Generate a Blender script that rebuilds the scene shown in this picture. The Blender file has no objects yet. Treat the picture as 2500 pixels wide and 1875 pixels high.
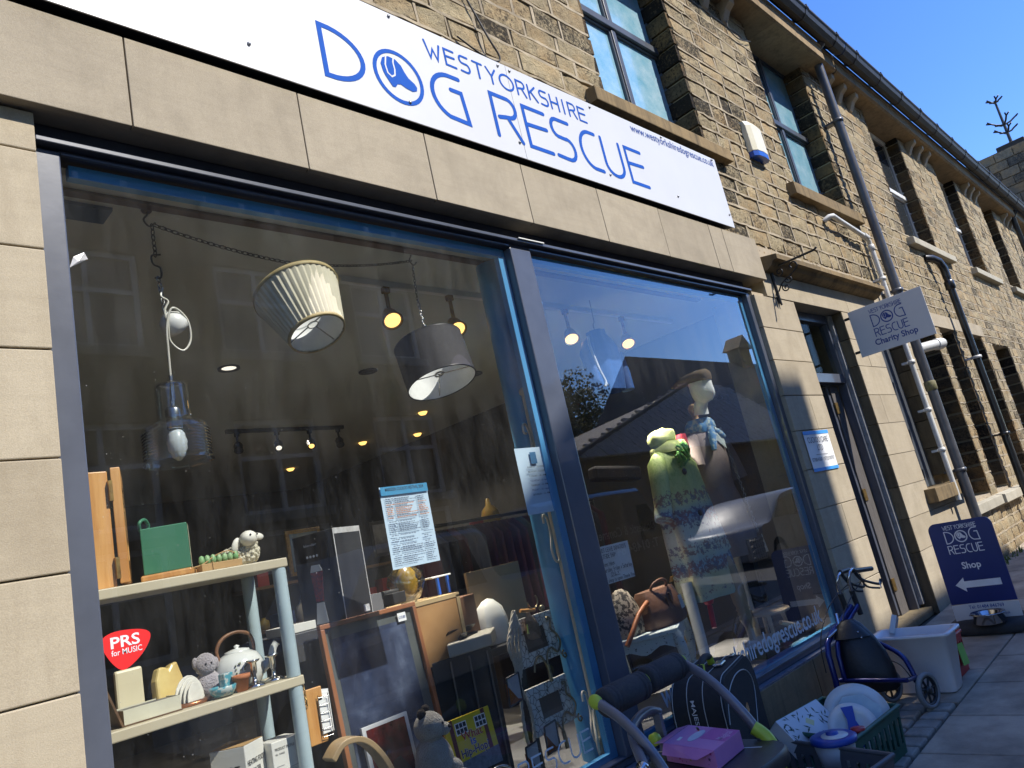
import bpy, math, random
from mathutils import Vector, Matrix
random.seed(7)
R = math.radians
SC = bpy.context.scene
COL = SC.collection

# ---------------------------------------------------------------- camera
cam_d = bpy.data.cameras.new('camera'); cam = bpy.data.objects.new('camera', cam_d); COL.objects.link(cam)
cam_d.sensor_width = 36.0; cam_d.lens = 26.025; cam_d.clip_end = 600; cam_d.clip_start = 0.05
yaw, pit, rol = -47.2186, 12.5347, 12.5078
rot = Matrix.Rotation(R(yaw), 3, 'Z') @ Matrix.Rotation(R(pit), 3, 'X') @ Matrix.Rotation(R(rol), 3, 'Y')
cx, cf, cu = rot @ Vector((1, 0, 0)), rot @ Vector((0, 1, 0)), rot @ Vector((0, 0, 1))
m = Matrix((cx, cu, -cf)).transposed().to_4x4(); m.translation = Vector((-0.9355, -2.3799, 1.3716))
cam.matrix_world = m
SC.camera = cam
# ---------------------------------------------------------------- sky, sun, exposure
SUN_EL, SUN_AZ = 47.0, 20.0
w = bpy.data.worlds.new('World'); SC.world = w; w.use_nodes = True
nt = w.node_tree; nt.nodes.clear()
sky = nt.nodes.new('ShaderNodeTexSky'); sky.sky_type = 'NISHITA'; sky.sun_disc = False
sky.sun_elevation = R(SUN_EL); sky.sun_rotation = R(180 - SUN_AZ); sky.air_density = 1.0; sky.dust_density = 0.0; sky.ozone_density = 6.0
bg = nt.nodes.new('ShaderNodeBackground'); bg.inputs[1].default_value = 0.15
wo = nt.nodes.new('ShaderNodeOutputWorld'); hsv = nt.nodes.new('ShaderNodeHueSaturation'); hsv.inputs['Hue'].default_value = 0.512; hsv.inputs['Saturation'].default_value = 1.16; hsv.inputs['Value'].default_value = 1.0
nt.links.new(sky.outputs[0], hsv.inputs['Color']); nt.links.new(hsv.outputs[0], bg.inputs[0]); nt.links.new(bg.outputs[0], wo.inputs[0])
sd = bpy.data.lights.new('sun', 'SUN'); sd.energy = 3.7; sd.angle = R(0.53); sd.color = (1.0, 0.95, 0.87)
sun = bpy.data.objects.new('sun', sd); COL.objects.link(sun)
sdir = Vector((math.sin(R(SUN_AZ)) * math.cos(R(SUN_EL)), -math.cos(R(SUN_AZ)) * math.cos(R(SUN_EL)), math.sin(R(SUN_EL))))
sun.rotation_euler = sdir.to_track_quat('Z', 'Y').to_euler()
SC.view_settings.view_transform = 'Standard'; SC.view_settings.look = 'None'
SC.view_settings.exposure = 0.96; SC.view_settings.gamma = 1.0; SC.view_settings.use_curve_mapping = False
SC.render.engine = 'CYCLES'
SC.cycles.max_bounces = 10; SC.cycles.transparent_max_bounces = 16; SC.cycles.diffuse_bounces = 4; SC.cycles.glossy_bounces = 4
SC.cycles.caustics_reflective = False; SC.cycles.caustics_refractive = False; SC.cycles.sample_clamp_indirect = 4.0
SC.cycles.use_denoising = True

# ---------------------------------------------------------------- materials
MATS = {}
def nodes(name):
    m = bpy.data.materials.new(name); m.use_nodes = True
    n = m.node_tree.nodes; n.clear(); return m, n, m.node_tree.links
def N(n, t, **k):
    o = n.new(t)
    for a, b in k.items(): setattr(o, a, b)
    return o
def mth(n, l, op, a, b=None, c=None, clamp=False):
    o = N(n, 'ShaderNodeMath', operation=op); o.use_clamp = clamp
    for i, v in enumerate((a, b, c)):
        if v is None: continue
        if isinstance(v, (int, float)): o.inputs[i].default_value = v
        else: l.new(v, o.inputs[i])
    return o.outputs[0]
def noise(n, l, vec, scale, detail=4, rough=0.6, dist=0.0):
    o = N(n, 'ShaderNodeTexNoise'); o.inputs['Scale'].default_value = scale; o.inputs['Detail'].default_value = detail
    o.inputs['Roughness'].default_value = rough; o.inputs['Distortion'].default_value = dist
    if vec is not None: l.new(vec, o.inputs['Vector'])
    return o.outputs['Fac']
def ramp(n, l, fac, stops, interp='LINEAR'):
    o = N(n, 'ShaderNodeValToRGB'); e = o.color_ramp.elements; o.color_ramp.interpolation = interp
    while len(e) < len(stops): e.new(0.5)
    for el, (p, c) in zip(e, stops):
        el.position = p; el.color = c if len(c) == 4 else (*c, 1)
    l.new(fac, o.inputs[0]); return o.outputs[0]
def mixc(n, l, fac, a, b, bt='MIX'):
    o = N(n, 'ShaderNodeMix', data_type='RGBA', blend_type=bt)
    for i, v in ((0, fac), (6, a), (7, b)):
        if isinstance(v, (int, float)): o.inputs[i].default_value = v
        elif isinstance(v, tuple): o.inputs[i].default_value = (*v, 1) if len(v) == 3 else v
        else: l.new(v, o.inputs[i])
    return o.outputs[2]
def pos(n): return N(n, 'ShaderNodeNewGeometry').outputs['Position']
def stretch(n, l, vec, s):
    o = N(n, 'ShaderNodeMapping'); o.inputs['Scale'].default_value = s; l.new(vec, o.inputs['Vector']); return o.outputs[0]
def finish(m, n, l, col, rough=0.6, metal=0.0, bump=None, bs=0.3, bd=0.004, spec=0.5, coat=0.0, emit=None, es=0, sss=0, trans=0, sheen=0):
    b = N(n, 'ShaderNodeBsdfPrincipled'); o = N(n, 'ShaderNodeOutputMaterial'); l.new(b.outputs[0], o.inputs[0])
    if isinstance(col, tuple): b.inputs['Base Color'].default_value = (*col, 1)
    else: l.new(col, b.inputs['Base Color'])
    if isinstance(rough, (int, float)): b.inputs['Roughness'].default_value = rough
    else: l.new(rough, b.inputs['Roughness'])
    b.inputs['Metallic'].default_value = metal; b.inputs['Specular IOR Level'].default_value = spec
    b.inputs['Coat Weight'].default_value = coat; b.inputs['Sheen Weight'].default_value = sheen
    if trans: b.inputs['Transmission Weight'].default_value = trans
    if sss: b.inputs['Subsurface Weight'].default_value = sss; b.inputs['Subsurface Radius'].default_value = (.02, .02, .02)
    if emit: b.inputs['Emission Color'].default_value = (*emit, 1); b.inputs['Emission Strength'].default_value = es
    if bump is not None:
        k = N(n, 'ShaderNodeBump'); k.inputs['Strength'].default_value = bs; k.inputs['Distance'].default_value = bd
        l.new(bump, k.inputs['Height']); l.new(k.outputs[0], b.inputs['Normal'])
    return m
def mat(name, c1, c2=None, scale=6, rough=0.6, metal=0, bump=0.0, bscale=60, bd=0.003, spec=0.5, st=(1, 1, 1), rv=0.1, lo=.35, hi=.65, coat=0, **k):
    if name in MATS: return MATS[name]
    m, n, l = nodes(name); p = pos(n)
    if st != (1, 1, 1): p = stretch(n, l, p, st)
    c2 = c2 or tuple(x * 0.8 for x in c1)
    f = noise(n, l, p, scale, 5, .62)
    c = ramp(n, l, f, [(lo, c1), (hi, c2)])
    r = mth(n, l, 'MULTIPLY_ADD', noise(n, l, p, scale * 3, 3), rv, rough - rv / 2) if rv else rough
    h = noise(n, l, p, bscale, 5, .6) if bump else None
    MATS[name] = finish(m, n, l, c, r, metal, h, bump, bd, spec, coat, **k); return m
def wood(name, c1, c2, st=(3, 40, 40), rough=.45, bump=.1):
    return mat(name, c1, c2, 1.2, rough, 0, bump, 3, .002, st=st, lo=.3, hi=.7)
def flat(name, c, rough=.5, metal=0, **k):
    if name in MATS: return MATS[name]
    m, n, l = nodes(name); p = pos(n)
    v = ramp(n, l, noise(n, l, p, 14, 4), [(.3, tuple(x * .93 for x in c)), (.7, tuple(min(1, x * 1.05) for x in c))])
    MATS[name] = finish(m, n, l, v, rough, metal, **k); return m

def stone_mat(name, base, alt, soot, soot_amt, mscale=1.0, joint=None):
    """rock-faced sandstone: every stone its own tone, sooty blotches, rough relief"""
    m, n, l = nodes(name); g = N(n, 'ShaderNodeNewGeometry'); oi = N(n, 'ShaderNodeObjectInfo')
    rnd = mth(n, l, 'FRACT', mth(n, l, 'ADD', g.outputs['Random Per Island'], oi.outputs['Random']))
    p = g.outputs['Position']
    c = mixc(n, l, rnd, base, alt)
    c = mixc(n, l, mth(n, l, 'MULTIPLY', ramp(n, l, noise(n, l, p, 14 * mscale, 7, .75), [(.38, (0, 0, 0)), (.72, (1, 1, 1))]), .8), c, tuple(x * .48 for x in alt))
    c = mixc(n, l, mth(n, l, 'MULTIPLY', mth(n, l, 'FRACT', mth(n, l, 'MULTIPLY', rnd, 3.7)), .35), c, tuple(x * .62 for x in base))
    warm = ramp(n, l, noise(n, l, p, 3.1 * mscale, 3), [(.45, (0, 0, 0)), (.75, (1, 1, 1))])
    c = mixc(n, l, mth(n, l, 'MULTIPLY', warm, .4), c, (.50, .27, .08))
    # soot: threshold falls with the stone's random number and a broad cloud of grime
    s = noise(n, l, p, 38 * mscale, 6, .72, .6); big = noise(n, l, p, 1.1, 3, .5)
    r2 = mth(n, l, 'FRACT', mth(n, l, 'MULTIPLY', rnd, 7.31))
    bias = mth(n, l, 'ADD', mth(n, l, 'MULTIPLY', mth(n, l, 'SUBTRACT', mth(n, l, 'POWER', r2, 2.5), .35), .22), mth(n, l, 'MULTIPLY', mth(n, l, 'SUBTRACT', big, .5), .45))
    f = mth(n, l, 'ADD', mth(n, l, 'ADD', s, bias), soot_amt + .02)
    f = ramp(n, l, f, [(.56, (0, 0, 0)), (.72, (1, 1, 1))])
    c = mixc(n, l, mth(n, l, 'MULTIPLY', f, .93), c, soot)
    h = mth(n, l, 'ADD', noise(n, l, p, 30 * mscale, 8, .75), mth(n, l, 'MULTIPLY', noise(n, l, p, 130, 4), .3))
    MATS[name] = finish(m, n, l, c, .9, 0, h, 1.0, .022, .2); return m
def ashlar_mat(name, base, dark, streak=1.0):
    m, n, l = nodes(name); g = N(n, 'ShaderNodeNewGeometry'); oi = N(n, 'ShaderNodeObjectInfo')
    rnd = mth(n, l, 'FRACT', mth(n, l, 'ADD', g.outputs['Random Per Island'], oi.outputs['Random'])); p = g.outputs['Position']
    off = N(n, 'ShaderNodeCombineXYZ'); l.new(mth(n, l, 'MULTIPLY', rnd, 17.0), off.inputs[2])
    pv = N(n, 'ShaderNodeVectorMath', operation='ADD'); l.new(p, pv.inputs[0]); l.new(off.outputs[0], pv.inputs[1])
    band = noise(n, l, stretch(n, l, pv.outputs[0], (1.2, 1.2, 14)), 3, 5, .6)
    c = ramp(n, l, band, [(.3, tuple(x * .94 for x in base)), (.5, base), (.72, tuple(x * 1.03 for x in base))])
    c = mixc(n, l, mth(n, l, 'MULTIPLY', rnd, .42), c, dark)
    blot = noise(n, l, pv.outputs[0], 3.4, 6, .68, .4)
    c = mixc(n, l, mth(n, l, 'MULTIPLY', ramp(n, l, blot, [(.45, (0, 0, 0)), (.75, (1, 1, 1))]), .5), c, tuple(x * .8 for x in dark))
    st = noise(n, l, stretch(n, l, pv.outputs[0], (5, 5, .7)), 2.2, 5, .65, .3)
    c = mixc(n, l, mth(n, l, 'MULTIPLY', ramp(n, l, st, [(.48, (0, 0, 0)), (.72, (1, 1, 1))]), .55 * streak), c, dark)
    gr = noise(n, l, p, 260, 3, .6)
    c = mixc(n, l, .35, c, ramp(n, l, gr, [(.3, (.45, .45, .45)), (.7, (1, 1, 1))]), 'MULTIPLY')
    h = mth(n, l, 'ADD', mth(n, l, 'MULTIPLY', band, .08), gr)
    MATS[name] = finish(m, n, l, c, .88, 0, h, .35, .0025, .2); return m

def glass_mat(name, tint=(.96, .98, .97), ior_f=0.075, mult=1.0, dust=0.0, rough=0.0, obscure=0.0):
    m, n, l = nodes(name); o = N(n, 'ShaderNodeOutputMaterial')
    lw = N(n, 'ShaderNodeLayerWeight'); lw.inputs['Blend'].default_value = .5
    f = mth(n, l, 'MULTIPLY_ADD', mth(n, l, 'POWER', lw.outputs['Facing'], 3.0), 1.5 * mult, ior_f, clamp=True)
    t = N(n, 'ShaderNodeBsdfTransparent'); t.inputs[0].default_value = (*tint, 1)
    g = N(n, 'ShaderNodeBsdfGlossy'); g.inputs['Roughness'].default_value = rough
    mx = N(n, 'ShaderNodeMixShader'); l.new(f, mx.inputs[0]); l.new(t.outputs[0], mx.inputs[1]); l.new(g.outputs[0], mx.inputs[2])
    out = mx.outputs[0]
    if dust:
        p = pos(n); d = N(n, 'ShaderNodeBsdfDiffuse'); d.inputs[0].default_value = (.75, .75, .72, 1)
        v = N(n, 'ShaderNodeTexVoronoi'); v.inputs['Scale'].default_value = 75; l.new(p, v.inputs['Vector'])
        v.inputs['Randomness'].default_value = 1.0
        vr = N(n, 'ShaderNodeSeparateColor'); l.new(v.outputs['Color'], vr.inputs[0])
        sp = mth(n, l, 'LESS_THAN', v.outputs['Distance'], mth(n, l, 'MULTIPLY', mth(n, l, 'POWER', vr.outputs[0], 5.0), .13))
        sp = mth(n, l, 'MULTIPLY', sp, mth(n, l, 'MULTIPLY', noise(n, l, p, 1.7, 3), vr.outputs[1]))
        film = ramp(n, l, noise(n, l, stretch(n, l, p, (3, 1, .8)), 3, 6, .7), [(.4, (.15, .15, .15)), (.8, (1, 1, 1))])
        k = mth(n, l, 'ADD', mth(n, l, 'MULTIPLY', sp, .9), mth(n, l, 'MULTIPLY', film, dust))
        mx2 = N(n, 'ShaderNodeMixShader'); l.new(k, mx2.inputs[0]); l.new(out, mx2.inputs[1]); l.new(d.outputs[0], mx2.inputs[2]); out = mx2.outputs[0]
    l.new(out, o.inputs[0]); MATS[name] = m; return m

# ---------------------------------------------------------------- mesh helpers
WL = {}                                             # world location of every object (no rotation is ever set on parents)
class MB:
    def __init__(s): s.v, s.f, s.sm = [], [], []
    def add(s, vs, fs, smooth=False):
        k = len(s.v); s.v += [tuple(v) for v in vs]
        for f in fs: s.f.append([k + i for i in f]); s.sm.append(smooth)
        return s
    def box(s, x0, x1, y0, y1, z0, z1):
        return s.add([(x0, y0, z0), (x1, y0, z0), (x1, y1, z0), (x0, y1, z0), (x0, y0, z1), (x1, y0, z1), (x1, y1, z1), (x0, y1, z1)],
                     [(0, 3, 2, 1), (4, 5, 6, 7), (0, 1, 5, 4), (1, 2, 6, 5), (2, 3, 7, 6), (3, 0, 4, 7)])
    def obox(s, c, size, rz=0, rx=0, ry=0):
        M = Matrix.Translation(c) @ Matrix.Rotation(rz, 4, 'Z') @ Matrix.Rotation(ry, 4, 'Y') @ Matrix.Rotation(rx, 4, 'X')
        t = MB().box(-size[0] / 2, size[0] / 2, -size[1] / 2, size[1] / 2, -size[2] / 2, size[2] / 2)
        return s.add([M @ Vector(v) for v in t.v], t.f)
    def pbox(s, pts, z0, z1, top=1.0):               # vertical prism over a footprint (counter-clockwise), optionally tapering
        n = len(pts); c = Vector((sum(p[0] for p in pts) / n, sum(p[1] for p in pts) / n))
        vs = [(c.x + (p[0] - c.x) * 1, c.y + (p[1] - c.y), z0) for p in pts] + [(c.x + (p[0] - c.x) * top, c.y + (p[1] - c.y) * top, z1) for p in pts]
        fs = [tuple(reversed(range(n))), tuple(range(n, 2 * n))] + [(i, (i + 1) % n, n + (i + 1) % n, n + i) for i in range(n)]
        return s.add(vs, fs)
    def quad(s, a, b, c, d, smooth=False): return s.add([a, b, c, d], [(0, 1, 2, 3)], smooth)
    def prism(s, poly, F, d0, d1):                   # polygon in frame F (o,u,v,n) from depth d0 to d1 along n
        n = len(poly); vs = [F(p[0], p[1], d0) for p in poly] + [F(p[0], p[1], d1) for p in poly]
        return s.add(vs, [tuple(reversed(range(n))), tuple(range(n, 2 * n))] + [(i, (i + 1) % n, n + (i + 1) % n, n + i) for i in range(n)])
    def tube(s, pts, r, n=8, closed=False, cap=True):
        P = [Vector(p) for p in pts]; k = len(P); rr = r if isinstance(r, (list, tuple)) else [r] * k
        up = None; vs = []
        for i, p in enumerate(P):
            a = P[(i - 1) % k] if (i > 0 or closed) else p; b = P[(i + 1) % k] if (i < k - 1 or closed) else p
            t = (b - a).normalized()
            if up is None:
                up = Vector((0, 0, 1)) if abs(t.z) < .9 else Vector((1, 0, 0))
            u = (up - t * up.dot(t)); u = u.normalized() if u.length > 1e-6 else t.orthogonal().normalized(); w_ = t.cross(u); up = u
            vs += [p + (u * math.cos(2 * math.pi * j / n) + w_ * math.sin(2 * math.pi * j / n)) * rr[i] for j in range(n)]
        fs = []
        for i in range(k if closed else k - 1):
            for j in range(n):
                a, b = i * n + j, i * n + (j + 1) % n; c, d = ((i + 1) % k) * n + (j + 1) % n, ((i + 1) % k) * n + j
                fs.append((a, b, c, d))
        s.add(vs, fs, True)
        if cap and not closed: s.add(vs[:n], [tuple(reversed(range(n)))]); s.add(vs[-n:], [tuple(range(n))])
        return s
    def lathe(s, prof, c=(0, 0, 0), n=20, axis=None, sx=1, sy=1):   # prof: (r, z) list
        M = Matrix.Translation(c) @ (axis.to_4x4() if axis is not None else Matrix.Identity(4)); vs = []
        for (r_, z) in prof:
            vs += [M @ Vector((r_ * sx * math.cos(2 * math.pi * j / n), r_ * sy * math.sin(2 * math.pi * j / n), z)) for j in range(n)]
        fs = [(i * n + j, i * n + (j + 1) % n, (i + 1) * n + (j + 1) % n, (i + 1) * n + j) for i in range(len(prof) - 1) for j in range(n)]
        s.add(vs, fs, True)
        return s
    def ball(s, c, r, n=14, k=9, M=None):
        r = r if isinstance(r, tuple) else (r, r, r); M = M or Matrix.Identity(3); c = Vector(c); vs = []
        for i in range(k + 1):
            a = math.pi * i / k
            vs += [c + M @ Vector((r[0] * math.sin(a) * math.cos(2 * math.pi * j / n), r[1] * math.sin(a) * math.sin(2 * math.pi * j / n), -r[2] * math.cos(a))) for j in range(n)]
        return s.add(vs, [(i * n + j, i * n + (j + 1) % n, (i + 1) * n + (j + 1) % n, (i + 1) * n + j) for i in range(k) for j in range(n)], True)
    def loft(s, rings, cap=True, closed=True):
        n = len(rings[0]); vs = [p for r in rings for p in r]; e = n if closed else n - 1
        s.add(vs, [(i * n + j, i * n + (j + 1) % n, (i + 1) * n + (j + 1) % n, (i + 1) * n + j) for i in range(len(rings) - 1) for j in range(e)], True)
        if cap: s.add(rings[0], [tuple(reversed(range(n)))]); s.add(rings[-1], [tuple(range(n))])
        return s
    def ribbon(s, pts, w, F, d=0.0, closed=False, round_=True):     # flat mitred stroke in frame F at depth d
        P = [Vector(p).to_2d() for p in pts]; k = len(P); L, Rr = [], []
        for i in range(k):
            a = P[(i - 1) % k] if (i > 0 or closed) else None; b = P[(i + 1) % k] if (i < k - 1 or closed) else None
            t1 = (P[i] - a).normalized() if a is not None else None; t2 = (b - P[i]).normalized() if b is not None else None
            t1 = t1 or t2; t2 = t2 or t1
            n1, n2 = Vector((-t1.y, t1.x)), Vector((-t2.y, t2.x)); nn = n1 + n2
            nn = nn.normalized() if nn.length > 1e-4 else n1; q = w / 2 / max(.45, nn.dot(n1))
            L.append(P[i] + nn * q); Rr.append(P[i] - nn * q)
        vs = [F(p.x, p.y, d) for p in L] + [F(p.x, p.y, d) for p in Rr]
        fs = [(k + i, k + (i + 1) % k, (i + 1) % k, i) for i in range(k if closed else k - 1)]
        s.add(vs, fs)
        if round_ and not closed:
            for e, q in ((0, 1), (k - 1, k - 2)):
                t = (P[e] - P[q]).normalized(); nn = Vector((-t.y, t.x)); ar = []
                for j in range(7):
                    a = math.pi * (j / 6 - .5); ar.append(P[e] + t * math.cos(a) * w / 2 + nn * math.sin(a) * w / 2)
                s.add([F(p.x, p.y, d) for p in ar], [tuple(range(7))])
        return s
    def mesh(s, name, mt, loc=(0, 0, 0)):
        me = bpy.data.meshes.new(name); lx, ly, lz = loc
        me.from_pydata([(v[0] - lx, v[1] - ly, v[2] - lz) for v in s.v], [], s.f)
        me.polygons.foreach_set('use_smooth', s.sm)
        if mt: me.materials.append(mt)
        me.update(); return me
    def build(s, name, mt, parent=None, bev=0, label=None, kind=None, sub=0):
        loc = WL[parent.name] if parent else (0, 0, 0)
        o = bpy.data.objects.new(name, s.mesh(name, mt, loc)); COL.objects.link(o); WL[o.name] = loc
        if parent: o.parent = parent
        if bev:
            b = o.modifiers.new('bevel', 'BEVEL'); b.width = bev; b.segments = 2; b.limit_method = 'ANGLE'; b.angle_limit = R(40)
        if sub:
            b = o.modifiers.new('sub', 'SUBSURF'); b.levels = sub; b.render_levels = sub
        if label: o['label'] = label
        if kind: o['kind'] = kind
        return o
def tag(o, label, cat, group=None, kind=None):
    o['label'] = label; o['category'] = cat
    if group: o['group'] = group
    if kind: o['kind'] = kind
    return o
def thing(name, label, cat, loc=(0, 0, 0), group=None, kind=None):
    o = bpy.data.objects.new(name, None); COL.objects.link(o); o.location = loc; o.empty_display_size = .1
    WL[o.name] = tuple(loc); return tag(o, label, cat, group, kind)
def struct(o): o['kind'] = 'structure'; return o
def inst(name, me, loc, parent, scale=(1, 1, 1), rz=0, rx=0, ry=0):
    o = bpy.data.objects.new(name, me); COL.objects.link(o); pl = WL[parent.name] if parent else (0, 0, 0)
    o.location = (loc[0] - pl[0], loc[1] - pl[1], loc[2] - pl[2]); o.scale = scale; o.rotation_euler = (rx, ry, rz); o.parent = parent; WL[o.name] = loc; return o
def copy_tree(src, loc, label=None, group=None):     # copy of a thing with its parts and sub-parts
    r = src.copy(); COL.objects.link(r); r.location = loc; WL[r.name] = tuple(loc)
    if label: r['label'] = label
    if group: r['group'] = group
    for ch in list(src.children):
        c = ch.copy(); COL.objects.link(c); c.parent = r; WL[c.name] = tuple(loc)
        for g in list(ch.children):
            d = g.copy(); COL.objects.link(d); d.parent = c; WL[d.name] = tuple(loc)
    return r
def frame(o, u, v):
    o, u, v = Vector(o), Vector(u).normalized(), Vector(v).normalized(); n = u.cross(v)
    return lambda a, b, d=0.0: o + u * a + v * b + n * d
def gz(x): return .02 * (x - 4.3)                    # the pavement climbs gently to the right
def arc(cx_, cy_, rx, ry, a0, a1, n=14): return [(cx_ + rx * math.cos(R(a0 + (a1 - a0) * i / n)), cy_ + ry * math.sin(R(a0 + (a1 - a0) * i / n))) for i in range(n + 1)]
def spline(pts, n=6):                                # Catmull-Rom through points
    P = [Vector(p) for p in pts]; out = []
    for i in range(len(P) - 1):
        a, b, c, d = P[max(0, i - 1)], P[i], P[i + 1], P[min(len(P) - 1, i + 2)]
        for j in range(n):
            t = j / n; out.append(.5 * ((2 * b) + (c - a) * t + (2 * a - 5 * b + 4 * c - d) * t * t + (3 * b - a - 3 * c + d) * t ** 3))
    return out + [P[-1]]

# ---------------------------------------------------------------- lettering
def S_letter(): return arc(.5, .74, .42, .26, 60, 180, 8)[:-1] + arc(.42, .74, .34, .22, 180, 268, 5)[:-1] + [(.6, .5)] + arc(.6, .26, .38, .26, 84, -70, 10) + [(.3, 0), (.06, 0)]
DECO = {
 'D': [[(0, 0), (0, 1)] + arc(.12, .5, .88, .5, 82, -82, 16), 'c'],
 'O': [arc(.5, .5, .5, .5, 0, 345, 22), 'c'],
 'G': [[(.92, 1.0)] + arc(.62, .5, .62, .5, 95, 250, 14) + [(1, 0), (.92, .68), (.6, .68)]],
 'R': [[(0, 0), (0, 1), (.62, 1)] + arc(.66, .77, .3, .23, 80, -80, 8) + [(.5, .52), (.2, .47)], [(.55, .52), (1, 0)]],
 'E': [[(.95, 1), (0, 1), (0, 0), (1, 0)], [(0, .55), (.93, .58)]],
 'S': [[(.92, 1), (.3, 1)] + arc(.3, .77, .27, .23, 95, 262, 7) + [(.62, .53)] + arc(.66, .27, .33, .27, 84, -84, 8) + [(.5, 0), (.05, .02)]],
 'C': [[(.92, 1.0)] + arc(.62, .5, .62, .5, 95, 262, 14) + [(1, .0)]],
 'U': [[(0, 1), (0, .32)] + arc(.5, .32, .5, .32, 180, 360, 12)[1:] + [(1, 1)]],
 'W': [[(0, 1), (.28, 0), (.5, .62), (.75, 0), (1, 1)]], 'T': [[(0, 1), (1, 1)], [(.5, .97), (.5, 0)]], 'Y': [[(0, 1), (.5, .5), (.5, 0)], [(1, 1), (.52, .52)]],
 'K': [[(0, 1), (0, 0)], [(.9, 1), (.05, .45)], [(.25, .6), (1, 0)]], 'H': [[(0, 1), (0, 0)], [(1, 1), (1, 0)], [(.03, .5), (.97, .5)]], 'I': [[(.5, 1), (.5, 0)]],
 'N': [[(0, 0), (0, 1), (1, 0), (1, 1)]], 'L': [[(0, 1), (0, 0), (.9, .05)]], 'A': [[(0, 0), (.5, 1), (1, 0)], [(.2, .38), (.8, .38)]], 'V': [[(0, 1), (.5, 0), (1, 1)]],
 'P': [[(0, 0), (0, 1), (.7, .95)] + arc(.6, .72, .35, .23, 60, -90, 6) + [(0, .48)]], 'o': [arc(.5, .3, .4, .3, 0, 345, 10), 'c'], 't': [[(.4, .9), (.4, .05), (.8, 0)], [(.05, .6), (.85, .6)]],
 'u': [[(.05, .6), (.1, .1), (.4, 0), (.8, .15), (.85, .6)], [(.85, .6), (.95, 0)]], 'r': [[(.1, 0), (.15, .6)], [(.15, .4), (.5, .6), (.85, .55)]], 's': [[(.85, .55), (.3, .6), (.2, .4), (.8, .25), (.7, .02), (.1, .02)]],
 'd': [[(.8, 1), (.8, 0)], [(.8, .45), (.4, .6), (.1, .3), (.4, 0), (.78, .15)]], 'a': [[(.8, .6), (.8, 0)], [(.8, .45), (.4, .6), (.1, .3), (.4, 0), (.78, .15)]], 'y': [[(.1, .6), (.45, .1)], [(.9, .6), (.2, -.4)]],
 'i': [[(.5, .6), (.5, 0)], [(.5, .85), (.52, .9)]], 'f': [[(.8, .95), (.45, .9), (.4, -.2)], [(.1, .5), (.8, .5)]], 'e': [[(.1, .32), (.85, .36), (.5, .62), (.1, .3), (.5, 0), (.9, .12)]], 'n': [[(.1, .6), (.12, 0)], [(.12, .4), (.5, .6), (.85, .45), (.9, 0)]],
 'k': [[(.1, 1), (.1, 0)], [(.8, .6), (.15, .3)], [(.3, .35), (.9, 0)]], 'h': [[(.1, 1), (.12, 0)], [(.12, .4), (.5, .6), (.85, .45), (.9, 0)]], 'p': [[(.1, .6), (.12, -.4)], [(.12, .5), (.5, .6), (.9, .3), (.5, 0), (.13, .12)]], ':': [[(.4, .5), (.45, .52)], [(.4, .1), (.45, .12)]], '+': [[(.1, .3), (.9, .3)], [(.5, .6), (.5, .02)]], ',': [[(.4, .05), (.3, -.15)]], "l": [[(.5, 1), (.5, 0)]], "'": [[(.5, 1), (.45, .8)]], '!': [[(.5, 1), (.5, .3)], [(.5, .05), (.5, .08)]], 'w': [[(0, .6), (.25, 0), (.5, .5), (.75, 0), (1, .6)]], 'm': [[(0, 0), (.05, .6)], [(.05, .45), (.3, .6), (.5, .4), (.5, 0)], [(.5, .42), (.8, .6), (1, 0)]], 'c': [[(.85, .55), (.4, .6), (.1, .3), (.4, 0), (.9, .1)]]}
def stroke_char(mb, ch, x, z, w, h, sw, F, d=0.0):
    st = DECO.get(ch)
    if not st: return
    closed = st[-1] == 'c'
    for i, s_ in enumerate(q for q in st if q != 'c'):
        mb.ribbon([(x + a * w, z + b * h) for a, b in s_], sw, F, d + i * .0003, closed)
def stroke_text(mb, txt, x, z, width, h, sw, F, d=0.0, gap=.35):
    adv = {'I': .25, 'i': .3, ' ': .55, 'l': .3, "'": .3, '!': .3, ',': .3, ':': .4}
    tot = sum(adv.get(c, 1.0) + gap for c in txt) - gap; k = width / tot; cxx = x
    for c in txt:
        a = adv.get(c, 1.0)
        if c != ' ': stroke_char(mb, c, cxx - (0 if a == 1.0 else (.5 - a / 2) * k * 0.9), z, k * (1.0 if a == 1 else .9), h, sw, F, d)
        cxx += (a + gap) * k
def font_text(txt, F, x, z, width=None, height=None, bold=0.0, mt=None, parent=None, name='lettering', thick=0.0, align='L', d=0.001, shear=0):
    cu_ = bpy.data.curves.new('txt', 'FONT'); cu_.body = txt; cu_.size = 1.0; cu_.offset = bold; cu_.resolution_u = 3; cu_.shear = shear
    to = bpy.data.objects.new('txt', cu_); me = bpy.data.meshes.new_from_object(to)
    bpy.data.objects.remove(to); bpy.data.curves.remove(cu_)
    vs = [Vector(v.co) for v in me.vertices]; fs = [tuple(p.vertices) for p in me.polygons]; bpy.data.meshes.remove(me)
    if not vs: return None
    x0, x1 = min(v.x for v in vs), max(v.x for v in vs); y0 = min(v.y for v in vs); y1 = max(v.y for v in vs)
    sx = width / (x1 - x0) if width else height / .73; sz = height / (.73 if not width else .73) if height else sx
    if width and not height: sz = sx
    ox = x - {'L': 0, 'C': .5, 'R': 1}[align] * (x1 - x0) * sx
    mb = MB(); mb.add([F(ox + (v.x - x0) * sx, z + v.y * sz, d) for v in vs], fs)
    if parent is False: return mb
    return mb.build(name, mt, parent)
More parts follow.
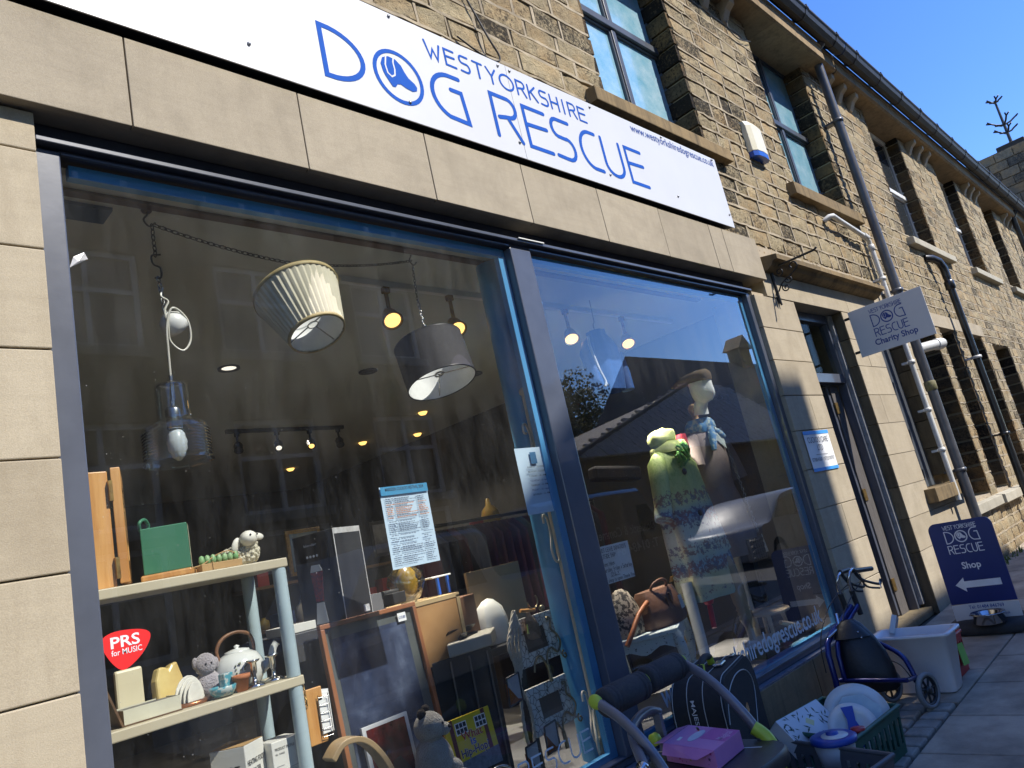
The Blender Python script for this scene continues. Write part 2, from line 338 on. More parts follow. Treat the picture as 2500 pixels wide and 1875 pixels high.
# ================================================================ materials in use
STONE = stone_mat('rock_faced_stone', (.53, .435, .265), (.38, .305, .185), (.020, .017, .013), .05)
STONE2 = stone_mat('terrace_stone', (.51, .42, .26), (.36, .29, .18), (.025, .022, .017), .012, 1.1)
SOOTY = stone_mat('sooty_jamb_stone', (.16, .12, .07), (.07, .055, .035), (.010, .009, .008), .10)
ASH = ashlar_mat('ashlar_sandstone', (.48, .41, .295), (.33, .27, .185), .7)
FASC = ashlar_mat('fascia_stone', (.43, .37, .275), (.27, .23, .17), .55)
DARKASH = ashlar_mat('dark_ashlar', (.23, .175, .10), (.05, .042, .03), 1.5)  # darker, more streaked ashlar for the reveals behind the pale fronts
RISER = ashlar_mat('riser_stone', (.30, .235, .14), (.12, .10, .065), 1.2)
MORTAR = mat('lime_pointing', (.44, .365, .25), (.24, .195, .13), 7, .92, 0, .5, 150, .004)
BACK = mat('wall_core', (.40, .33, .23), None, 8, .95)
SILLM = ashlar_mat('weathered_sill', (.30, .215, .11), (.06, .05, .035), 1.3)
PALESILL = ashlar_mat('painted_sill', (.50, .46, .36), (.30, .27, .20), .6)
GREY = mat('dark_grey_gloss_paint', (.088, .098, .125), (.070, .078, .10), 5, .32, 0, .08, 40, .002, coat=.25)
NAVY = mat('dark_header_paint', (.030, .034, .055), (.022, .025, .04), 7, .5)
BLUEF = mat('sky_blue_paint', (.09, .35, .66), (.075, .30, .60), 4, .45, 0, .06)
CASE = mat('grey_casement_paint', (.075, .085, .10), (.055, .062, .075), 6, .4)
WHITEP = mat('white_frame_paint', (.74, .74, .70), (.62, .61, .57), 7, .45)
LEAD = mat('black_gutter_paint', (.018, .017, .017), (.04, .036, .032), 6, .55, 0, .2, 30, .004, st=(1, 8, 8))
PIPEG = mat('grey_pipe_paint', (.085, .088, .10), (.06, .062, .07), 8, .38, 0, .1)
PIPEK = mat('black_pipe_paint', (.012, .012, .013), (.03, .03, .03), 9, .3)
PIPEW = mat('white_pipe_plastic', (.66, .66, .63), (.52, .51, .47), 7, .45)
IRON = mat('black_wrought_iron', (.015, .015, .016), (.03, .028, .026), 20, .45, .3, .2)
GLASS = glass_mat('shop_glass', (.93, .95, .94), .075, 1.0, .036)
UPGLASS = glass_mat('upper_glass', (.9, .95, .97), .10, 1.0, .0)
SLATE = mat('slate', (.07, .072, .08), (.13, .125, .12), 3, .7, 0, .3, 40, .004)
def obscured():
    m, n, l = nodes('obscured_glass'); p = pos(n)
    a = noise(n, l, p, 5.0, 6, .75); b = noise(n, l, p, 120, 3, .7)
    c = ramp(n, l, mth(n, l, 'ADD', mth(n, l, 'MULTIPLY', a, .75), mth(n, l, 'MULTIPLY', b, .35)), [(.36, (.13, .36, .46)), (.55, (.26, .46, .55)), (.72, (.42, .58, .65))])  # reflected sky painted in as a mottled pale blue base
    return finish(m, n, l, c, .10, 0, b, .25, .002, .9, .6)
OBSC = obscured()

# ================================================================ stone courses
from bpy_extras.object_utils import world_to_camera_view
def rock_mesh(i):
    rg = random.Random(100 + i); nx, nzz = 6, 3; vs = []; mb = MB()
    for a in range(nzz):
        for b in range(nx):
            x, z = b / (nx - 1) - .5, a / (nzz - 1) - .5; e = (b in (0, nx - 1)) or (a in (0, nzz - 1))
            vs.append((x + (rg.uniform(-.035, .035) if 0 < b < nx - 1 or True else 0) * (.5 if e else 1), -(rg.uniform(.15, .75) if e else rg.uniform(.6, 1.5)), z + rg.uniform(-.07, .07)))
    fs = [(a * nx + b, a * nx + b + 1, (a + 1) * nx + b + 1, (a + 1) * nx + b) for a in range(nzz - 1) for b in range(nx - 1)]
    ring = list(range(nx)) + [nx * k + nx - 1 for k in range(1, nzz)] + [nx * (nzz - 1) + b for b in range(nx - 2, -1, -1)] + [nx * k for k in range(nzz - 2, 0, -1)]
    k = len(vs); vs += [(vs[i_][0], .3, vs[i_][2]) for i_ in ring]; q = len(ring)
    mb.add(vs, fs, True); mb.add(vs, [(ring[(j + 1) % q], ring[j], k + j, k + (j + 1) % q) for j in range(q)])
    return mb
ROCKS = [rock_mesh(i).mesh('stone', STONE) for i in range(10)]
ROCKS2 = [rock_mesh(i + 20).mesh('stone', STONE2) for i in range(10)]
def cut(iv, holes):
    out = [iv]
    for a, b in holes:
        nx_ = []
        for s, e in out:
            if b <= s or a >= e: nx_.append((s, e)); continue
            if a > s: nx_.append((s, a))
            if b < e: nx_.append((b, e))
        out = nx_
    return [q for q in out if q[1] - q[0] > .03]
def lay_stones(parent, rocks, mt, x0, x1, z0, z1, holes, ch, lmin, lmax, y, limit, pointing=True, seed=1, proud=.014):
    rg = random.Random(seed); st = []; pt = MB(); z = z0
    while z < z1 - .03:
        h = min(ch * rg.uniform(.80, 1.18), z1 - z); zm = z + h / 2
        hs = [(a, b) for a, b, c, d in holes if c < zm < d]
        for s, e in cut((x0, x1), hs):
            x = s
            while x < e - .02:
                L = rg.uniform(lmin, lmax)
                if e - (x + L) < lmin * .6: L = e - x
                st.append((x + L / 2, zm, L, h)); x += L
                if x < e - .02 and pointing:
                    o = rg.uniform(-.01, .01); g = rg.uniform(.008, .014); yy = y - proud * .8
                    pt.add([(x - g + o, yy, z), (x + g, yy, z), (x + g - o, yy, z + h), (x - g, yy, z + h), (x - g + o, y + .03, z), (x + g, y + .03, z), (x + g - o, y + .03, z + h), (x - g, y + .03, z + h)], [(0, 1, 2, 3), (0, 3, 7, 4), (1, 5, 6, 2)])
        if pointing and z > z0 + .02:
            for s, e in cut((x0, x1), [(a, b) for a, b, c, d in holes if c < z < d]):
                n = max(2, int((e - s) / .09)); w1 = [rg.uniform(-.006, .006) for _ in range(n + 1)]; tk = [rg.uniform(.007, .014) for _ in range(n + 1)]; vs = []
                for i in range(n + 1):
                    xx = s + (e - s) * i / n; zz = z + w1[i]; yy = y - proud * rg.uniform(.8, 1.3)
                    vs += [(xx, y + .03, zz - tk[i]), (xx, yy, zz - tk[i]), (xx, yy, zz + tk[i] * .8), (xx, y + .03, zz + tk[i])]
                pt.add(vs, [(4 * i + j, 4 * i + 4 + j, 4 * i + 5 + j, 4 * i + 1 + j) for i in range(n) for j in range(3)])
        z += h
    bpy.context.view_layer.update(); seen = []; other = []
    for s in st:
        v = world_to_camera_view(SC, cam, Vector((s[0], y, s[1])))
        (seen if (-.03 < v.x < 1.03 and -.03 < v.y < 1.03 and v.z > 0) else other).append((v.z, s))
    seen.sort(); other += seen[limit:]; seen = seen[:limit]
    for _, (xc, zc, L, h) in seen:
        inst('stone', rg.choice(rocks), (xc, y + .008, zc), parent, (L - .012, .022 * rg.uniform(.7, 1.4), h - .010))
    mb = MB()
    for _, (xc, zc, L, h) in other:
        a, b, c, d = xc - L / 2 + .006, xc + L / 2 - .006, zc - h / 2 + .005, zc + h / 2 - .005; q = [y - rg.uniform(.002, .02) for _ in range(4)]
        mb.add([(a, y + .02, c), (b, y + .02, c), (b, y + .02, d), (a, y + .02, d), (a + .012, q[0], c + .01), (b - .012, q[1], c + .01), (b - .012, q[2], d - .01), (a + .012, q[3], d - .01)],
               [(4, 5, 6, 7), (0, 1, 5, 4), (1, 2, 6, 5), (2, 3, 7, 6), (3, 0, 4, 7)])
    if other: mb.build('stonework', mt, parent, kind='stuff')
    if pointing: pt.build('pointing', MORTAR, parent, kind='stuff')
def slab(mb, x0, x1, z0, z1, holes, y0, y1):
    xs = sorted({x0, x1} | {v for h in holes for v in h[:2] if x0 < v < x1}); zs = sorted({z0, z1} | {v for h in holes for v in h[2:] if z0 < v < z1})
    for i in range(len(xs) - 1):
        for j in range(len(zs) - 1):
            xm, zm = (xs[i] + xs[i + 1]) / 2, (zs[j] + zs[j + 1]) / 2
            if not any(h[0] < xm < h[1] and h[2] < zm < h[3] for h in holes): mb.box(xs[i], xs[i + 1], y0, y1, zs[j], zs[j + 1])
    return mb
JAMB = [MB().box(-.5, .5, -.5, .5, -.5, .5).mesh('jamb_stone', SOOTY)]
def jambs(parent, x, z0, z1, y0, y1, ch, right=True, seed=3):
    """the stones that turn the corner of an opening, pale joints between them"""
    rg = random.Random(seed); z = z0; d = .5 if right else -.5
    while z < z1 - .04:
        h = min(ch * rg.uniform(.9, 1.1), z1 - z); wq = .05
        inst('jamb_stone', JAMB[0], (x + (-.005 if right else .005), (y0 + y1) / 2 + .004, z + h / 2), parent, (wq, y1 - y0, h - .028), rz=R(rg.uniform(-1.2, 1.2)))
        z += h
def blocks(parent, name, mt, x0, x1, zs, y0, y1, split=None, bev=.004):
    """ashlar: one block per course between the heights zs, some courses split in two"""
    for i in range(len(zs) - 1):
        cuts = [x0, x1] if not split or i not in split else [x0, split[i], x1]
        for a, b in zip(cuts, cuts[1:]):
            MB().box(a + .002, b - .002, y0 + random.uniform(0, .003), y1, zs[i] + .0025, zs[i + 1] - .0025).build(name, mt, parent, bev)

# ================================================================ ground
def ground_sheet(name, x0, x1, y0, y1, mt, dz=0.0, n=1):
    return struct(MB().quad((x0, y0, gz(x0) + dz), (x1, y0, gz(x1) + dz), (x1, y1, gz(x1) + dz), (x0, y1, gz(x0) + dz)).build(name, mt))
TARMAC = mat('tarmac', (.055, .055, .058), (.04, .04, .043), 3, .85, 0, .5, 180, .006)
FLAG = stone_mat('flag', (.23, .19, .14), (.16, .135, .105), (.05, .045, .04), -.08); FLAG = mat('paving_stone', (.43, .355, .265), (.20, .165, .125), 2.4, .85, 0, .5, 60, .005, lo=.38, hi=.66)
SETT = mat('sett_stone', (.34, .31, .26), (.20, .18, .15), 8, .85, 0, .5, 120, .006)
GRIT = mat('joint_grit', (.06, .052, .04), (.09, .08, .06), 12, .95, 0, .5, 200, .004)
ground_sheet('ground', -90, 160, -160, 160, TARMAC, -.20)
ground_sheet('road', -40, 60, -9.2, -2.28, TARMAC, -.13)
pv = struct(MB().add([(x, y, gz(x) + d) for d in (-.16, -.035) for x, y in ((-8, -2.12), (40, -2.12), (40, .2), (-8, .2))], [(3, 2, 1, 0), (4, 5, 6, 7), (0, 1, 5, 4), (1, 2, 6, 5), (2, 3, 7, 6), (3, 0, 4, 7)]).build('pavement', GRIT))
def flag(x0, x1, y0, y1, mt, name, g=.006, t=.04, bev=.006, dz=0.0):
    tl = random.uniform(-.002, .002); top = [(x0 + g, y0 + g), (x1 - g, y0 + g), (x1 - g, y1 - g), (x0 + g, y1 - g)]
    mb = MB(); mb.add([(x, y, gz(x) - t + dz) for x, y in top] + [(x, y, gz(x) + dz + tl + random.uniform(-.0015, .0015)) for x, y in top], [(3, 2, 1, 0), (4, 5, 6, 7), (0, 1, 5, 4), (1, 2, 6, 5), (2, 3, 7, 6), (3, 0, 4, 7)])
    return mb.build(name, mt, pv, bev)
xx = 4.38
rows = [(-.745, .03, [2.9, 3.98, 4.66, 5.4, 6.05, 6.8, 7.5, 8.3, 9.1, 9.9, 10.8, 11.7, 12.6]), (-1.40, -.745, [1.2, 1.9, 2.6, 3.18, 3.75, 4.36, 4.96, 5.6, 6.3, 7.0, 7.7, 8.5, 9.3, 10.2, 11.2, 12.2, 13.2]), (-2.1, -1.40, [-2, -1.2, -.4, .5, 1.3, 2.2, 2.9, 3.4, 4.05, 4.7, 5.3, 5.9, 6.6, 7.4, 8.2, 9.1, 10, 11, 12])]
for y0, y1, xs in rows:
    for a, b in zip(xs, xs[1:]):
        if y1 > 0 and a < 3.9: continue
        flag(a, b, y0, y1, FLAG, 'paving_flag')
for a, b in zip([-2, -1, -.2, .6, 1.3, 2.0, 2.9], [-1, -.2, .6, 1.3, 2.0, 2.9, 3.0]): flag(a, b, -.745, .03, FLAG, 'paving_flag')
for i in range(7):
    for j in range(5):
        o_ = .07 * (i % 2); flag(3.0 + i * .14, 3.14 + i * .14, -.735 + j * .15 - o_ * .0, -.585 + j * .15, SETT, 'sett', .009, .05, .012, random.uniform(-.006, .004))
for i in range(14): flag(-4 + i * 1.2, -2.8 + i * 1.2, -2.28, -2.12, SETT, 'kerb_stone', .004, .2, .012)

# ================================================================ the shop building
shop = thing('shop_building', 'sandstone shop with a wide grey framed window under a white fascia sign', 'building', (0, .05, 0))
W1 = (3.30, 4.74, 4.36, 6.33); W2 = (6.52, 8.02, 4.36, 6.33)
core = slab(MB(), -3, 8.72, 3.44, 6.6, [W1, W2], .075, .42).build('wall', BACK, shop)
lay_stones(core, ROCKS, STONE, -.6, 8.70, 3.475, 6.34, [W1, W2], .150, .19, .44, .062, 298, seed=5)
for wv in (W1, W2):
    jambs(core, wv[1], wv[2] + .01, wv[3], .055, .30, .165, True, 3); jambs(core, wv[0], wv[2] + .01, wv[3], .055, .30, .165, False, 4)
def sill(parent, x0, x1, z0, z1, mt, yf=-.03):
    return MB().add([(x0, yf, z0), (x1, yf, z0), (x1, .30, z0), (x0, .30, z0), (x0, yf, z1 - .03), (x1, yf, z1 - .03), (x1, .30, z1 + .02), (x0, .30, z1 + .02)], [(0, 3, 2, 1), (4, 5, 6, 7), (0, 1, 5, 4), (1, 2, 6, 5), (2, 3, 7, 6), (3, 0, 4, 7)]).build('sill', mt, parent, .006)
def casement(parent, x0, x1, z0, z1, y, tr, mt, glass, fw=.055, mull=True):
    fr = MB().box(x0, x0 + fw, y - .03, y + .05, z0, z1).box(x1 - fw, x1, y - .03, y + .05, z0, z1).box(x0 + fw, x1 - fw, y - .03, y + .05, z0, z0 + fw).box(x0 + fw, x1 - fw, y - .03, y + .05, z1 - fw, z1)
    xs = [x0 + fw, x1 - fw]; zs = [z0 + fw, z1 - fw]
    if tr: fr.box(x0 + fw, x1 - fw, y - .045, y + .05, tr - .035, tr + .035); zs = [z0 + fw, tr - .035, tr + .035, z1 - fw]
    f = None; xm = (x0 + x1) / 2
    if mull:
        for a, b in ((zs[i], zs[i + 1]) for i in range(0, len(zs), 2)): fr.box(xm - .03, xm + .03, y - .03, y + .05, a, b)
        xs = [x0 + fw, xm - .03, xm + .03, x1 - fw]
    f = fr.build('window_frame', mt, parent, .006)
    for i in range(0, len(xs), 2):
        for j in range(0, len(zs), 2):
            MB().box(xs[i], xs[i] + .02, y - .018, y + .02, zs[j], zs[j + 1]).box(xs[i + 1] - .02, xs[i + 1], y - .018, y + .02, zs[j], zs[j + 1]).box(xs[i] + .02, xs[i + 1] - .02, y - .018, y + .02, zs[j], zs[j] + .02).box(xs[i] + .02, xs[i + 1] - .02, y - .018, y + .02, zs[j + 1] - .02, zs[j + 1]).build('sash', mt, f)
            MB().box(xs[i] + .02, xs[i + 1] - .02, y + .005, y + .013, zs[j] + .02, zs[j + 1] - .02).build('pane', glass, f)
    return f
for wv in (W1, W2):
    casement(shop, wv[0], wv[1] + .05, wv[2] + .06, wv[3] + .02, .27, 5.38, CASE, OBSC)
sill(shop, 3.06, 4.98, 4.19, 4.33, SILLM); sill(shop, 6.26, 8.16, 4.17, 4.33, SILLM)
CORN = ashlar_mat('cornice_stone', (.36, .26, .145), (.15, .11, .065), 1.2)
# cornice, corbels, gutter, roof
def cornice(parent, x0, x1, yf, z0, z1, step, mt=None):
    x = x0; i = 0
    while x < x1 - .01:
        e = min(x + step * random.uniform(.85, 1.15), x1); e = x1 if x1 - e < .4 else e
        mb = MB(); pr = [(.42, z0), (yf + .03, z0), (yf, z0 + .02), (yf, z1 - .02), (yf - .02, z1), (.42, z1)]
        mb.add([(x + .002, a, b) for a, b in pr] + [(e - .002, a, b) for a, b in pr], [tuple(range(6)), tuple(reversed(range(6, 12)))] + [(j, j + 6, (j + 1) % 6 + 6, (j + 1) % 6) for j in range(6)])
        mb.build('cornice_block', mt or CORN, parent); x = e
def corbel(parent, x, zt, mt=ASH, wd=.10):
    pr = [(.06, zt - .22), (.03, zt - .20), (.0, zt - .15), (-.03, zt - .10), (-.09, zt - .06), (-.10, zt), (.06, zt)]
    mb = MB().add([(x - wd / 2, a, b) for a, b in pr] + [(x + wd / 2, a, b) for a, b in pr], [tuple(range(7)), tuple(reversed(range(7, 14)))] + [(j, j + 7, (j + 1) % 7 + 7, (j + 1) % 7) for j in range(7)])
    return mb.build('corbel', mt, parent)
def gutter(parent, x0, x1, yc, zt, r, name='gutter'):
    pr = [(yc + r, zt - .01), (yc + r * .95, zt - r * .8), (yc + r * .5, zt - r * 1.35), (yc - r * .2, zt - r * 1.45), (yc - r * .75, zt - r * 1.0), (yc - r * .95, zt - r * .45), (yc - r * 1.15, zt - r * .25), (yc - r * 1.15, zt), (yc - r * .95, zt), (yc - r * .8, zt - r * .6), (yc, zt - r * 1.2), (yc + r * .8, zt - r * .5)]
    n = len(pr); mb = MB().add([(x0, a, b) for a, b in pr] + [(x1, a, b) for a, b in pr], [(j, j + n, (j + 1) % n + n, (j + 1) % n) for j in range(n)] + [tuple(range(n)), tuple(reversed(range(n, 2 * n)))])
    g = mb.build(name, LEAD, parent)
    x = x0 + .4; k = 0
    while x < x1:
        c = MB(); big = [(yc + (a - yc) * 1.08, zt + (b - zt) * 1.08 + .003) for a, b in pr[:9]]
        c.add([(x - .03, a, b) for a, b in big] + [(x + .03, a, b) for a, b in big], [(j, j + 9, j + 10, j + 1) for j in range(8)] + [tuple(range(9)), tuple(reversed(range(9, 18)))])
        c.box(x - .008, x + .008, yc - r * 1.2, yc - r * .9, zt, zt + .03); c.build('gutter_bracket', LEAD, g); x += .92
    return g
cornice(shop, -3, 8.22, -.19, 6.30, 6.50, 1.5); cornice(shop, 8.23, 8.70, -.16, 6.36, 6.53, .6)
for x in (5.2, 5.6, 6.0): corbel(shop, x, 6.30)
gutter(shop, -3, 8.7, -.265, 6.66, .088)
MB().add([(-3, -.17, 6.53), (8.7, -.17, 6.53), (8.7, -.17, 6.60), (-3, -.17, 6.60), (-3, 4.5, 9.6), (8.7, 4.5, 9.6), (-3, .42, 6.53), (8.7, .42, 6.53)], [(0, 1, 2, 3), (3, 2, 5, 4), (0, 6, 7, 1)]).build('roof', SLATE, shop)
# fascia of stone panels
fb = MB().box(-3, 4.97, .034, .20, 3.0985, 3.454).build('fascia', BACK, shop)
px = [-2.8, -2.1, -1.4, -.7, 0, .7, 1.4, 2.1, 2.8, 3.5, 4.2, 4.41, 4.985]
for a, b in zip(px, px[1:]): MB().box(a + .0025, b - .0025, random.uniform(0, .002), .032, 3.096, 3.467).build('fascia_panel', FASC, fb, .003)
MB().box(-3, 4.97, .033, .3, 3.455, 3.47).build('fascia_ledge', FASC, shop)
# pilasters
lp = MB().box(-3, -.30, .075, .45, -.2, 3.09).build('pilaster', BACK, shop)
blocks(lp, 'ashlar_block', ASH, -1.1, -.292, [-.12, .25, .59, .925, 1.256, 1.585, 1.922, 2.262, 2.597, 2.945, 3.093], .05, .074)
rp = MB().box(4.78, 5.50, .075, .45, -.1, 3.0).build('door_pilaster', BACK, shop)
zs = [.02, .58, .888, 1.19, 1.497, 1.808, 2.10, 2.40, 2.68, 2.968]
blocks(rp, 'ashlar_block', ASH, 4.76, 5.53, zs, .05, .30, {2: 5.2, 4: 5.28, 5: 5.22, 0: 5.1})
rp2 = MB().box(6.66, 7.42, .075, .45, -.1, 3.0).build('door_pilaster', BACK, shop)
for i in range(len(zs) - 1):
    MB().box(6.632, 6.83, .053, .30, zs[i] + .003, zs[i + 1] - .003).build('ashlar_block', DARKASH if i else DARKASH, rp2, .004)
blocks(rp2, 'ashlar_block', ASH, 6.634, 7.448, zs, .047, .0525, {3: 7.05, 5: 6.95, 6: 6.86, 7: 7.0}, .001)
rp3 = MB().box(7.45, 8.72, .23, .45, -.1, 3.0).build('slot_recess', BACK, shop)
for i in range(1, len(zs) - 1):
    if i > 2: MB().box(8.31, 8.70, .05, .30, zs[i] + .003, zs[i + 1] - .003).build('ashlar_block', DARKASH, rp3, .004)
blocks(rp3, 'ashlar_block', ASH, 8.315, 8.70, zs[3:], .044, .0495, None, .001)
blocks(rp3, 'ashlar_block', ASH, 7.452, 8.70, zs[:3] + [1.0], .05, .228)
MB().box(7.30, 8.62, -.06, .21, .955, 1.095).build('sill', SILLM, shop, .006)
MB().box(7.46, 8.30, .20, .225, 1.1, 2.97).build('slot_glazing', CASE, shop)
MB().box(7.44, 7.475, .19, .2, 1.1, 2.97).build('slot_frame', CASE, shop)
# lintel and hood mould
for a, b in ((5.0, 6.86), (6.86, 7.35), (7.35, 8.70)): MB().box(a + .002, b - .002, .045, .40, 2.97, 3.20).build('lintel', ASH, shop, .004)
MB().box(4.99, 8.7, .05, .45, 3.20, 3.45).build('wall_strip', BACK, shop)
lay_stones(shop, ROCKS, STONE, 5.02, 8.70, 3.335, 3.475, [], .14, .2, .4, .062, 20, True, 9)
hp = [(.06, 3.195), (.03, 3.195), (.0, 3.205), (-.035, 3.225), (-.055, 3.255), (-.075, 3.262), (-.10, 3.262), (-.10, 3.305), (.06, 3.335)]
for a, b in ((5.07, 6.0), (6.0, 6.85), (6.85, 7.78)):
    MB().add([(a + .002, y, z) for y, z in hp] + [(b - .002, y, z) for y, z in hp], [tuple(range(9)), tuple(reversed(range(9, 18)))] + [(j, j + 9, (j + 1) % 9 + 9, (j + 1) % 9) for j in range(9)]).build('hood_mould', SILLM, shop)
# door
dr = MB().box(5.50, 5.58, .19, .27, .075, 2.97).box(6.54, 6.64, .19, .27, .075, 2.97).box(5.58, 6.54, .19, .27, 2.88, 2.97).box(5.58, 6.54, .185, .27, 2.265, 2.355).build('door_frame', GREY, shop, .004)
MB().box(6.585, 6.66, .15, .19, .12, 2.965).build('mastic_strip', mat('mastic', (.30, .31, .32), (.2, .2, .2), 20, .8, 0, .6, 70, .01), shop, .004)
MB().box(5.60, 6.52, .225, .232, 2.375, 2.86).build('fanlight', glass_mat('dull_fanlight', (.8, .82, .78), .03, .03), shop)
MB().box(5.58, 6.54, .40, .43, 2.36, 2.97).build('fanlight_backing', mat('blind_paper', (.20, .205, .175), None, 3), shop)
leaf = MB().box(6.25, 6.295, .275, 1.08, .1, 2.25).build('door_leaf', GREY, shop, .004)
MB().box(6.30, 6.50, .262, .29, .09, 2.25).build('door_lining', mat('worn_timber', (.11, .10, .095), (.065, .058, .055), 9, .8, 0, .3, st=(8, 8, 1)), shop)
BRASS = mat('tarnished_brass', (.42, .28, .09), (.22, .13, .05), 30, .4, .8)
for z in (.36, 1.19, 2.03): MB().box(6.285, 6.36, .252, .262, z - .055, z + .055).build('hinge', BRASS, leaf, .002)
MB().box(5.5, 6.64, .10, .42, gz(6) - .02, .09).build('doorstep', RISER, shop, .01)
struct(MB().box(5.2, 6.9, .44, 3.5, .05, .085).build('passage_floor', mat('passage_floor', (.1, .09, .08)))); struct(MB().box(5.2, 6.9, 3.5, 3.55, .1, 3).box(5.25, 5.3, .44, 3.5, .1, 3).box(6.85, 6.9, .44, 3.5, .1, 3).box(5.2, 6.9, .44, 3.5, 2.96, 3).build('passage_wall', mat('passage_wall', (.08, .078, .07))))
# stall riser
rb_ = MB().box(-.30, 4.78, .075, .3, -.25, .285).build('stall_riser', BACK, shop)
for a, b in zip([-.29, .6, 1.5, 2.35, 3.16, 3.94], [.6, 1.5, 2.35, 3.16, 3.94, 4.775]): MB().box(a + .003, b - .003, .04, .074, -.2, .287).build('riser_block', RISER, rb_, .005)
MB().box(-.29, 4.77, .045, .14, .288, .3).build('lead_flashing', mat('lead', (.10, .115, .17), (.2, .21, .25), 20, .5, .3, .6, 60, .01, st=(1, 3, 3)), shop)
# shop window frame
sf = MB().box(-.292, -.215, .088, .16, .302, 2.985).box(4.70, 4.765, .088, .16, .302, 2.985).box(-.215, 4.70, .092, .16, .302, .337)
sf.box(-.215, 1.945, .085, .17, .337, .347).box(2.11, 4.70, .085, .17, .337, .347)
sf = sf.build('shop_window_frame', GREY, shop, .005)
MB().box(1.945, 2.11, .082, .17, .338, 2.965).build('mullion', GREY, shop, .006)
MB().box(-.292, 4.765, .118, .204, 2.999, 3.0970).build('header_board', NAVY, shop); MB().box(-3, 5.0, .206, .44, 3.055, 3.438).build('header_core', BACK, shop)
MB().box(-.292, 4.765, .060, .118, 2.998, 3.016).build('head_moulding', GREY, shop, .003)
MB().box(-.215, 4.70, .098, .118, 2.975, 2.998).build('head_frame', NAVY, shop)
MB().box(-.212, 1.944, .085, .098, 2.974, 2.981).box(2.112, 4.70, .085, .098, 2.974, 2.981).build('head_bead', GREY, shop)
MB().box(2.0, 2.21, .05, .06, 3.012, 3.018).build('peeling_strip', WHITEP, shop)
for a, b in ((-.215, 1.944), (2.111, 4.70)):
    MB().quad((a, .128, .347), (b, .128, .347), (b, .128, 2.975), (a, .128, 2.975)).build('shop_window_pane', GLASS, shop)
    MB().box(b - .05, b, .135, .17, .347, 2.97).box(a + .035, b - .05, .135, .17, 2.925, 2.97).box(a + .035, b - .05, .135, .17, .347, .375).build('inner_frame', BLUEF, shop)
# ================================================================ room inside
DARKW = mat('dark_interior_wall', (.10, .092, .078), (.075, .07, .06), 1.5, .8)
CEILM = mat('grey_green_ceiling', (.56, .58, .52), (.50, .52, .47), .8, .85)
struct(MB().box(-3, 5.0, .17, 8, 3.0, 3.05).build('ceiling', CEILM))
struct(MB().box(-3, 5.0, .3, 8, -.1, .02).build('shop_floor', mat('vinyl_floor', (.26, .24, .21), None, 3, .6)))
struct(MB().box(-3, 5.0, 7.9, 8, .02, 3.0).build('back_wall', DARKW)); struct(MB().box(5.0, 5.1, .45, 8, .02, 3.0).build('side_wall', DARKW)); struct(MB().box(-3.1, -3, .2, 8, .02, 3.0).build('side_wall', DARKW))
struct(MB().box(-.3, 4.78, .17, 1.15, .27, .30).build('display_shelf', mat('display_boards', (.22, .22, .225), (.17, .17, .175), 5, .7)))
struct(MB().box(-1.5, 4.4, .33, .375, 2.988, 3.002).build('ceiling_strip', wood('brown_batten', (.13, .065, .045), (.08, .04, .03), (3, 20, 20))))
# ================================================================ next house in the terrace
ter = thing('terrace_house', 'long sandstone terrace with white framed windows beyond the grey downpipe', 'building', (8.73, .05, 0))
DGL = finish(*nodes('dark_window_glass'), (.03, .035, .04), .05, 0, spec=.8)
UPW = [(10.20, 11.72, 4.42, 6.38), (13.68, 15.02, 4.42, 6.38), (16.9, 18.15, 4.42, 6.38), (20.6, 21.9, 4.42, 6.38), (24.0, 25.3, 4.42, 6.38), (27.5, 28.8, 4.42, 6.38)]
LOW = [(8.98, 9.87, .82, 3.04), (10.18, 10.88, .82, 3.04), (11.5, 12.5, .82, 3.04), (13.1, 14.3, 1.1, 2.95), (16.2, 17.4, 1.1, 2.95), (19.5, 20.7, 1.1, 2.95)]
tc = slab(MB(), 8.73, 34, -.3, 6.6, UPW + LOW, .075, .40).build('wall', BACK, ter)
lay_stones(tc, ROCKS2, STONE2, 8.74, 34, .05, 6.36, UPW + LOW + [(8.74, 12.7, 3.04, 3.24)], .150, .17, .40, .064, 298, seed=11, proud=.010)
for wv in UPW + LOW:
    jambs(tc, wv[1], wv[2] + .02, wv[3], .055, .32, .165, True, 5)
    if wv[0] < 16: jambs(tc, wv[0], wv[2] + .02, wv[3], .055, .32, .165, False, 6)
for wv in UPW:
    casement(ter, wv[0], wv[1] + .05, wv[2] + .04, wv[3] + .02, .25, 5.35, WHITEP, DGL, .07, False); sill(ter, wv[0] - .08, wv[1] + .55, 4.24, 4.37, PALESILL, -.04)
for i, wv in enumerate(LOW):
    casement(ter, wv[0], wv[1] + .05, wv[2] + .04, wv[3] + .02, .27, None, WHITEP if i > 1 else CASE, DGL, .06, False)
for a, b in ((8.76, 9.9), (9.9, 11.2), (11.2, 12.7)): MB().box(a + .003, b - .003, .045, .40, 3.045, 3.235).build('lintel', ASH, ter, .005)
sill(ter, 10.0, 11.3, .66, .80, PALESILL, -.05); sill(ter, 8.75, 9.98, .66, .80, PALESILL, -.02)
cornice(ter, 8.73, 34, -.16, 6.36, 6.53, 1.35)
for k in range(8):
    for q in range(3): corbel(ter, 8.72 + k * 3.42 + q * .42 + (.0 if k else .0), 6.36)
gutter(ter, 8.73, 34, -.265, 6.66, .088)
MB().add([(8.73, -.17, 6.53), (34, -.17, 6.53), (34, -.17, 6.60), (8.73, -.17, 6.60), (8.73, 4.5, 9.6), (34, 4.5, 9.6), (8.73, .42, 6.53), (34, .42, 6.53)], [(0, 1, 2, 3), (3, 2, 5, 4), (0, 6, 7, 1)]).build('roof', SLATE, ter)
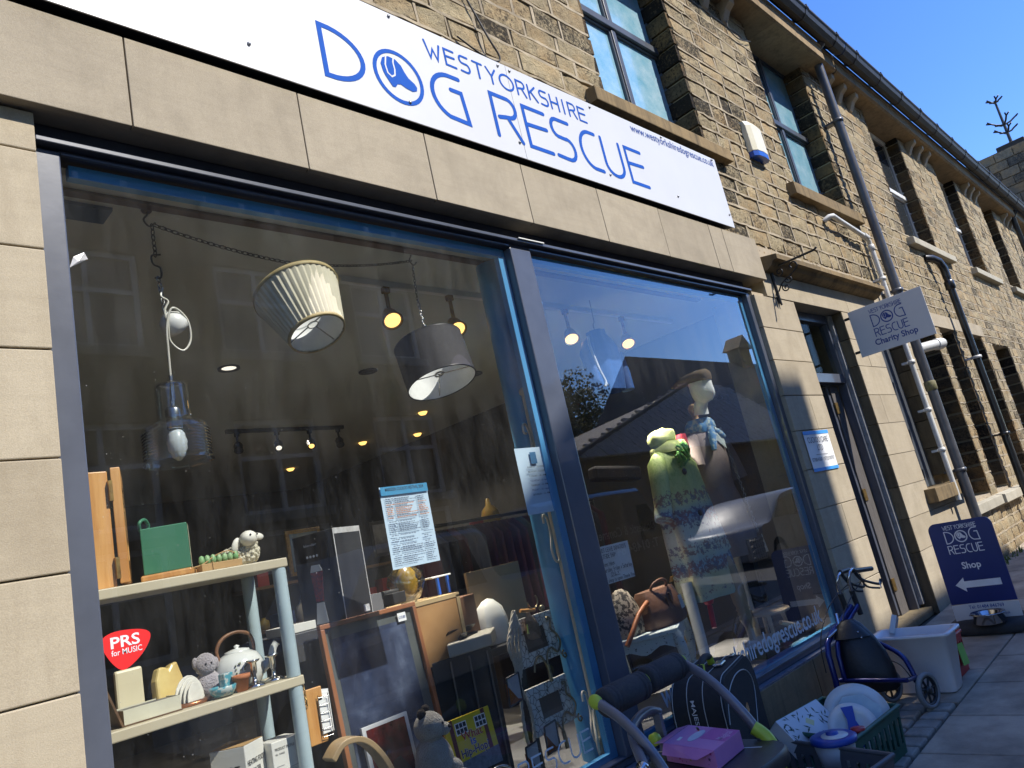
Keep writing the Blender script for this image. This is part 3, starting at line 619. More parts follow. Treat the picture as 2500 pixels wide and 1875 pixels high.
# taller building far along the street: slated slope, stone chimney with an iron finial
far = thing('chapel_house', 'far gabled stone building with slate roof and square chimney above the terrace end', 'building', (45, 2, 0))
FST = stone_mat('far_stone', (.26, .21, .14), (.17, .14, .10), (.04, .035, .03), .0, .4)
MB().box(47.4, 56, 1.0, 9, 0, 16.9).build('gable_wall', FST, far)
for k in range(9):
    for q in range(3): MB().box(47.33, 47.39, 1.0 + q * .9 + (k % 2) * .4, 1.86 + q * .9 + (k % 2) * .4, 12.2 + k * .52, 12.68 + k * .52).build('stone', FST, far, .02)
for k in range(10):
    for q in range(11):
        x = 36 + q * 1.02 + (k % 2) * .5; z = 9.2 + k * .72; y = .8 + k * .5
        if x < 47.0: MB().add([(x, y, z - .06), (x + .98, y, z - .06), (x + .98, y + .62, z + .8), (x, y + .62, z + .8), (x, y, z), (x + .98, y, z), (x + .98, y + .6, z + .86), (x, y + .6, z + .86)], [(0, 1, 5, 4), (4, 5, 6, 7), (1, 2, 6, 5), (3, 0, 4, 7)]).build('slate', SLATE, far)
MB().add([(34, .9, 9.1), (47.3, .9, 9.1), (47.3, 6, 16.2), (34, 6, 16.2), (34, 6, 0), (47.3, 6, 0), (34, .9, 0), (47.3, .9, 0)], [(0, 1, 2, 3), (3, 2, 5, 4), (6, 7, 1, 0), (0, 3, 4, 6)]).build('roof', SLATE, far)
ch = MB().box(48.7, 50.7, 1.3, 2.7, 16.9, 17.6).build('chimney_cap', mat('sooty_cap', (.03, .028, .025), None, 9, .9), far, .05)
fin = thing('iron_finial', 'black wrought iron finial standing on the far chimney against the sky', 'finial', (49.7, 2, 17.6))
MB().tube([(49.7, 2, 17.6), (49.7, 2, 20.6)], [.09, .055], 8).ball((49.7, 2, 17.75), .2, 8, 5).build('rod', IRON, fin)
for zc, L in ((19.0, .62), (18.5, .42), (20.5, .22)):
    for k in range(4):
        a = k * math.pi / 2 + .5; d = Vector((math.cos(a), math.sin(a), .45)); s_ = Vector((49.7, 2, zc)); e = s_ + d * L
        mb = MB().tube([s_, s_ + d * L * .6 + Vector((0, 0, -.05)), e], .05, 6)
        for t in (-.5, .5): mb.tube([e, e + Vector((math.cos(a + t), math.sin(a + t), .5)) * .22], .045, 6)
        mb.build('scroll_arm', IRON, fin)
# ================================================================ pipes and wires on the wall
def clip(mb, x, y, z, r): return mb.lathe([(r, -.02), (r + .012, -.02), (r + .012, .02), (r, .02)], (x, y, z), 14).box(x - .05, x + .05, y + r, .05, z - .012, z + .012)
dp = thing('downpipe', 'dark grey round downpipe between the shop and the terrace', 'downpipe', (8.22, -.10, 0))
MB().tube([(8.22, -.10, z) for z in (.1, 2.26, 2.27, 6.40)], .052, 16).tube([(8.22, -.10, 6.40), (8.22, -.13, 6.5), (8.22, -.22, 6.56)], .052, 14).build('pipe', PIPEG, dp)
for z in (5.52, 3.3, 1.2): clip(MB(), 8.22, -.10, z, .052).build('pipe_clip', PIPEG, dp)
MB().lathe([(.053, 0), (.062, .01), (.062, .10), (.053, .11)], (8.22, -.10, 2.1), 16).build('collar', mat('mossy_tape', (.12, .12, .04), (.2, .17, .1), 25, .8), dp)
wp = thing('white_waste_pipe', 'slim white plastic waste pipe bending down beside the grey downpipe', 'waste pipe', (8.02, -.04, 0))
MB().tube([(6.98, .04, 4.02), (7.0, -.02, 4.05), (7.06, -.04, 4.06), (7.2, -.04, 4.04), (7.95, -.04, 3.96), (8.02, -.04, 3.92), (8.03, -.04, 3.8), (8.04, -.04, .9)], .027, 12).build('pipe', PIPEW, wp)
MB().lathe([(.027, 0), (.036, .004), (.036, .07), (.027, .075)], (8.03, -.04, 3.80), 14).tube([(7.88, -.04, 3.97), (7.99, -.04, 3.955)], .036, 12).build('elbow', PIPEW, wp)
for z in (3.45, 2.45, 1.9, 1.45): clip(MB(), 8.04, -.04, z, .027).build('pipe_clip', PIPEW, wp)
rp_ = thing('white_rain_outlet', 'short stubby white plastic outlet behind the hanging sign', 'outlet', (9.1, -.15, 2.7))
MB().tube([(8.6, .04, 2.64), (8.9, -.10, 2.67), (9.06, -.17, 2.68)], .06, 14).build('outlet', PIPEW, rp_)
MB().tube([(8.95, -.12, 2.672), (9.03, -.157, 2.678)], .07, 14).build('collar', PIPEW, rp_)
bp = thing('black_downpipe', 'black cast iron downpipe under the first terrace sill', 'downpipe', (10.95, -.06, 0))
MB().tube([(10.98, -.08, 3.98), (10.98, -.08, .2)], .048, 14).build('pipe', PIPEK, bp)
MB().tube([(10.7, .05, 4.12), (10.78, -.02, 4.10), (10.92, -.06, 4.06), (10.98, -.08, 3.95), (10.98, -.08, 3.8)], .055, 12).lathe([(.05, 0), (.066, .01), (.066, .12), (.05, .14)], (10.98, -.08, 3.62), 14).build('swan_neck', PIPEK, bp)
for z in (2.6, 1.5): clip(MB(), 10.98, -.08, z, .055).build('pipe_clip', PIPEW if z > 2 else PIPEK, bp)
bp2 = thing('black_rainwater_pipe', 'black rainwater pipe dropping from the gutter far along the terrace', 'downpipe', (19.6, -.1, 0))
MB().tube([(19.6, -.2, 6.5), (19.6, -.1, 6.35), (19.6, -.1, .2)], .055, 12).build('pipe', PIPEK, bp2)
tag(MB().tube(spline([(1.98, .03, 4.62), (2.05, .02, 4.45), (2.09, .0, 4.3), (2.15, .0, 4.2), (2.12, .01, 4.16), (2.0, .02, 4.18), (1.85, .03, 4.24)]), .006, 6).build('cable', mat('black_cable', (.02, .02, .02))), 'loose black cable looping down the stone above the sign', 'cable')
tag(MB().tube(spline([(6.05, .03, 6.2), (6.0, .02, 6.0), (6.2, .02, 5.96), (6.5, .02, 6.05)]), .005, 6).build('thin_cable', MATS['black_cable']), 'thin dark wire on the stone just under the cornice', 'cable')
# ================================================================ burglar alarm
al = thing('alarm_box', 'cream burglar alarm box with a blue base on the stone wall', 'alarm', (5.75, .02, 4.6))
def prof_box(y0, z0, z1, x0, x1, dep):
    xs = [x0, x0 + .05, (x0 + x1) / 2, x1 - .05, x1]; ds = [dep * .55, dep * .9, dep, dep * .9, dep * .55]; mb = MB(); vs = []
    for z, k in ((z0, 1.0), (z1 - .05 if z1 - z0 > .1 else z1 - .01, 1), (z1, .7 if z1 - z0 > .1 else 1.0)): vs += [(x, y0 - d * k, z) for x, d in zip(xs, ds)]
    vs += [(x, y0, z) for z in (z0, z1) for x in (x0, x1)]
    mb.add(vs, [(r * 5 + i, r * 5 + i + 1, r * 5 + 6 + i, r * 5 + 5 + i) for r in range(2) for i in range(4)] + [(15, 0, 5, 10, 17), (4, 16, 18, 14, 9), (10, 11, 12, 13, 14, 18, 17), (15, 16, 4, 3, 2, 1, 0)]); return mb
prof_box(.05, 4.48, 4.80, 5.57, 5.88, .085).build('case', mat('cream_plastic', (.78, .73, .55), (.70, .65, .48), 5, .35), al, .004)
prof_box(.05, 4.425, 4.479, 5.575, 5.875, .083).build('strobe_base', mat('blue_lens', (.02, .10, .48), (.02, .08, .36), 5, .25), al, .003)
# ================================================================ fascia sign
SIGNW = mat('white_sign_board', (.60, .605, .61), (.575, .58, .585), 2, .38)
LOGO = flat('sign_blue', (.007, .085, .42), .75, spec=.15); LOGON = flat('logo_navy', (.015, .05, .26), .4); LOGOW = flat('logo_white', (.72, .73, .75), .5); NAVYB = mat('navy_board', (.010, .022, .145), (.008, .017, .115), 3, .35)
fs = thing('fascia_sign', 'long white fascia sign with big thin blue lettering above the shop window', 'sign', (1.8, -.058, 3.77))
for a, b in ((-1.6, 2.144), (2.147, 4.608)): MB().box(a, b, -.025, -.019, 3.495, 4.118).build('board', SIGNW, fs, .001)
MB().box(-1.6, 4.59, -.018, .032, 3.502, 3.55).box(-1.6, 4.59, -.018, .055, 4.04, 4.10).build('batten', mat('gap_shade_black', (.008, .008, .012)), fs)  # near-black colour paints the shade of the gap behind the sign board
FS = lambda a, b, d=0.0: Vector((-.9355 + (a + .9355) * 1.01426, -.0258 - d, 1.3716 + (b - 1.3716) * 1.01426))
def dog_head(F, cx_, cy_, r, mt, parent, bgm, sw, d=0.0):
    mb = MB(); mb.ribbon([(cx_ + (r - sw / 2) * math.cos(R(a)), cy_ + (r - sw / 2) * math.sin(R(a))) for a in range(0, 360, 10)], sw, F, d, True)
    P = lambda l: [F(cx_ + x * r, cy_ + y * r, d + .0002) for x, y in l]
    head = [(-.62, .02), (-.66, .30), (-.55, .55), (-.30, .68), (-.02, .66), (.18, .50), (.28, .28), (.40, .10), (.62, -.04), (.70, -.16), (.66, -.30), (.48, -.38), (.22, -.34), (.02, -.26), (-.12, -.30), (-.22, -.44), (-.34, -.46), (-.46, -.28), (-.56, -.12)]
    mb.add(P(head), [tuple(range(len(head)))])
    e = mb.build('dog_head_emblem', mt, parent)
    ear = [(-.40, .64), (-.48, .30), (-.44, .02), (-.30, -.08), (-.16, .02), (-.12, .25), (-.14, .50), (-.10, .66)]
    MB().ribbon([(cx_ + x * r, cy_ + y * r) for x, y in ear], r * .055, F, d + .0007).build('ear_outline', bgm, e)
def deco_letter(ch, x0, x1, z0, z1, sw, F, mt, parent):
    mb = MB(); stroke_char(mb, ch, x0 + sw / 2, z0 + sw / 2, x1 - x0 - sw, z1 - z0 - sw, sw, F, .0008); return mb.build('letter', mt, parent)
for c, a, b in (('D', .82, 1.06), ('G', 1.455, 1.705), ('R', 1.895, 2.115), ('E', 2.155, 2.375), ('S', 2.388, 2.605), ('C', 2.655, 2.868), ('U', 2.893, 3.115), ('E', 3.16, 3.38)): deco_letter(c, a, b, 3.553, 3.845, .0265, FS, LOGO, fs)
dog_head(FS, 1.257, 3.70, .152, LOGO, fs, SIGNW, .022, .0008)
x = 1.473; 
for wd in ('WEST', 'YORKSHIRE'):
    for c in wd:
        k = {'I': .055, 'O': .125, 'W': .115}.get(c, .083)
        deco_letter(c, x, x + k, 3.90, 4.012, .0135, FS, LOGO, fs); x += k + .0165 + (.004 if wd == 'WEST' else 0)
    x = 1.918
font_text('www.westyorkshiredogrescue.co.uk', FS, 3.33, 4.0, 1.155, .066, .002, LOGON, fs, 'web_address')
STEEL = mat('zinc_screw', (.35, .35, .36), (.2, .2, .2), 30, .4, .8)
for bx, bz in ((.47, 3.58), (1.27, 4.058), (2.035, 4.052), (2.13, 4.05), (2.88, 4.046), (3.73, 4.06), (4.475, 4.06), (4.497, 3.574), (3.735, 3.576), (1.295, 3.57), (2.068, 3.562), (2.914, 3.558), (-.3, 4.055)):
    MB().lathe([(.009, 0), (.009, .004), (.006, .008), (0, .009)], FS(bx, bz, -.0008), 10, Matrix.Rotation(R(90), 3, 'X')).build('screw', STEEL, fs)
def logo(F, x, z, W, mt, bgm, parent, sw=1.0):
    """the stacked logo: small WEST YORKSHIRE, tall DOG with the emblem as its O, RESCUE below; W wide, top left at x, z"""
    def put(ch, a, b, z0, z1, s_): mb = MB(); stroke_char(mb, ch, x + a * W, z - z0 * W, (b - a) * W, (z0 - z1) * W, s_ * W * sw, F, .0008); mb.build('letter', mt, parent)
    t = .02
    for wd in ('WEST', 'YORKSHIRE'):
        for c in wd:
            k = {'I': .03, 'O': .08, 'W': .075}.get(c, .052); put(c, t, t + k, .14, .02, .011); t += k + .018
        t += .03
    put('D', 0.02, .25, .56, .20, .022); put('G', .71, .97, .54, .17, .022); dog_head(F, x + .47 * W, z - .38 * W, .185 * W, mt, parent, bgm, .026 * W * sw, .0008)
    t = .0
    for c in 'RESCUE': put(c, t + .01, t + .135, .88, .64, .02); t += .17
# ================================================================ wall bracket, hanging sign, A-board
wb = thing('iron_bracket', 'empty black wrought iron sign bracket with scrolls beside the hood stone', 'bracket', (5.2, .05, 3.1))
MB().tube([(5.2, .035, 3.24), (5.2, .035, 2.93), (5.2, .03, 2.90)], [.012, .012, .008], 8).tube([(5.2, .04, 3.235), (5.2, -.2, 3.235), (5.2, -.36, 3.235), (5.2, -.385, 3.25)], .010, 8).build('bar', IRON, wb)
def scroll(o, u, v, turns, r0, r1, r, a0, n=40):
    F = frame(o, u, v); return [F((r0 + (r1 - r0) * i / n) * math.cos(a0 + turns * 2 * math.pi * i / n), (r0 + (r1 - r0) * i / n) * math.sin(a0 + turns * 2 * math.pi * i / n)) for i in range(n + 1)]
mb = MB().tube(spline([(5.2, .02, 3.02), (5.2, -.03, 3.08), (5.2, -.12, 3.12), (5.2, -.19, 3.17), (5.2, -.17, 3.215), (5.2, -.13, 3.20), (5.2, -.14, 3.17)], 8), .007, 6)
mb.tube(scroll((5.2, -.05, 3.03), (0, -1, 0), (0, 0, 1), 1.3, .035, .008, 0, 2.2), .006, 6).tube(scroll((5.2, -.03, 3.18), (0, -1, 0), (0, 0, 1), 1.3, .04, .008, 0, 3.6), .006, 6).tube(scroll((5.2, -.09, 3.09), (0, -1, 0), (0, 0, 1), 1.2, .035, .008, 0, 3.0), .006, 6).build('scrollwork', IRON, wb)
MB().box(5.185, 5.215, .038, .05, 2.92, 3.27).build('back_plate', IRON, wb)
hs = thing('hanging_sign', 'projecting white hanging sign reading Charity Shop in navy', 'sign', (6.63, -.35, 2.7))
hx = 6.63; MB().box(hx - .004, hx + .004, -.690, -.005, 2.462, 2.932).build('board', mat('grey_white_sign', (.72, .70, .66), (.68, .66, .63), 2, .45), hs, .002)
FH = frame((hx - .0055, 0, 0), (0, -1, 0), (0, 0, 1))
logo(FH, .19, 2.890, .315, LOGON, MATS['grey_white_sign'], hs, 1.35); font_text('Charity Shop', FH, .165, 2.532, .39, .059, .02, LOGON, hs, 'lettering')
MB().box(hx + .0045, hx + .016, -.64, .045, 2.86, 2.885).box(hx + .0045, hx + .016, -.64, .045, 2.51, 2.535).build('arm', IRON, hs)
ab = thing('pavement_sign', 'navy pavement sign reading Shop with a white arrow, on a rubber base', 'sign', (5.8, -.58, gz(5.8)))
FA = frame((5.735, -.335, .107), (-.028, -1, 0), (.05, 0, 1))
def rrect(x0, x1, z0, z1, r, n=6, bot=False):
    p = []
    for cx_, cz_, a in ((x1 - r, z1 - r, 0), (x0 + r, z1 - r, 90)):
        p += [(cx_ + r * math.cos(R(a + 90 * i / n)), cz_ + r * math.sin(R(a + 90 * i / n))) for i in range(n + 1)]
    return p + ([(x0, z0), (x1, z0)] if not bot else [(x0 + r, z0), (x1 - r, z0)])
MB().prism(rrect(0, .465, .126, .76, .06), FA, -.012, 0).build('panel', NAVYB, ab)
cv = [(0, 0), (.465, 0), (.465, .115)] + [(.465 - .465 * i / 10, .115 + .012 * math.sin(math.pi * i / 10)) for i in range(1, 10)] + [(0, .115)]
MB().prism(cv, FA, -.012, .0005).build('white_panel', SIGNW, ab)
logo(FA, .105, .735, .255, LOGOW, NAVYB, ab, 1.35); font_text('Shop', FA, .232, .39, .135, .052, .02, LOGOW, ab, 'lettering', align='C')
MB().add([FA(a, b, .0012) for a, b in ((.075, .27), (.145, .325), (.145, .295), (.40, .295), (.40, .245), (.145, .245), (.145, .215))], [(0, 6, 1), (1, 6, 5, 2), (2, 5, 4, 3)]).build('arrow', LOGOW, ab)
font_text('Tel: 01484 846769', FA, .12, .086, .245, .026, .012, LOGON, ab, 'phone_number', d=.0016); font_text('www.westyorkshiredogrescue.co.uk', FA, .1, .03, .29, .020, .008, LOGON, ab, 'web_address', d=.0016)
RUB = mat('black_rubber', (.022, .022, .024), (.035, .034, .034), 15, .75, 0, .5, 120, .004)
g0 = gz(5.8); mb = MB()
mb.loft([[(5.78 + a * k, -.60 + b * k, g0 + z) for a, b in [(.24 * math.copysign(abs(math.cos(t)) ** .6, math.cos(t)), .33 * math.copysign(abs(math.sin(t)) ** .6, math.sin(t))) for t in [2 * math.pi * i / 28 for i in range(28)]]] for k, z in ((.98, .002), (1, .012), (1, .05), (.93, .072), (.6, .085))]); mb.build('base', RUB, ab)
db = thing('dog_bowl', 'stainless steel dog bowl on the rubber base of the pavement sign', 'bowl', (5.62, -.60, g0 + .08))
CHROME = mat('polished_steel', (.55, .55, .56), (.45, .45, .46), 6, .14, 1.0)
MB().lathe([(.0, .003), (.105, .003), (.115, .012), (.098, .075), (.118, .082), (.122, .078), (.118, .074)], (5.585, -.61, g0 + .074), 28).lathe([(.0, .015), (.08, .015), (.094, .075), (.118, .084)], (5.585, -.61, g0 + .074), 28).build('bowl', CHROME, db)
# ================================================================ paper notices
PAPER = mat('white_paper', (.80, .80, .79), (.76, .76, .75), 5, .7); INK = flat('black_ink', (.02, .02, .025), .7); BLUEP = flat('blue_print', (.05, .30, .72), .6)
def paper(name, label, x0, x1, z0, z1, y, lean=0.0, mt=None, group=None):
    """sheet taped to the glass; it bows a little off the pane"""
    t = thing(name, label, 'notice', ((x0 + x1) / 2, y, (z0 + z1) / 2), group); mb = MB(); n = 6; vs = []
    for i in range(n + 1):
        for j in range(n + 1):
            u, v = i / n, j / n; b = .004 * math.sin(math.pi * u) * math.sin(math.pi * v) + .006 * max(0, u - .8) * (1 - v)
            vs.append((x0 + (x1 - x0) * u + lean * v, y + b, z0 + (z1 - z0) * v))
    mb.add(vs, [(i * (n + 1) + j, (i + 1) * (n + 1) + j, (i + 1) * (n + 1) + j + 1, i * (n + 1) + j + 1) for i in range(n) for j in range(n)], True)
    mb.build('sheet', mt or PAPER, t); return t
ck = paper('care_notice', 'white paper notice reading Cuckoo Care Ltd on the door pillar', 4.862, 5.361, 1.47, 1.796, .045); FC = frame((0, .0435, 0), (1, 0, 0), (0, 0, 1))
for a, b in ((1.470, 1.496), (1.768, 1.797)): MB().quad(*[FC(p, q, .0004) for p, q in ((4.861, a), (5.362, a), (5.362, b), (4.861, b))]).build('blue_band', BLUEP, ck)
font_text('CUCKOO CARE', FC, 5.11, 1.70, .40, .05, -.004, INK, ck, 'lettering', align='C', d=.001); font_text('LTD', FC, 5.11, 1.635, .11, .05, -.004, INK, ck, 'lettering', align='C', d=.001)
MB().quad(*[FC(p, q, .001) for p, q in ((4.99, 1.60), (5.24, 1.60), (5.24, 1.603), (4.99, 1.603))]).build('rule', INK, ck); font_text('07708142601 | 07725700757', FC, 5.11, 1.55, .44, .03, -.004, INK, ck, 'phone_numbers', align='C', d=.001)
FG = frame((0, .136, 0), (1, 0, 0), (0, 0, 1))
BPAP = mat('pale_blue_paper', (.55, .70, .82), (.52, .66, .79), 5, .7)
po = paper('festival_poster', 'festival programme poster taped inside the left pane', .868, 1.116, 1.405, 1.742, .145, 0, BPAP)
FP = frame((0, .139, 0), (1, 0, 0), (0, 0, 1))
MB().quad(*[FP(p, q, .0005) for p, q in ((.869, 1.705), (1.115, 1.705), (1.115, 1.741), (.869, 1.741))]).build('blue_heading', flat('poster_blue', (.05, .28, .50), .6), po)
font_text('MARSDEN CUCKOO FESTIVAL 2024', FP, .992, 1.722, .2, .014, .006, INK, po, 'heading', align='C', d=.001)
txt = MB(); org = MB(); rg = random.Random(4); z = 1.695
while z > 1.42:
    if rg.random() < .1: z -= .009
    tgt = org if rg.random() < .1 else txt
    for a, b in ((.885, .915), (.93, .93 + rg.uniform(.06, .11)), (1.05, 1.05 + rg.uniform(.02, .05))):
        x = a
        while x < b: l_ = rg.uniform(.004, .013); tgt.quad(*[FP(p, q, .0008) for p, q in ((x, z), (x + l_, z), (x + l_, z + .0032), (x, z + .0032))]); x += l_ + .003
    z -= .0078
txt.build('printed_lines', flat('grey_ink', (.10, .13, .2), .7), po); org.build('orange_lines', flat('orange_ink', (.6, .2, .05), .7), po)
hr = paper('hours_notice', 'opening hours sheet taped inside the glass beside the mullion', 1.704, 1.941, 1.527, 1.860, .145, 0, BPAP)
MB().quad(*[FP(p, q, .0006) for p, q in ((1.80, 1.775), (1.845, 1.775), (1.845, 1.835), (1.80, 1.835))]).build('dog_emblem', flat('teal_print', (.04, .16, .32), .6), hr)
for i, (d_, h_) in enumerate((('SUNDAY', 'CLOSED'), ('MONDAY', 'CLOSED'), ('TUESDAY', '10 - 4PM'), ('WEDNESDAY', '10 - 4pm'), ('THURSDAY', '10 - 4PM'), ('FRIDAY', '10 - 4pm'), ('SATURDAY', '10 - 4PM'))):
    font_text(d_ + ' - ' + h_, FP, 1.825, 1.755 - i * .023, .125, .0095, .004, INK if i not in (3, 5) else LOGON, hr, 'hours_line', align='C', d=.001)
dn = paper('donations_notice', 'handwritten notice asking not to leave donations outside the shop', 2.150, 2.425, 1.108, 1.302, .145, .006)
mb = MB(); F2 = FP
for t_, x, z, w_, h_ in (('NOT LEAVE DONATIONS', 2.17, 1.27, .225, .020), ('OUTSIDE SHOP', 2.162, 1.238, .13, .020), ('ations taken:', 2.158, 1.198, .11, .022), ('hursday, friday + Saturday', 2.16, 1.168, .25, .022), ('ONLY', 2.215, 1.145, .07, .016), ('n shop is open Thank You', 2.162, 1.116, .25, .018)):
    stroke_text(mb, t_, x, z, w_, h_, .0022, F2, .001)
mb.ribbon([(2.21, 1.141), (2.29, 1.142)], .002, F2, .001).build('handwriting', INK, dn)
pr = thing('music_licence_sticker', 'red plectrum shaped sticker reading PRS for music on the left pane', 'sticker', (-.14, .127, 1.34))
blob = spline([(-.212, 1.36), (-.205, 1.385), (-.17, 1.397), (-.11, 1.392), (-.077, 1.378), (-.075, 1.355), (-.10, 1.318), (-.14, 1.288), (-.165, 1.286), (-.19, 1.315), (-.212, 1.36)], 4)[:-1]
FI = frame((0, .1275, 0), (1, 0, 0), (0, 0, 1)); MB().add([FI(*p) for p in blob], [tuple(range(len(blob)))]).build('sticker', flat('red_vinyl', (.72, .02, .02), .45), pr)
font_text('PRS', FI, -.145, 1.350, .082, .033, .02, LOGOW, pr, 'lettering', align='C', d=.0008); font_text('for MUSIC', FI, -.143, 1.328, .086, .017, .006, LOGOW, pr, 'lettering', align='C', d=.0008)
gl = thing('window_lettering', 'pale web address lettering along the foot of the right pane', 'lettering', (3.3, .127, .45)); VIN = flat('pale_vinyl', (.60, .68, .74), .6)
font_text('www.westyorkshiredogrescue.co.uk', FI, 2.37, .435, 2.06, .125, .012, VIN, gl, 'web_address', d=.0004)
gl2 = thing('window_name_lettering', 'pale thin RESCUE lettering at the foot of the left pane', 'lettering', (1.5, .127, .45))
t = 1.30
for c in 'RESCUE': deco_letter(c, t, t + .068, .432, .527, .008, FI, VIN, gl2); t += .082

tag(MB().add([(-.206, .1265, 2.578), (-.192, .126, 2.619), (-.158, .1255, 2.64), (-.148, .1265, 2.617), (-.178, .123, 2.604)], [(0, 1, 4), (1, 2, 4), (2, 3, 4), (3, 0, 4)]).build('tape_scrap', mat('crumpled_foil_tape', (.55, .55, .55), (.3, .3, .3), 60, .3, .4)), 'crumpled scrap of silvery tape stuck on the upper left of the left pane', 'tape')
# ================================================================ ceiling lights
WARM = finish(*nodes('lit_lamp_face'), (.9, .8, .5), .4, emit=(1, .55, .14), es=1.3)
COOL = finish(*nodes('dim_lamp_face'), (.9, .9, .85), .4, emit=(1, .9, .75), es=.7)
BLK = mat('black_plastic', (.02, .02, .022), (.035, .035, .037), 10, .4); WHP = mat('white_plastic', (.72, .72, .70), (.66, .66, .63), 8, .35); DKG = mat('dark_grey_metal', (.06, .06, .065), None, 8, .35, .5)
def track(name, label, x0, x1, y, mt): return tag(MB().box(x0, x1, y - .018, y + .018, 2.965, 2.999).build(name, mt), label, 'light track')
track('light_track', 'pale light track on the shop ceiling near the front', 1.28, 4.6, .75, WHP); track('light_track', 'black light track with four spotlights deep inside the shop', 2.1, 3.35, 4.05, BLK)
def spot(x, y, z, face, dx, dy, mt, face_m, label, grp='spotlights on the ceiling tracks'):
    t = thing('spotlight', label, 'spotlight', (x, y, 2.965), grp); d = Vector((dx, dy, -1)).normalized(); p = Vector((x, y, z)); A = d.to_track_quat('Z', 'Y').to_matrix()
    MB().tube([(x, y, 2.965), (x, y, z + .04)], .012, 8).box(x - .02, x + .02, y - .015, y + .015, 2.93, 2.968).build('stem', mt, t)
    MB().lathe([(.0, -.05), (.03, -.05), (.042, -.02), (face, .05), (face + .006, .052), (face - .004, .052), (face - .008, .046)], p, 18, A).build('lamp_housing', mt, t)
    MB().lathe([(0, .047), (face - .008, .046)], p, 18, A).build('lamp_face', face_m, t); return t
spot(1.58, .75, 2.79, .055, -.3, -.75, BRASS, WARM, 'lit warm spotlight between the pleated and the grey lampshade'); spot(2.06, .75, 2.77, .055, -.3, -.75, BRASS, WARM, 'lit warm spotlight just right of the grey lampshade chain')
spot(3.16, .75, 2.77, .055, -.5, -.5, BRASS, WARM, 'lit spotlight above the hanging blue jacket'); spot(3.85, .75, 2.77, .055, -.5, -.5, BRASS, WARM, 'lit spotlight right of the hanging blue jacket')
for x, f, fm, q in ((2.2, .035, DKG, 'unlit leftmost'), (2.6, .035, COOL, 'white lit second'), (2.95, .035, WARM, 'warm lit third'), (3.28, .035, DKG, 'unlit rightmost')): spot(x, 4.05, 2.83, f, -.4, -.8, BLK, fm, q + ' spotlight on the black track deep in the shop')
for x, y, fm, q in ((1.36, 2.31, COOL, 'lit white downlight in the ceiling below the pleated shade'), (2.5, 2.30, DKG, 'unlit downlight ring left of the grey drum shade'), (3.66, 2.30, DKG, 'unlit downlight ring right of the grey drum shade')):
    t = thing('downlight', q, 'downlight', (x, y, 2.99), 'downlights in the shop ceiling'); MB().lathe([(.05, 0), (.075, 0), (.075, -.012), (.05, -.006)], (x, y, 3.0), 20).build('ring', DKG, t); MB().lathe([(0, -.003), (.05, -.003)], (x, y, 3.0), 16).build('lamp', fm, t)
for x, y, q in ((4.06, 3.6, 'small glowing downlight under the grey drum shade'), (4.15, 4.9, 'small glowing downlight deep behind the grey drum shade'), (4.75, 4.6, 'small glowing downlight furthest to the right inside'), (3.9, 6.2, 'tiny glowing downlight near the back of the shop')):
    t = thing('downlight', q, 'downlight', (x, y, 2.98), 'downlights in the shop ceiling'); MB().lathe([(0, -.03), (.03, -.028), (.045, -.012), (.05, 0)], (x, y, 3.0), 14).build('lamp', WARM, t)
tag(MB().box(-.12, .05, .42, .54, 2.985, 2.999).build('ceiling_sticker', flat('dark_blue_print', (.03, .07, .15))), 'small dark blue plate on the ceiling in the top left corner', 'sign')
def lamp(x, y, z, e, tgt=None, ang=70):
    d = bpy.data.lights.new('lamp_light', 'SPOT' if tgt else 'POINT'); d.energy = e; d.color = (1, .90, .76); d.shadow_soft_size = .04
    o = bpy.data.objects.new('lamp_light', d); COL.objects.link(o); o.location = (x, y, z)
    if tgt: d.spot_size = R(ang); d.spot_blend = .6; o.rotation_euler = (Vector((x, y, z)) - Vector(tgt)).to_track_quat('Z', 'Y').to_euler()
lamp(3.13, .72, 2.70, 260, (3.45, .68, 1.2), 58); lamp(3.82, .72, 2.70, 260, (3.85, .68, 1.2), 50); lamp(1.55, .72, 2.72, 90, (1.25, .68, .9), 56); lamp(2.03, .72, 2.70, 90, (1.75, .66, .9), 50)
for x, y in ((1.36, 2.31), (2.9, 4.2), (4.06, 3.6), (4.15, 4.9)): lamp(x, y, 2.95, 24, (x, y, 0), 110)
# ================================================================ chains and hanging lamps
CHAIN = mat('blackened_chain', (.05, .05, .045), (.10, .10, .09), 30, .4, .8); SILV = mat('bright_chain', (.62, .62, .60), (.4, .4, .4), 30, .25, 1.0)
def chain(mb, a, b, sag=0.0, link=.030, r=.0028, w_=.008):
    a, b = Vector(a), Vector(b); L = (b - a).length; n = max(3, int(L / (link * .78)))
    for i in range(n):
        t0, t1 = i / n, (i + 1) / n; P = lambda t: a.lerp(b, t) + Vector((0, 0, -sag * 4 * t * (1 - t)))
        p, q = P(t0), P(t1); d = (q - p); ln = d.length; d.normalize(); u = d.orthogonal().normalized(); u.rotate(Matrix.Rotation(math.pi / 2 * (i % 2) + .4, 3, d)); c = (p + q) / 2; pts = []
        for k in range(8):
            th = 2 * math.pi * k / 8; pts.append(c + d * math.cos(th) * ln * .66 + u * math.sin(th) * w_)
        mb.tube(pts, r, 4, True)
    return mb
HK1, HK2 = (.17, .40, 2.97), (1.51, .40, 2.98)
c1 = thing('hanging_chain', 'dark chain swagged from the left ceiling hook past the pleated shade', 'chain', HK1)
chain(MB(), (HK1[0] + .02, .40, 2.94), (.74, .33, 2.815), .015).build('chain_links', CHAIN, c1); chain(MB(), (.74, .33, 2.815), (HK2[0], .40, 2.965), .02, .026, .0024, .007).build('chain_links', CHAIN, c1)
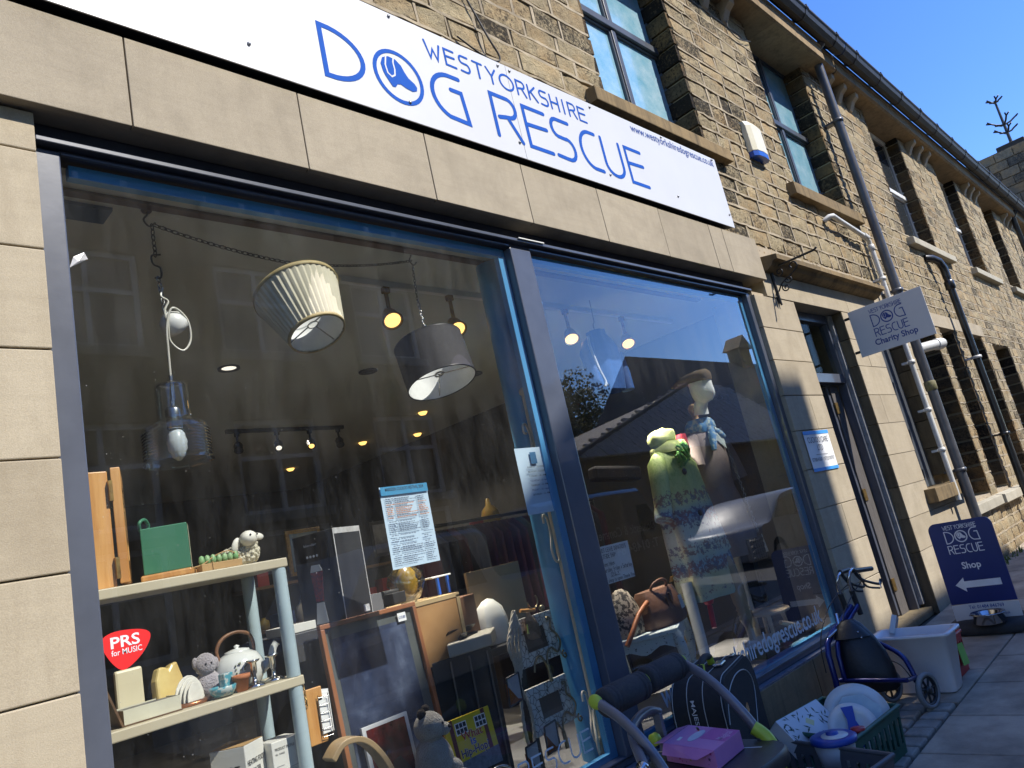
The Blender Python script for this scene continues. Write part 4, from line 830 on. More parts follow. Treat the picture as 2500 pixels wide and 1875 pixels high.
def hook(p, mt, par): return MB().tube(spline([(p[0], p[1], 2.998), (p[0], p[1], p[2] + .01), (p[0] - .015, p[1], p[2] - .015), (p[0] + .005, p[1], p[2] - .04), (p[0] + .03, p[1], p[2] - .02)], 5), .004, 6).build('hook', mt, par)
hook(HK1, CHAIN, c1); hook(HK2, CHAIN, c1); MB().lathe([(.022, 0), (.018, -.008), (0, -.01)], (HK1[0], .40, 3.0), 12).build('hook_plate', MATS['brown_batten'], c1)
lx, ly = .185, .40
gp = thing('glass_pendant_lamp', 'clear ribbed glass pendant lamp with a bulb, hanging at the left of the window', 'lamp', (lx, ly, 1.95))
chain(MB(), (lx, ly, 2.94), (lx, ly, 2.80), 0, .028).build('dark_chain', CHAIN, gp); MB().tube(spline([(lx + .02, ly, 2.81), (lx - .015, ly, 2.80), (lx - .012, ly, 2.765), (lx + .014, ly, 2.75), (lx + .012, ly, 2.71), (lx - .012, ly, 2.705)], 5), .004, 6).build('hook', CHAIN, gp)
chain(MB(), (lx, ly, 2.71), (lx + .012, ly, 2.55), 0, .026).build('bright_chain', SILV, gp)
CORD = mat('clear_flex', (.66, .64, .56), None, 8, .25)
MB().tube(spline([(lx + .01, ly - .01, 2.66), (lx - .005, ly - .02, 2.62), (lx + .02, ly - .02, 2.6), (lx + .005, ly - .015, 2.56), (lx + .012, ly - .015, 2.5), (lx + .02, ly, 2.44), (lx + .06, ly - .01, 2.40), (lx + .095, ly - .01, 2.45), (lx + .085, ly - .02, 2.53), (lx + .03, ly - .03, 2.57), (lx + .005, ly - .02, 2.50), (lx + .003, ly - .01, 2.4), (lx + .003, ly, 2.25)], 6), .0045, 6).build('flex', CORD, gp)
MB().lathe([(0, .055), (.02, .052), (.045, .03), (.055, 0), (.053, -.02), (0, -.022)], (lx + .05, ly + .02, 2.52), 20, Matrix.Rotation(R(-50), 3, 'Y') @ Matrix.Rotation(R(25), 3, 'X')).build('ceiling_rose', WHP, gp)
CLEAR = glass_mat('clear_lamp_glass', (.86, .90, .92), .12, 2.2, .035)
pf = [(.012, 2.262), (.055, 2.262), (.060, 2.25), (.060, 2.13), (.064, 2.115), (.115, 2.095), (.118, 2.08)]
for i in range(9): z = 2.075 - i * .0115; pf += [(.1185, z), (.1225, z - .0045), (.1185, z - .009)]
MB().lathe(pf + [(.124, 1.955)], (lx, ly, 0), 36).build('glass_shade', CLEAR, gp)
MB().tube([(lx + .005, ly, 2.30), (lx, ly, 2.16)], .008, 8).lathe([(0, 2.172), (.026, 2.17), (.03, 2.16), (.03, 2.09), (.026, 2.085), (0, 2.085)], (lx, ly, 0), 18).build('lamp_holder', SILV, gp)
pb = [(.012, 2.085)] + [(.034 * math.sin(.45 + i * .33) ** .6 + (.003 if i % 2 else 0), 2.08 - i * .0145) for i in range(9)] + [(0, 1.965)]
MB().lathe(pb, (lx, ly, 0), 18).build('spiral_bulb', mat('white_bulb', (.8, .8, .76), None, 5, .3), gp)
# pleated cream shade
def pleat_mat():
    m, n, l = nodes('pleated_cream_fabric'); p = pos(n); c = ramp(n, l, noise(n, l, p, 9, 3), [(.3, (.62, .57, .42)), (.7, (.70, .65, .50))]); d = N(n, 'ShaderNodeBsdfDiffuse'); t = N(n, 'ShaderNodeBsdfTranslucent'); x = N(n, 'ShaderNodeMixShader'); o = N(n, 'ShaderNodeOutputMaterial'); x.inputs[0].default_value = .12
    l.new(c, d.inputs[0]); l.new(c, t.inputs[0]); l.new(d.outputs[0], x.inputs[1]); l.new(t.outputs[0], x.inputs[2]); l.new(x.outputs[0], o.inputs[0]); return m
PLEAT = pleat_mat(); TRIM = mat('gold_trim', (.42, .33, .15), (.34, .26, .11), 20, .6); INNER = mat('white_shade_lining', (.76, .77, .76), None, 5, .6)
ps = thing('pleated_lampshade', 'tilted cream pleated lampshade hanging from the swagged chain', 'lampshade', (.82, .36, 2.82))
A = Matrix.Rotation(R(-3), 3, 'Y') @ Matrix.Rotation(R(-22), 3, 'X'); pc = Vector((.735, .31, 2.665)); H = .245; n = 120; ring0 = []; vs = []
for k in range(7):
    t = k / 6
    for i in range(n):
        r_ = (.188 - .066 * t) + (.003 if (i // 1) % 3 == 0 else (-.002 if i % 3 == 1 else .001)); a = 2 * math.pi * i / n; vs.append(pc + A @ Vector((r_ * math.cos(a), r_ * math.sin(a), -H * t)))
MB().add(vs, [(k * n + i, (k + 1) * n + i, (k + 1) * n + (i + 1) % n, k * n + (i + 1) % n) for k in range(6) for i in range(n)]).build('pleated_cover', PLEAT, ps)
MB().lathe([(.183, -.004), (.118, -H + .004)], pc, 48, A).build('lining', INNER, ps)
MB().lathe([(.189, -.014), (.193, -.010), (.192, .003), (.185, .003)], pc, 48, A).lathe([(.125, -H + .013), (.128, -H + .007), (.126, -H - .004), (.117, -H - .004)], pc, 48, A).build('trim', TRIM, ps)
mb = MB()
for k in range(3): a = 2 * math.pi * k / 3 + .4; mb.tube([pc + A @ Vector((.02 * math.cos(a), .02 * math.sin(a), -H + .05)), pc + A @ Vector((.118 * math.cos(a), .118 * math.sin(a), -H + .01))], .003, 5)
mb.lathe([(.022, -.002), (.026, 0), (.022, .002)], pc + A @ Vector((0, 0, -H + .05)), 14, A).build('wire_spider', SILV, ps)
mb = MB()
for k in range(3): a = 2 * math.pi * k / 3; mb.tube([pc + A @ Vector((0, 0, .0)), pc + A @ Vector((.185 * math.cos(a), .185 * math.sin(a), 0))], .003, 5)
mb.tube([pc, pc + Vector((0, .02, .135))], .004, 5).build('top_spider', CHAIN, ps)
# grey drum shade
ds = thing('drum_lampshade', 'dark grey drum lampshade with white lining hanging from a chain', 'lampshade', (1.52, .40, 2.55))
A = Matrix.Rotation(R(1), 3, 'Y') @ Matrix.Rotation(R(-13), 3, 'X'); dc = Vector((1.455, .335, 2.455)); DR = .176; DH = .215
MB().lathe([(DR, .02), (DR, -DH)], dc, 56, A).build('grey_cover', mat('charcoal_fabric', (.040, .037, .041), (.032, .030, .033), 60, .8), ds)
MB().lathe([(DR - .003, .018), (DR - .003, -DH + .002)], dc, 56, A).build('white_lining', INNER, ds)
MB().lathe([(DR + .001, .016), (DR + .002, .021), (DR - .004, .021)], dc, 56, A).lathe([(DR + .001, -DH + .003), (DR + .002, -DH - .002), (DR - .004, -DH - .002)], dc, 56, A).build('hem', BLK, ds)
mb = MB(); q = dc + A @ Vector((0, 0, -DH + .05))
for k in range(3): a = 2 * math.pi * k / 3 + 1; mb.tube([q, dc + A @ Vector(((DR - .01) * math.cos(a), (DR - .01) * math.sin(a), -DH + .012))], .003, 5)
mb.lathe([(.024, -.005), (.03, 0), (.024, .005)], q, 16, A).build('wire_spider', SILV, ds)
chain(MB(), HK2[:2] + (2.94,), (1.46, .36, 2.72), 0, .024, .0022, .006).build('dark_chain', CHAIN, ds); chain(MB(), (1.46, .36, 2.72), (1.458, .34, 2.48), 0, .024, .0026, .007).build('bright_chain', SILV, ds)
MB().tube([(1.458, .34, 2.48)] + [dc + A @ Vector((DR * .98 * math.cos(1), DR * .98 * math.sin(1), .01))], .003, 5).tube([(1.458, .34, 2.48), dc + A @ Vector((-DR * .98, 0, .01))], .003, 5).build('top_wire', SILV, ds)
# ================================================================ shelf unit and what stands on it
SHELF = mat('cream_shelf_board', (.52, .455, .32), (.47, .41, .29), 4, .55); POST = mat('pale_blue_post', (.40, .50, .53), (.34, .43, .46), 5, .45)
su = thing('shelf_unit', 'cream shelf unit on round pale blue posts at the left of the window', 'shelf unit', (.1, .42, .3))
for z in (1.537, 1.106): MB().box(-.7, .494, .28, .60, z - .034, z).build('shelf', SHELF, su, .004)
MB().box(-.7, .494, .28, .60, .62, .65).build('shelf', SHELF, su, .004)
for x, y in ((.467, .305), (.467, .57)): MB().tube([(x, y, .3), (x, y, .619)], .025, 14).tube([(x, y, .651), (x, y, 1.071)], .025, 14).tube([(x, y, 1.107), (x, y, 1.502)], .025, 14).build('post', POST, su)
PINE = mat('pine', (.62, .33, .11), (.47, .21, .055), 1.6, .42, 0, .1, 4, .002, st=(14, 14, 1.2), lo=.4, hi=.62); KNOT = mat('pine_base', (.50, .20, .06), (.36, .10, .03), 5, .4)
cb = thing('pine_cabinet', 'small pine cabinet with a glazed door and brass hinges on the upper shelf', 'cabinet', (-.2, .45, 1.537))
MB().box(-.42, -.083, .345, .58, 1.538, 1.932).build('case', PINE, cb, .004)
dq = lambda a, b: [(-.079 + a * .35, .33 + a), (-.049 + a * .35, .325 + a), (-.049 + b * .35, .325 + b), (-.079 + b * .35, .33 + b)]
leafm = MB().pbox(dq(0, .05), 1.548, 1.94).pbox(dq(.21, .26), 1.548, 1.94).pbox(dq(.0501, .2099), 1.548, 1.60).pbox(dq(.0501, .2099), 1.885, 1.94).build('door', PINE, cb, .003)
MB().pbox([(-.056 + .018, .38), (-.050 + .018, .38), (-.050 + .074, .54), (-.056 + .074, .54)], 1.60, 1.885).build('door_glass', DGL, leafm)
for z in (1.60, 1.86): MB().box(-.088, -.076, .325, .345, z - .035, z + .035).tube([(-.081, .330, z - .035), (-.081, .330, z + .035)], .005, 8).build('hinge', BRASS, cb)
GREEN = mat('green_card', (.045, .20, .11), (.035, .165, .09), 3, .5)
gb = thing('green_gift_box', 'green card gift box with a plant picture on its end', 'box', (.1, .38, 1.56))
GP = [(.150, .315), (.195, .42), (.055, .475), (.010, .37)]
MB().pbox(GP, 1.562, 1.722).build('box', GREEN, gb, .003)
MB().add([(.153, .3185, 1.565), (.195, .4165, 1.565), (.195, .4165, 1.718), (.153, .3185, 1.718)], [(0, 1, 2, 3)]).add([], []).build('picture_panel', mat('cream_label', (.60, .58, .45), (.45, .50, .30), 20, .6), gb)
mb = MB(); rg = random.Random(2)
for i in range(46):
    t = rg.random(); z = 1.625 + .075 * rg.random(); wq = .012 * (1.4 - abs(z - 1.66) / .05); p = Vector((.1745, .367, z)) + Vector((.4, .92, 0)) * rg.uniform(-1, 1) * wq; n_ = Vector((.92, -.4, 0)) * .0012; u = Vector((.4, .92, rg.uniform(-.8, .8))).normalized() * .007; v = Vector((0, 0, .003)); mb.add([p + n_ - u, p + n_ - v, p + n_ + u, p + n_ + v], [(0, 1, 2, 3)])
mb.build('printed_plant', flat('print_green', (.05, .15, .05)), gb); MB().add([Vector((.1745, .367, 0)) + Vector((.92, -.4, 0)) * .0012 + Vector((.4 * a, .92 * a, z)) for a, z in ((-.008, 1.59), (.008, 1.59), (.011, 1.618), (-.011, 1.618))], [(0, 1, 2, 3)]).build('printed_pot', flat('print_terracotta', (.3, .09, .03)), gb)
MB().tube(spline([(.02, .395, 1.72), (.015, .38, 1.745), (.04, .40, 1.758), (.06, .425, 1.74), (.058, .43, 1.72)], 5), .006, 8).build('strap', GREEN, gb)
tag(MB().pbox([(.145, .300), (.215, .43), (.05, .49), (-.005, .36)], 1.538, 1.5615).build('wooden_board', PINE, bev=.006), 'thin wooden board under the green gift box', 'board')
CARD = mat('kraft_card', (.42, .26, .11), (.36, .22, .09), 6, .7)
cs = thing('cactus_candle_set', 'row of green cactus candles in a low card tray tied with string', 'candle set', (.265, .36, 1.538))
MB().box(.19, .34, .325, .375, 1.539, 1.565).build('tray', CARD, cs, .002)
for i in range(7): MB().lathe([(0, 0), (.009, .003), (.011, .015), (.008, .03), (0, .035)], (.202 + i * .021, .35, 1.563), 10).build('candle', mat('cactus_green', (.14, .32, .12), (.3, .42, .22), 60, .5), cs)
MB().tube(spline([(.16, .35, 1.56), (.2, .34, 1.565), (.25, .345, 1.59), (.3, .34, 1.6), (.345, .35, 1.575)], 5), .0025, 5).tube([(.23, .322, 1.539), (.23, .322, 1.567), (.23, .378, 1.567)], .0018, 4).build('string', CARD, cs)
WOOL = mat('cream_resin_wool', (.66, .62, .48), (.58, .54, .41), 30, .7, 0, 1.0, 90, .012); CREAM = mat('cream_resin', (.74, .71, .62), None, 10, .5)
sh = thing('sheep_ornament', 'small white sheep ornament lying at the right end of the upper shelf', 'ornament', (.37, .40, 1.538))
mb = MB(); rg = random.Random(8)
mb.ball((.365, .41, 1.574), (.075, .045, .038), 20, 12).ball((.402, .39, 1.593), (.035, .035, .05), 16, 10); 
for i in range(130):
    a, b = rg.uniform(0, 6.28), rg.uniform(-.2, 1.5); p = Vector((.365 + .075 * math.cos(a) * math.cos(b), .41 + .045 * math.sin(a) * math.cos(b), 1.574 + .038 * math.sin(b))); mb.ball(p, .0075, 6, 4)
for i in range(80):
    a, b = rg.uniform(0, 6.28), rg.uniform(-1, .6); p = Vector((.402 + .035 * math.cos(a) * math.cos(b), .39 + .035 * math.sin(a) * math.cos(b), 1.593 + .05 * math.sin(b))); mb.ball(p, .007, 6, 4)
mb.build('fleece', WOOL, sh)
hd = MB().ball((.392, .36, 1.636), (.033, .042, .030), 16, 10, Matrix.Rotation(R(-35), 3, 'Z')).build('head', CREAM, sh)
MB().ball((.437, .375, 1.640), (.025, .008, .014), 10, 6, Matrix.Rotation(R(12), 3, 'Y')).ball((.345, .372, 1.618), (.016, .008, .030), 10, 6, Matrix.Rotation(R(25), 3, 'Y')).build('ear', CREAM, sh)
MB().ball((.412, .327, 1.645), .004, 8, 5).ball((.383, .321, 1.646), .004, 8, 5).build('eye', INK, hd)
# lower shelf
LZ = 1.107
WAX = mat('ivory_wax', (.66, .60, .42), (.60, .54, .37), 4, .45, sss=.1)
cd = thing('pillar_candle', 'ivory pillar candle standing in a pale open box', 'candle', (-.065, .40, LZ)); 
bx = thing('stationery_box', 'pale open box with a brown lid at the left of the lower shelf', 'box', (-.02, .36, LZ))
MB().box(-.110, .066, .318, .322, LZ + .004, LZ + .048).box(-.110, .066, .44, .444, LZ + .004, LZ + .048).box(-.110, -.106, .322, .44, LZ + .004, LZ + .048).box(.062, .066, .322, .44, LZ + .004, LZ + .048).box(-.106, .062, .322, .44, LZ + .004, LZ + .012).build('tray', mat('pale_green_card', (.60, .58, .45), (.52, .5, .39), 8, .7), bx)
MB().box(-.104, .060, .324, .438, LZ + .013, LZ + .045).build('contents', mat('dark_paper', (.05, .05, .055), (.25, .24, .22), 14, .6), bx, .006)
MB().add([(-.112, .316, LZ), (.07, .316, LZ), (.07, .45, LZ), (-.112, .45, LZ), (-.112, .316, LZ + .004), (.07, .316, LZ + .004), (.07, .45, LZ + .004), (-.112, .45, LZ + .004)], [(4, 5, 6, 7), (0, 1, 5, 4), (1, 2, 6, 5), (3, 0, 4, 7)]).add([(-.117, .316, LZ), (-.180, .316, LZ + .19), (-.180, .45, LZ + .19), (-.117, .45, LZ), (-.111, .316, LZ + .002), (-.174, .316, LZ + .192), (-.174, .45, LZ + .192), (-.111, .45, LZ + .002)], [(0, 1, 2, 3), (4, 7, 6, 5), (0, 4, 5, 1), (1, 5, 6, 2)]).build('lid', wood('brown_leatherette', (.16, .09, .045), (.1, .055, .03)), bx)
MB().box(-.085, .003, .452, .475, LZ, LZ + .165).build('wax_block', WAX, cd, .008); MB().tube([(-.041, .463, LZ + .165), (-.041, .463, LZ + .178)], .0015, 5).build('wick', INK, cd)
ch_ = thing('cheese_dish', 'yellow wedge shaped pottery piece standing on the lower shelf', 'pottery', (.08, .41, LZ))
MB().prism([(-.055, 0), (.052, 0), (.055, .07), (.035, .15), (.012, .143), (.0, .128), (-.012, .14), (-.035, .142), (-.052, .10)], frame((.08, .46, LZ), (1, .25, 0), (0, .15, 1)), -.01, .03).build('body', mat('yellow_glaze', (.66, .53, .22), (.52, .36, .12), 6, .25), ch_, .008)
lr = thing('shell_letter_rack', 'white fan shaped rack with stepped ribs on a copper base', 'rack', (.13, .36, LZ))
for i in range(4):
    r_ = .056 - i * .009; MB().prism([(r_ * math.cos(a), max(0, .085 * (1 - i * .09) * math.sin(a))) for a in [math.pi * k / 10 for k in range(11)]], frame((.125, .40 - i * .016, LZ + .012), (1, .2, 0), (0, 0, 1)), 0, .006).build('rib', CREAM, lr, .002)
MB().lathe([(0, 0), (.062, 0), (.066, .006), (.062, .012), (0, .012)], (.125, .375, LZ), 24, None, 1, .7).build('base', mat('copper', (.45, .20, .10), (.3, .12, .06), 20, .3, .8), lr)
PLUSH = mat('lilac_plush', (.42, .38, .40), (.32, .28, .30), 40, .95, 0, 1.0, 160, .012, sheen=.5)
tx = thing('plush_toy', 'small lilac grey plush toy slumped behind the blue tin', 'toy', (.21, .44, LZ))
mb = MB().ball((.212, .44, LZ + .045), (.045, .04, .05), 16, 10).ball((.205, .43, LZ + .115), (.038, .035, .04), 16, 10).ball((.172, .435, LZ + .125), (.012, .012, .022), 10, 6).ball((.243, .435, LZ + .112), (.012, .012, .022), 10, 6).ball((.235, .415, LZ + .03), (.02, .03, .018), 10, 6); mb.build('body', PLUSH, tx); MB().ball((.193, .397, LZ + .118), .004, 6, 4).ball((.213, .396, LZ + .118), .004, 6, 4).build('eye', INK, tx)
POT = mat('white_glazed_pottery', (.66, .67, .63), (.60, .61, .58), 5, .18, coat=.4)
tp = thing('teapot', 'white pottery teapot with a brown cane handle and a sprig of flowers', 'teapot', (.335, .45, LZ)); tcx, tcy = .335, .455
MB().lathe([(0, 0), (.062, 0), (.075, .012), (.090, .045), (.088, .085), (.070, .115), (.045, .128), (.0, .130)], (tcx, tcy, LZ), 30).build('pot', POT, tp)
MB().lathe([(.046, .128), (.044, .134), (.02, .140), (.006, .142), (.012, .150), (.0, .155)], (tcx, tcy, LZ), 22).build('lid', POT, tp)
MB().tube(spline([(tcx + .075, tcy - .02, LZ + .05), (tcx + .11, tcy - .03, LZ + .07), (tcx + .125, tcy - .035, LZ + .11), (tcx + .14, tcy - .04, LZ + .128)], 5), [.024, .022, .020, .018, .017, .016, .0155, .015, .0145, .014, .0135, .013, .013, .013, .013, .015], 12).build('spout', POT, tp)
MB().tube(spline([(tcx - .07, tcy, LZ + .11), (tcx - .075, tcy, LZ + .15), (tcx - .05, tcy, LZ + .185), (tcx, tcy, LZ + .20), (tcx + .05, tcy, LZ + .185), (tcx + .066, tcy, LZ + .15), (tcx + .065, tcy, LZ + .115)], 6), .007, 8).build('cane_handle', mat('brown_cane', (.12, .05, .025), (.22, .10, .04), 60, .5), tp)
mb = MB(); rg = random.Random(5)
for i in range(26):
    a = rg.uniform(-2.1, -1.5); z = LZ + rg.uniform(.03, .095); p = Vector((tcx + .0905 * math.cos(a), tcy + .0905 * math.sin(a), z)); mb.ball(p, .0035, 5, 3)
mb.build('painted_flowers', flat('lavender_print', (.25, .28, .18)), tp)
TEAL = mat('teal_enamel', (.07, .27, .33), (.40, .45, .42), 55, .3, lo=.5, hi=.55)
tag(MB().pbox([(.225, .335), (.262, .345), (.255, .38), (.218, .37)], LZ, LZ + .073).build('patterned_tin', TEAL, bev=.003), 'small teal patterned tin beside the terracotta pot', 'tin')
tag(MB().lathe([(0, .004), (.03, .004), (.042, .018), (.045, .034), (.041, .036), (.036, .02), (0, .012)], (.212, .325, LZ), 24).build('teal_bowl', TEAL), 'little teal patterned bowl at the front of the lower shelf', 'bowl')
tag(MB().lathe([(0, 0), (.019, 0), (.027, .040), (.031, .040), (.032, .056), (.027, .056), (.024, .03), (0, .02)], (.282, .33, LZ), 22).build('terracotta_pot', mat('terracotta', (.42, .15, .06), (.36, .13, .055), 15, .8)), 'tiny terracotta plant pot on the lower shelf', 'plant pot')
SVR = mat('polished_silver', (.70, .69, .66), (.5, .49, .46), 30, .12, 1.0)
cs1 = tag(MB().lathe([(0, 0), (.036, 0), (.038, .004), (.022, .012), (.009, .02), (.007, .04), (.012, .05), (.013, .082), (.024, .088), (.026, .093), (.012, .09), (.0, .06)], (.335, .34, LZ), 22).build('candlestick', SVR), 'left of the two short silver candlesticks on the lower shelf', 'candlestick', 'silver candlesticks')
c2 = cs1.copy(); COL.objects.link(c2); c2.location = (.085, .02, 0); c2.name = 'candlestick.001'; c2['label'] = 'right of the two short silver candlesticks, beside the shelf post'
# boxes on the bottom shelf
WCARD = mat('white_carton', (.66, .65, .60), (.58, .57, .53), 4, .6); 
mbx = thing('massager_box', 'white carton printed heating foot massager on the bottom shelf', 'box', (.29, .42, .65)); MP = [(.262, .33), (.365, .40), (.30, .53), (.185, .44)]
MB().pbox(MP, .651, .93).build('carton', WCARD, mbx, .003); FM = frame((.262, .329, .651), (.103, .07, 0), (0, 0, 1)); FM2 = frame((.185, .4395, .651), (.077, -.11, 0), (0, 0, 1))
MB().add([(x, y, .9305) for x, y in MP], [(0, 1, 2, 3)]).build('brown_flap', CARD, mbx)
for i, s_ in enumerate(('HEATING FOOT', 'MASSAGER')): font_text(s_, FM, .008, .21 - i * .03, .11 - i * .03, .018, .012, INK, mbx, 'lettering', d=.0008)
font_text('FOOT', FM2, .02, .19, .09, .03, .012, INK, mbx, 'lettering', d=.0008)
mbx2 = thing('massager_manual_box', 'white carton headed product profile with a line drawing', 'box', (.42, .40, .65)); MB().box(.365, .475, .345, .45, .651, .905).build('carton', WCARD, mbx2, .003); F3 = frame((.365, .3445, .651), (1, 0, 0), (0, 0, 1))
font_text('PRODUCT PROFILE', F3, .012, .222, .075, .010, .004, INK, mbx2, 'lettering', d=.0006); font_text('FBL - RANGE', F3, .012, .207, .035, .006, .004, INK, mbx2, 'lettering', d=.0006)
mb = MB().ribbon([(.06, .10), (.06, .155), (.10, .158)], .0015, F3, .0006).ribbon([(.07 + .022 * math.cos(a), .13 + .02 * math.sin(a)) for a in [i * .3 for i in range(21)]], .0015, F3, .0009)
for i in range(5): mb.ribbon([(.012, .17 - i * .013), (.04, .17 - i * .013)], .0016, F3, .0006)
mb.build('line_drawing', flat('grey_ink2', (.2, .2, .22)), mbx2)
bt = thing('toy_bundle', 'clear bag of blue toys at the lower left corner of the window', 'toys', (-.12, .4, .65))
rg = random.Random(3); 
for i in range(9): MB().obox((-.15 + rg.uniform(0, .13), .36 + rg.uniform(0, .05), .68 + rg.uniform(0, .12)), (.035, .03, .025), rg.uniform(0, 3), rg.uniform(0, 1)).build('toy_block', flat('toy_blue', (.02, .10, .5), .3) if i % 2 else DKG, bt, .004)
POLY = glass_mat('polythene', (.82, .84, .85), .10, .8, .0, .12)
# pendant rack of cards hung on the post
ck_ = thing('wooden_card_holder', 'wooden card holder with a wire rack and gold cord hung behind the shelf post', 'holder', (.56, .36, .9))
MB().box(.525, .60, .36, .372, .84, 1.04).build('board', PINE, ck_, .003)
mb = MB()
for i in range(6): mb.tube([(.575, .35, .86 + i * .028), (.615, .345, .86 + i * .028)], .0018, 4)
mb.tube([(.575, .35, .855), (.575, .35, 1.01)], .0018, 4).tube([(.615, .345, .855), (.615, .345, 1.01)], .0018, 4).build('wire_rack', SILV, ck_)
for i in range(4): MB().obox((.60, .355 + i * .006, .93 + i * .012), (.05, .002, .12), ry=.06 * i).build('card', PAPER, ck_)
mb = chain(MB(), (.515, .345, 1.10), (.52, .345, .98), 0, .02, .003, .007); mb.build('gold_cord', BRASS, ck_)
# ================================================================ middle of the window: picture, boxes
DZ = .301
kb = thing('plan_chest', 'tall dark grey cupboard behind the mountain picture', 'cupboard', (1.0, .75, DZ)); MB().box(.62, 1.24, .62, 1.0, DZ, 1.238).build('carcass', mat('dark_grey_board', (.045, .045, .05), (.035, .035, .04), 4, .5), kb, .004)
WHL = MB().box(.625, .80, .64, .80, 1.24, 1.275).build('white_box', WCARD, None, .002); tag(WHL, 'flat white box lying beside the blender carton', 'box')
BXB = mat('black_carton', (.022, .022, .026), (.03, .03, .034), 5, .35)
bl = thing('blender_carton', 'tall black carton with a pictured white blender full of fruit', 'box', (.85, .6, 1.24))
BP = [(.83, .50), (1.03, .60), (.93, .80), (.73, .70)]; BP = [(.835, .49), (1.02, .56), (.95, .78), (.755, .70)]
MB().pbox(BP, 1.2405, 1.64).build('carton', BXB, bl, .003)
FB = frame((.755, .70, 1.2405), (.08, -.21, 0), (0, 0, 1))          # face with the picture
FB2 = frame((.835, .49, 1.2405), (.185, .07, 0), (0, 0, 1))
MB().prism([(.07, .012), (.135, .012), (.125, .10), (.085, .10)], FB, .0005, .0012).build('pictured_base', SIGNW, bl)
MB().prism([(.085, .105), (.125, .105), (.14, .23), (.075, .23)], FB, .0005, .0012).build('pictured_jug', mat('fruit_print', (.30, .02, .03), (.05, .02, .06), 90, .3), bl); MB().prism([(.075, .232), (.14, .232), (.13, .26), (.085, .262)], FB, .0005, .0012).build('pictured_lid', SIGNW, bl)
for i in range(4): MB().prism([(.07 + i * .018 + .006 * math.cos(a), .30 + .006 * math.sin(a)) for a in [k * .7 for k in range(9)]], FB, .0005, .001).build('printed_icon', LOGOW, bl)
font_text('blender', FB, .06, .345, .07, .012, 0, LOGOW, bl, 'lettering', d=.001)
edge = MB()
for a, b in (((0, .0), (.006, .40)), ((.192, .0), (.197, .40))): edge.prism([(a[0], a[1]), (b[0], a[1]), (b[0], b[1]), (a[0], b[1])], FB2, .0004, .001)
edge.prism([(.006, .375), (.192, .375), (.192, .40), (.006, .40)], FB2, .0004, .001); edge.build('lit_edge', mat('sunlit_edge_tone', (.36, .35, .34), (.5, .5, .5), 30, .7), bl)  # pale strips paint sunlight along the edges of this carton face
for i in range(12): MB().prism([(.135 + i * .0035, .02), (.137 + i * .0035 + (.001 if i % 3 else 0), .02), (.137 + i * .0035, .05), (.135 + i * .0035, .05)], FB2, .0004, .001).build('barcode_bar', LOGOW, bl)
def sky_picture():
    m, n, l = nodes('mountain_print'); tc = N(n, 'ShaderNodeTexCoord'); g = tc.outputs['Generated']; s = N(n, 'ShaderNodeSeparateXYZ'); l.new(g, s.inputs[0])
    z = s.outputs[2]; x = s.outputs[0]; cl = noise(n, l, stretch(n, l, g, (2, 1, 2.6)), 1.3, 7, .6, .2)
    c = ramp(n, l, cl, [(.3, (.016, .022, .05)), (.5, (.045, .062, .12)), (.7, (.16, .2, .30))])
    mist = mth(n, l, 'MULTIPLY', ramp(n, l, z, [(.12, (0, 0, 0)), (.24, (1, 1, 1)), (.42, (0, 0, 0))]), cl); c = mixc(n, l, mist, c, (.36, .42, .55))
    hill = mth(n, l, 'LESS_THAN', z, mth(n, l, 'ADD', mth(n, l, 'MULTIPLY', mth(n, l, 'POWER', x, 2.2), .26), mth(n, l, 'MULTIPLY', noise(n, l, g, 9, 4), .08)))
    snow = ramp(n, l, noise(n, l, stretch(n, l, g, (6, 1, 14)), 2.6, 5, .7), [(.52, (.012, .016, .012)), (.58, (.35, .40, .48))]); c = mixc(n, l, hill, c, snow)
    return finish(m, n, l, c, .12, 0, None, spec=.5, coat=.0)
pcq = thing('mountain_picture', 'large framed picture of misty mountains leaning in the window', 'picture', (.95, .45, DZ))
FPm = frame((.70, .42, .36), (1, 0, 0), (0, .10, 1)); PW, PH = .495, .895
fm = MB().prism([(0, 0), (PW, 0), (PW, .02), (0, .02)], FPm, 0, .03).prism([(0, PH - .02), (PW, PH - .02), (PW, PH), (0, PH)], FPm, 0, .03).prism([(0, .02), (.02, .02), (.02, PH - .02), (0, PH - .02)], FPm, 0, .03).prism([(PW - .02, .02), (PW, .02), (PW, PH - .02), (PW - .02, PH - .02)], FPm, 0, .03)
fm.build('frame', wood('walnut_frame', (.32, .12, .045), (.22, .08, .03), (8, 20, 3)), pcq, .003)
MB().prism([(.02, .02), (PW - .02, .02), (PW - .02, PH - .02), (.02, PH - .02)], FPm, .002, .008).build('mount', mat('grey_green_mount', (.13, .145, .14), (.10, .11, .11), 3, .4), pcq)
MB().prism([(.055, .12), (PW - .065, .12), (PW - .065, PH - .065), (.055, PH - .065)], FPm, .0082, .0095).build('print', sky_picture(), pcq)
MB().quad(*[FPm(*p, .020) for p in ((.02, .02), (PW - .02, .02), (PW - .02, PH - .02), (.02, PH - .02))]).build('glass', glass_mat('picture_glass', (.95, .95, .95), .06, .8), pcq)
MB().prism([(.39, .825), (.435, .825), (.435, .862), (.39, .862)], FPm, .0205, .0212).build('price_sticker', PAPER, pcq); font_text('£15.00', FPm, .3935, .837, .036, .012, .004, LOGON, pcq, 'price', d=.0225)
SKIN = wood('chipboard', (.45, .25, .10), (.38, .20, .075), (10, 10, 10))
wcb = thing('wooden_box', 'open wooden box with chipboard sides behind the picture', 'box', (1.33, .6, 1.0))
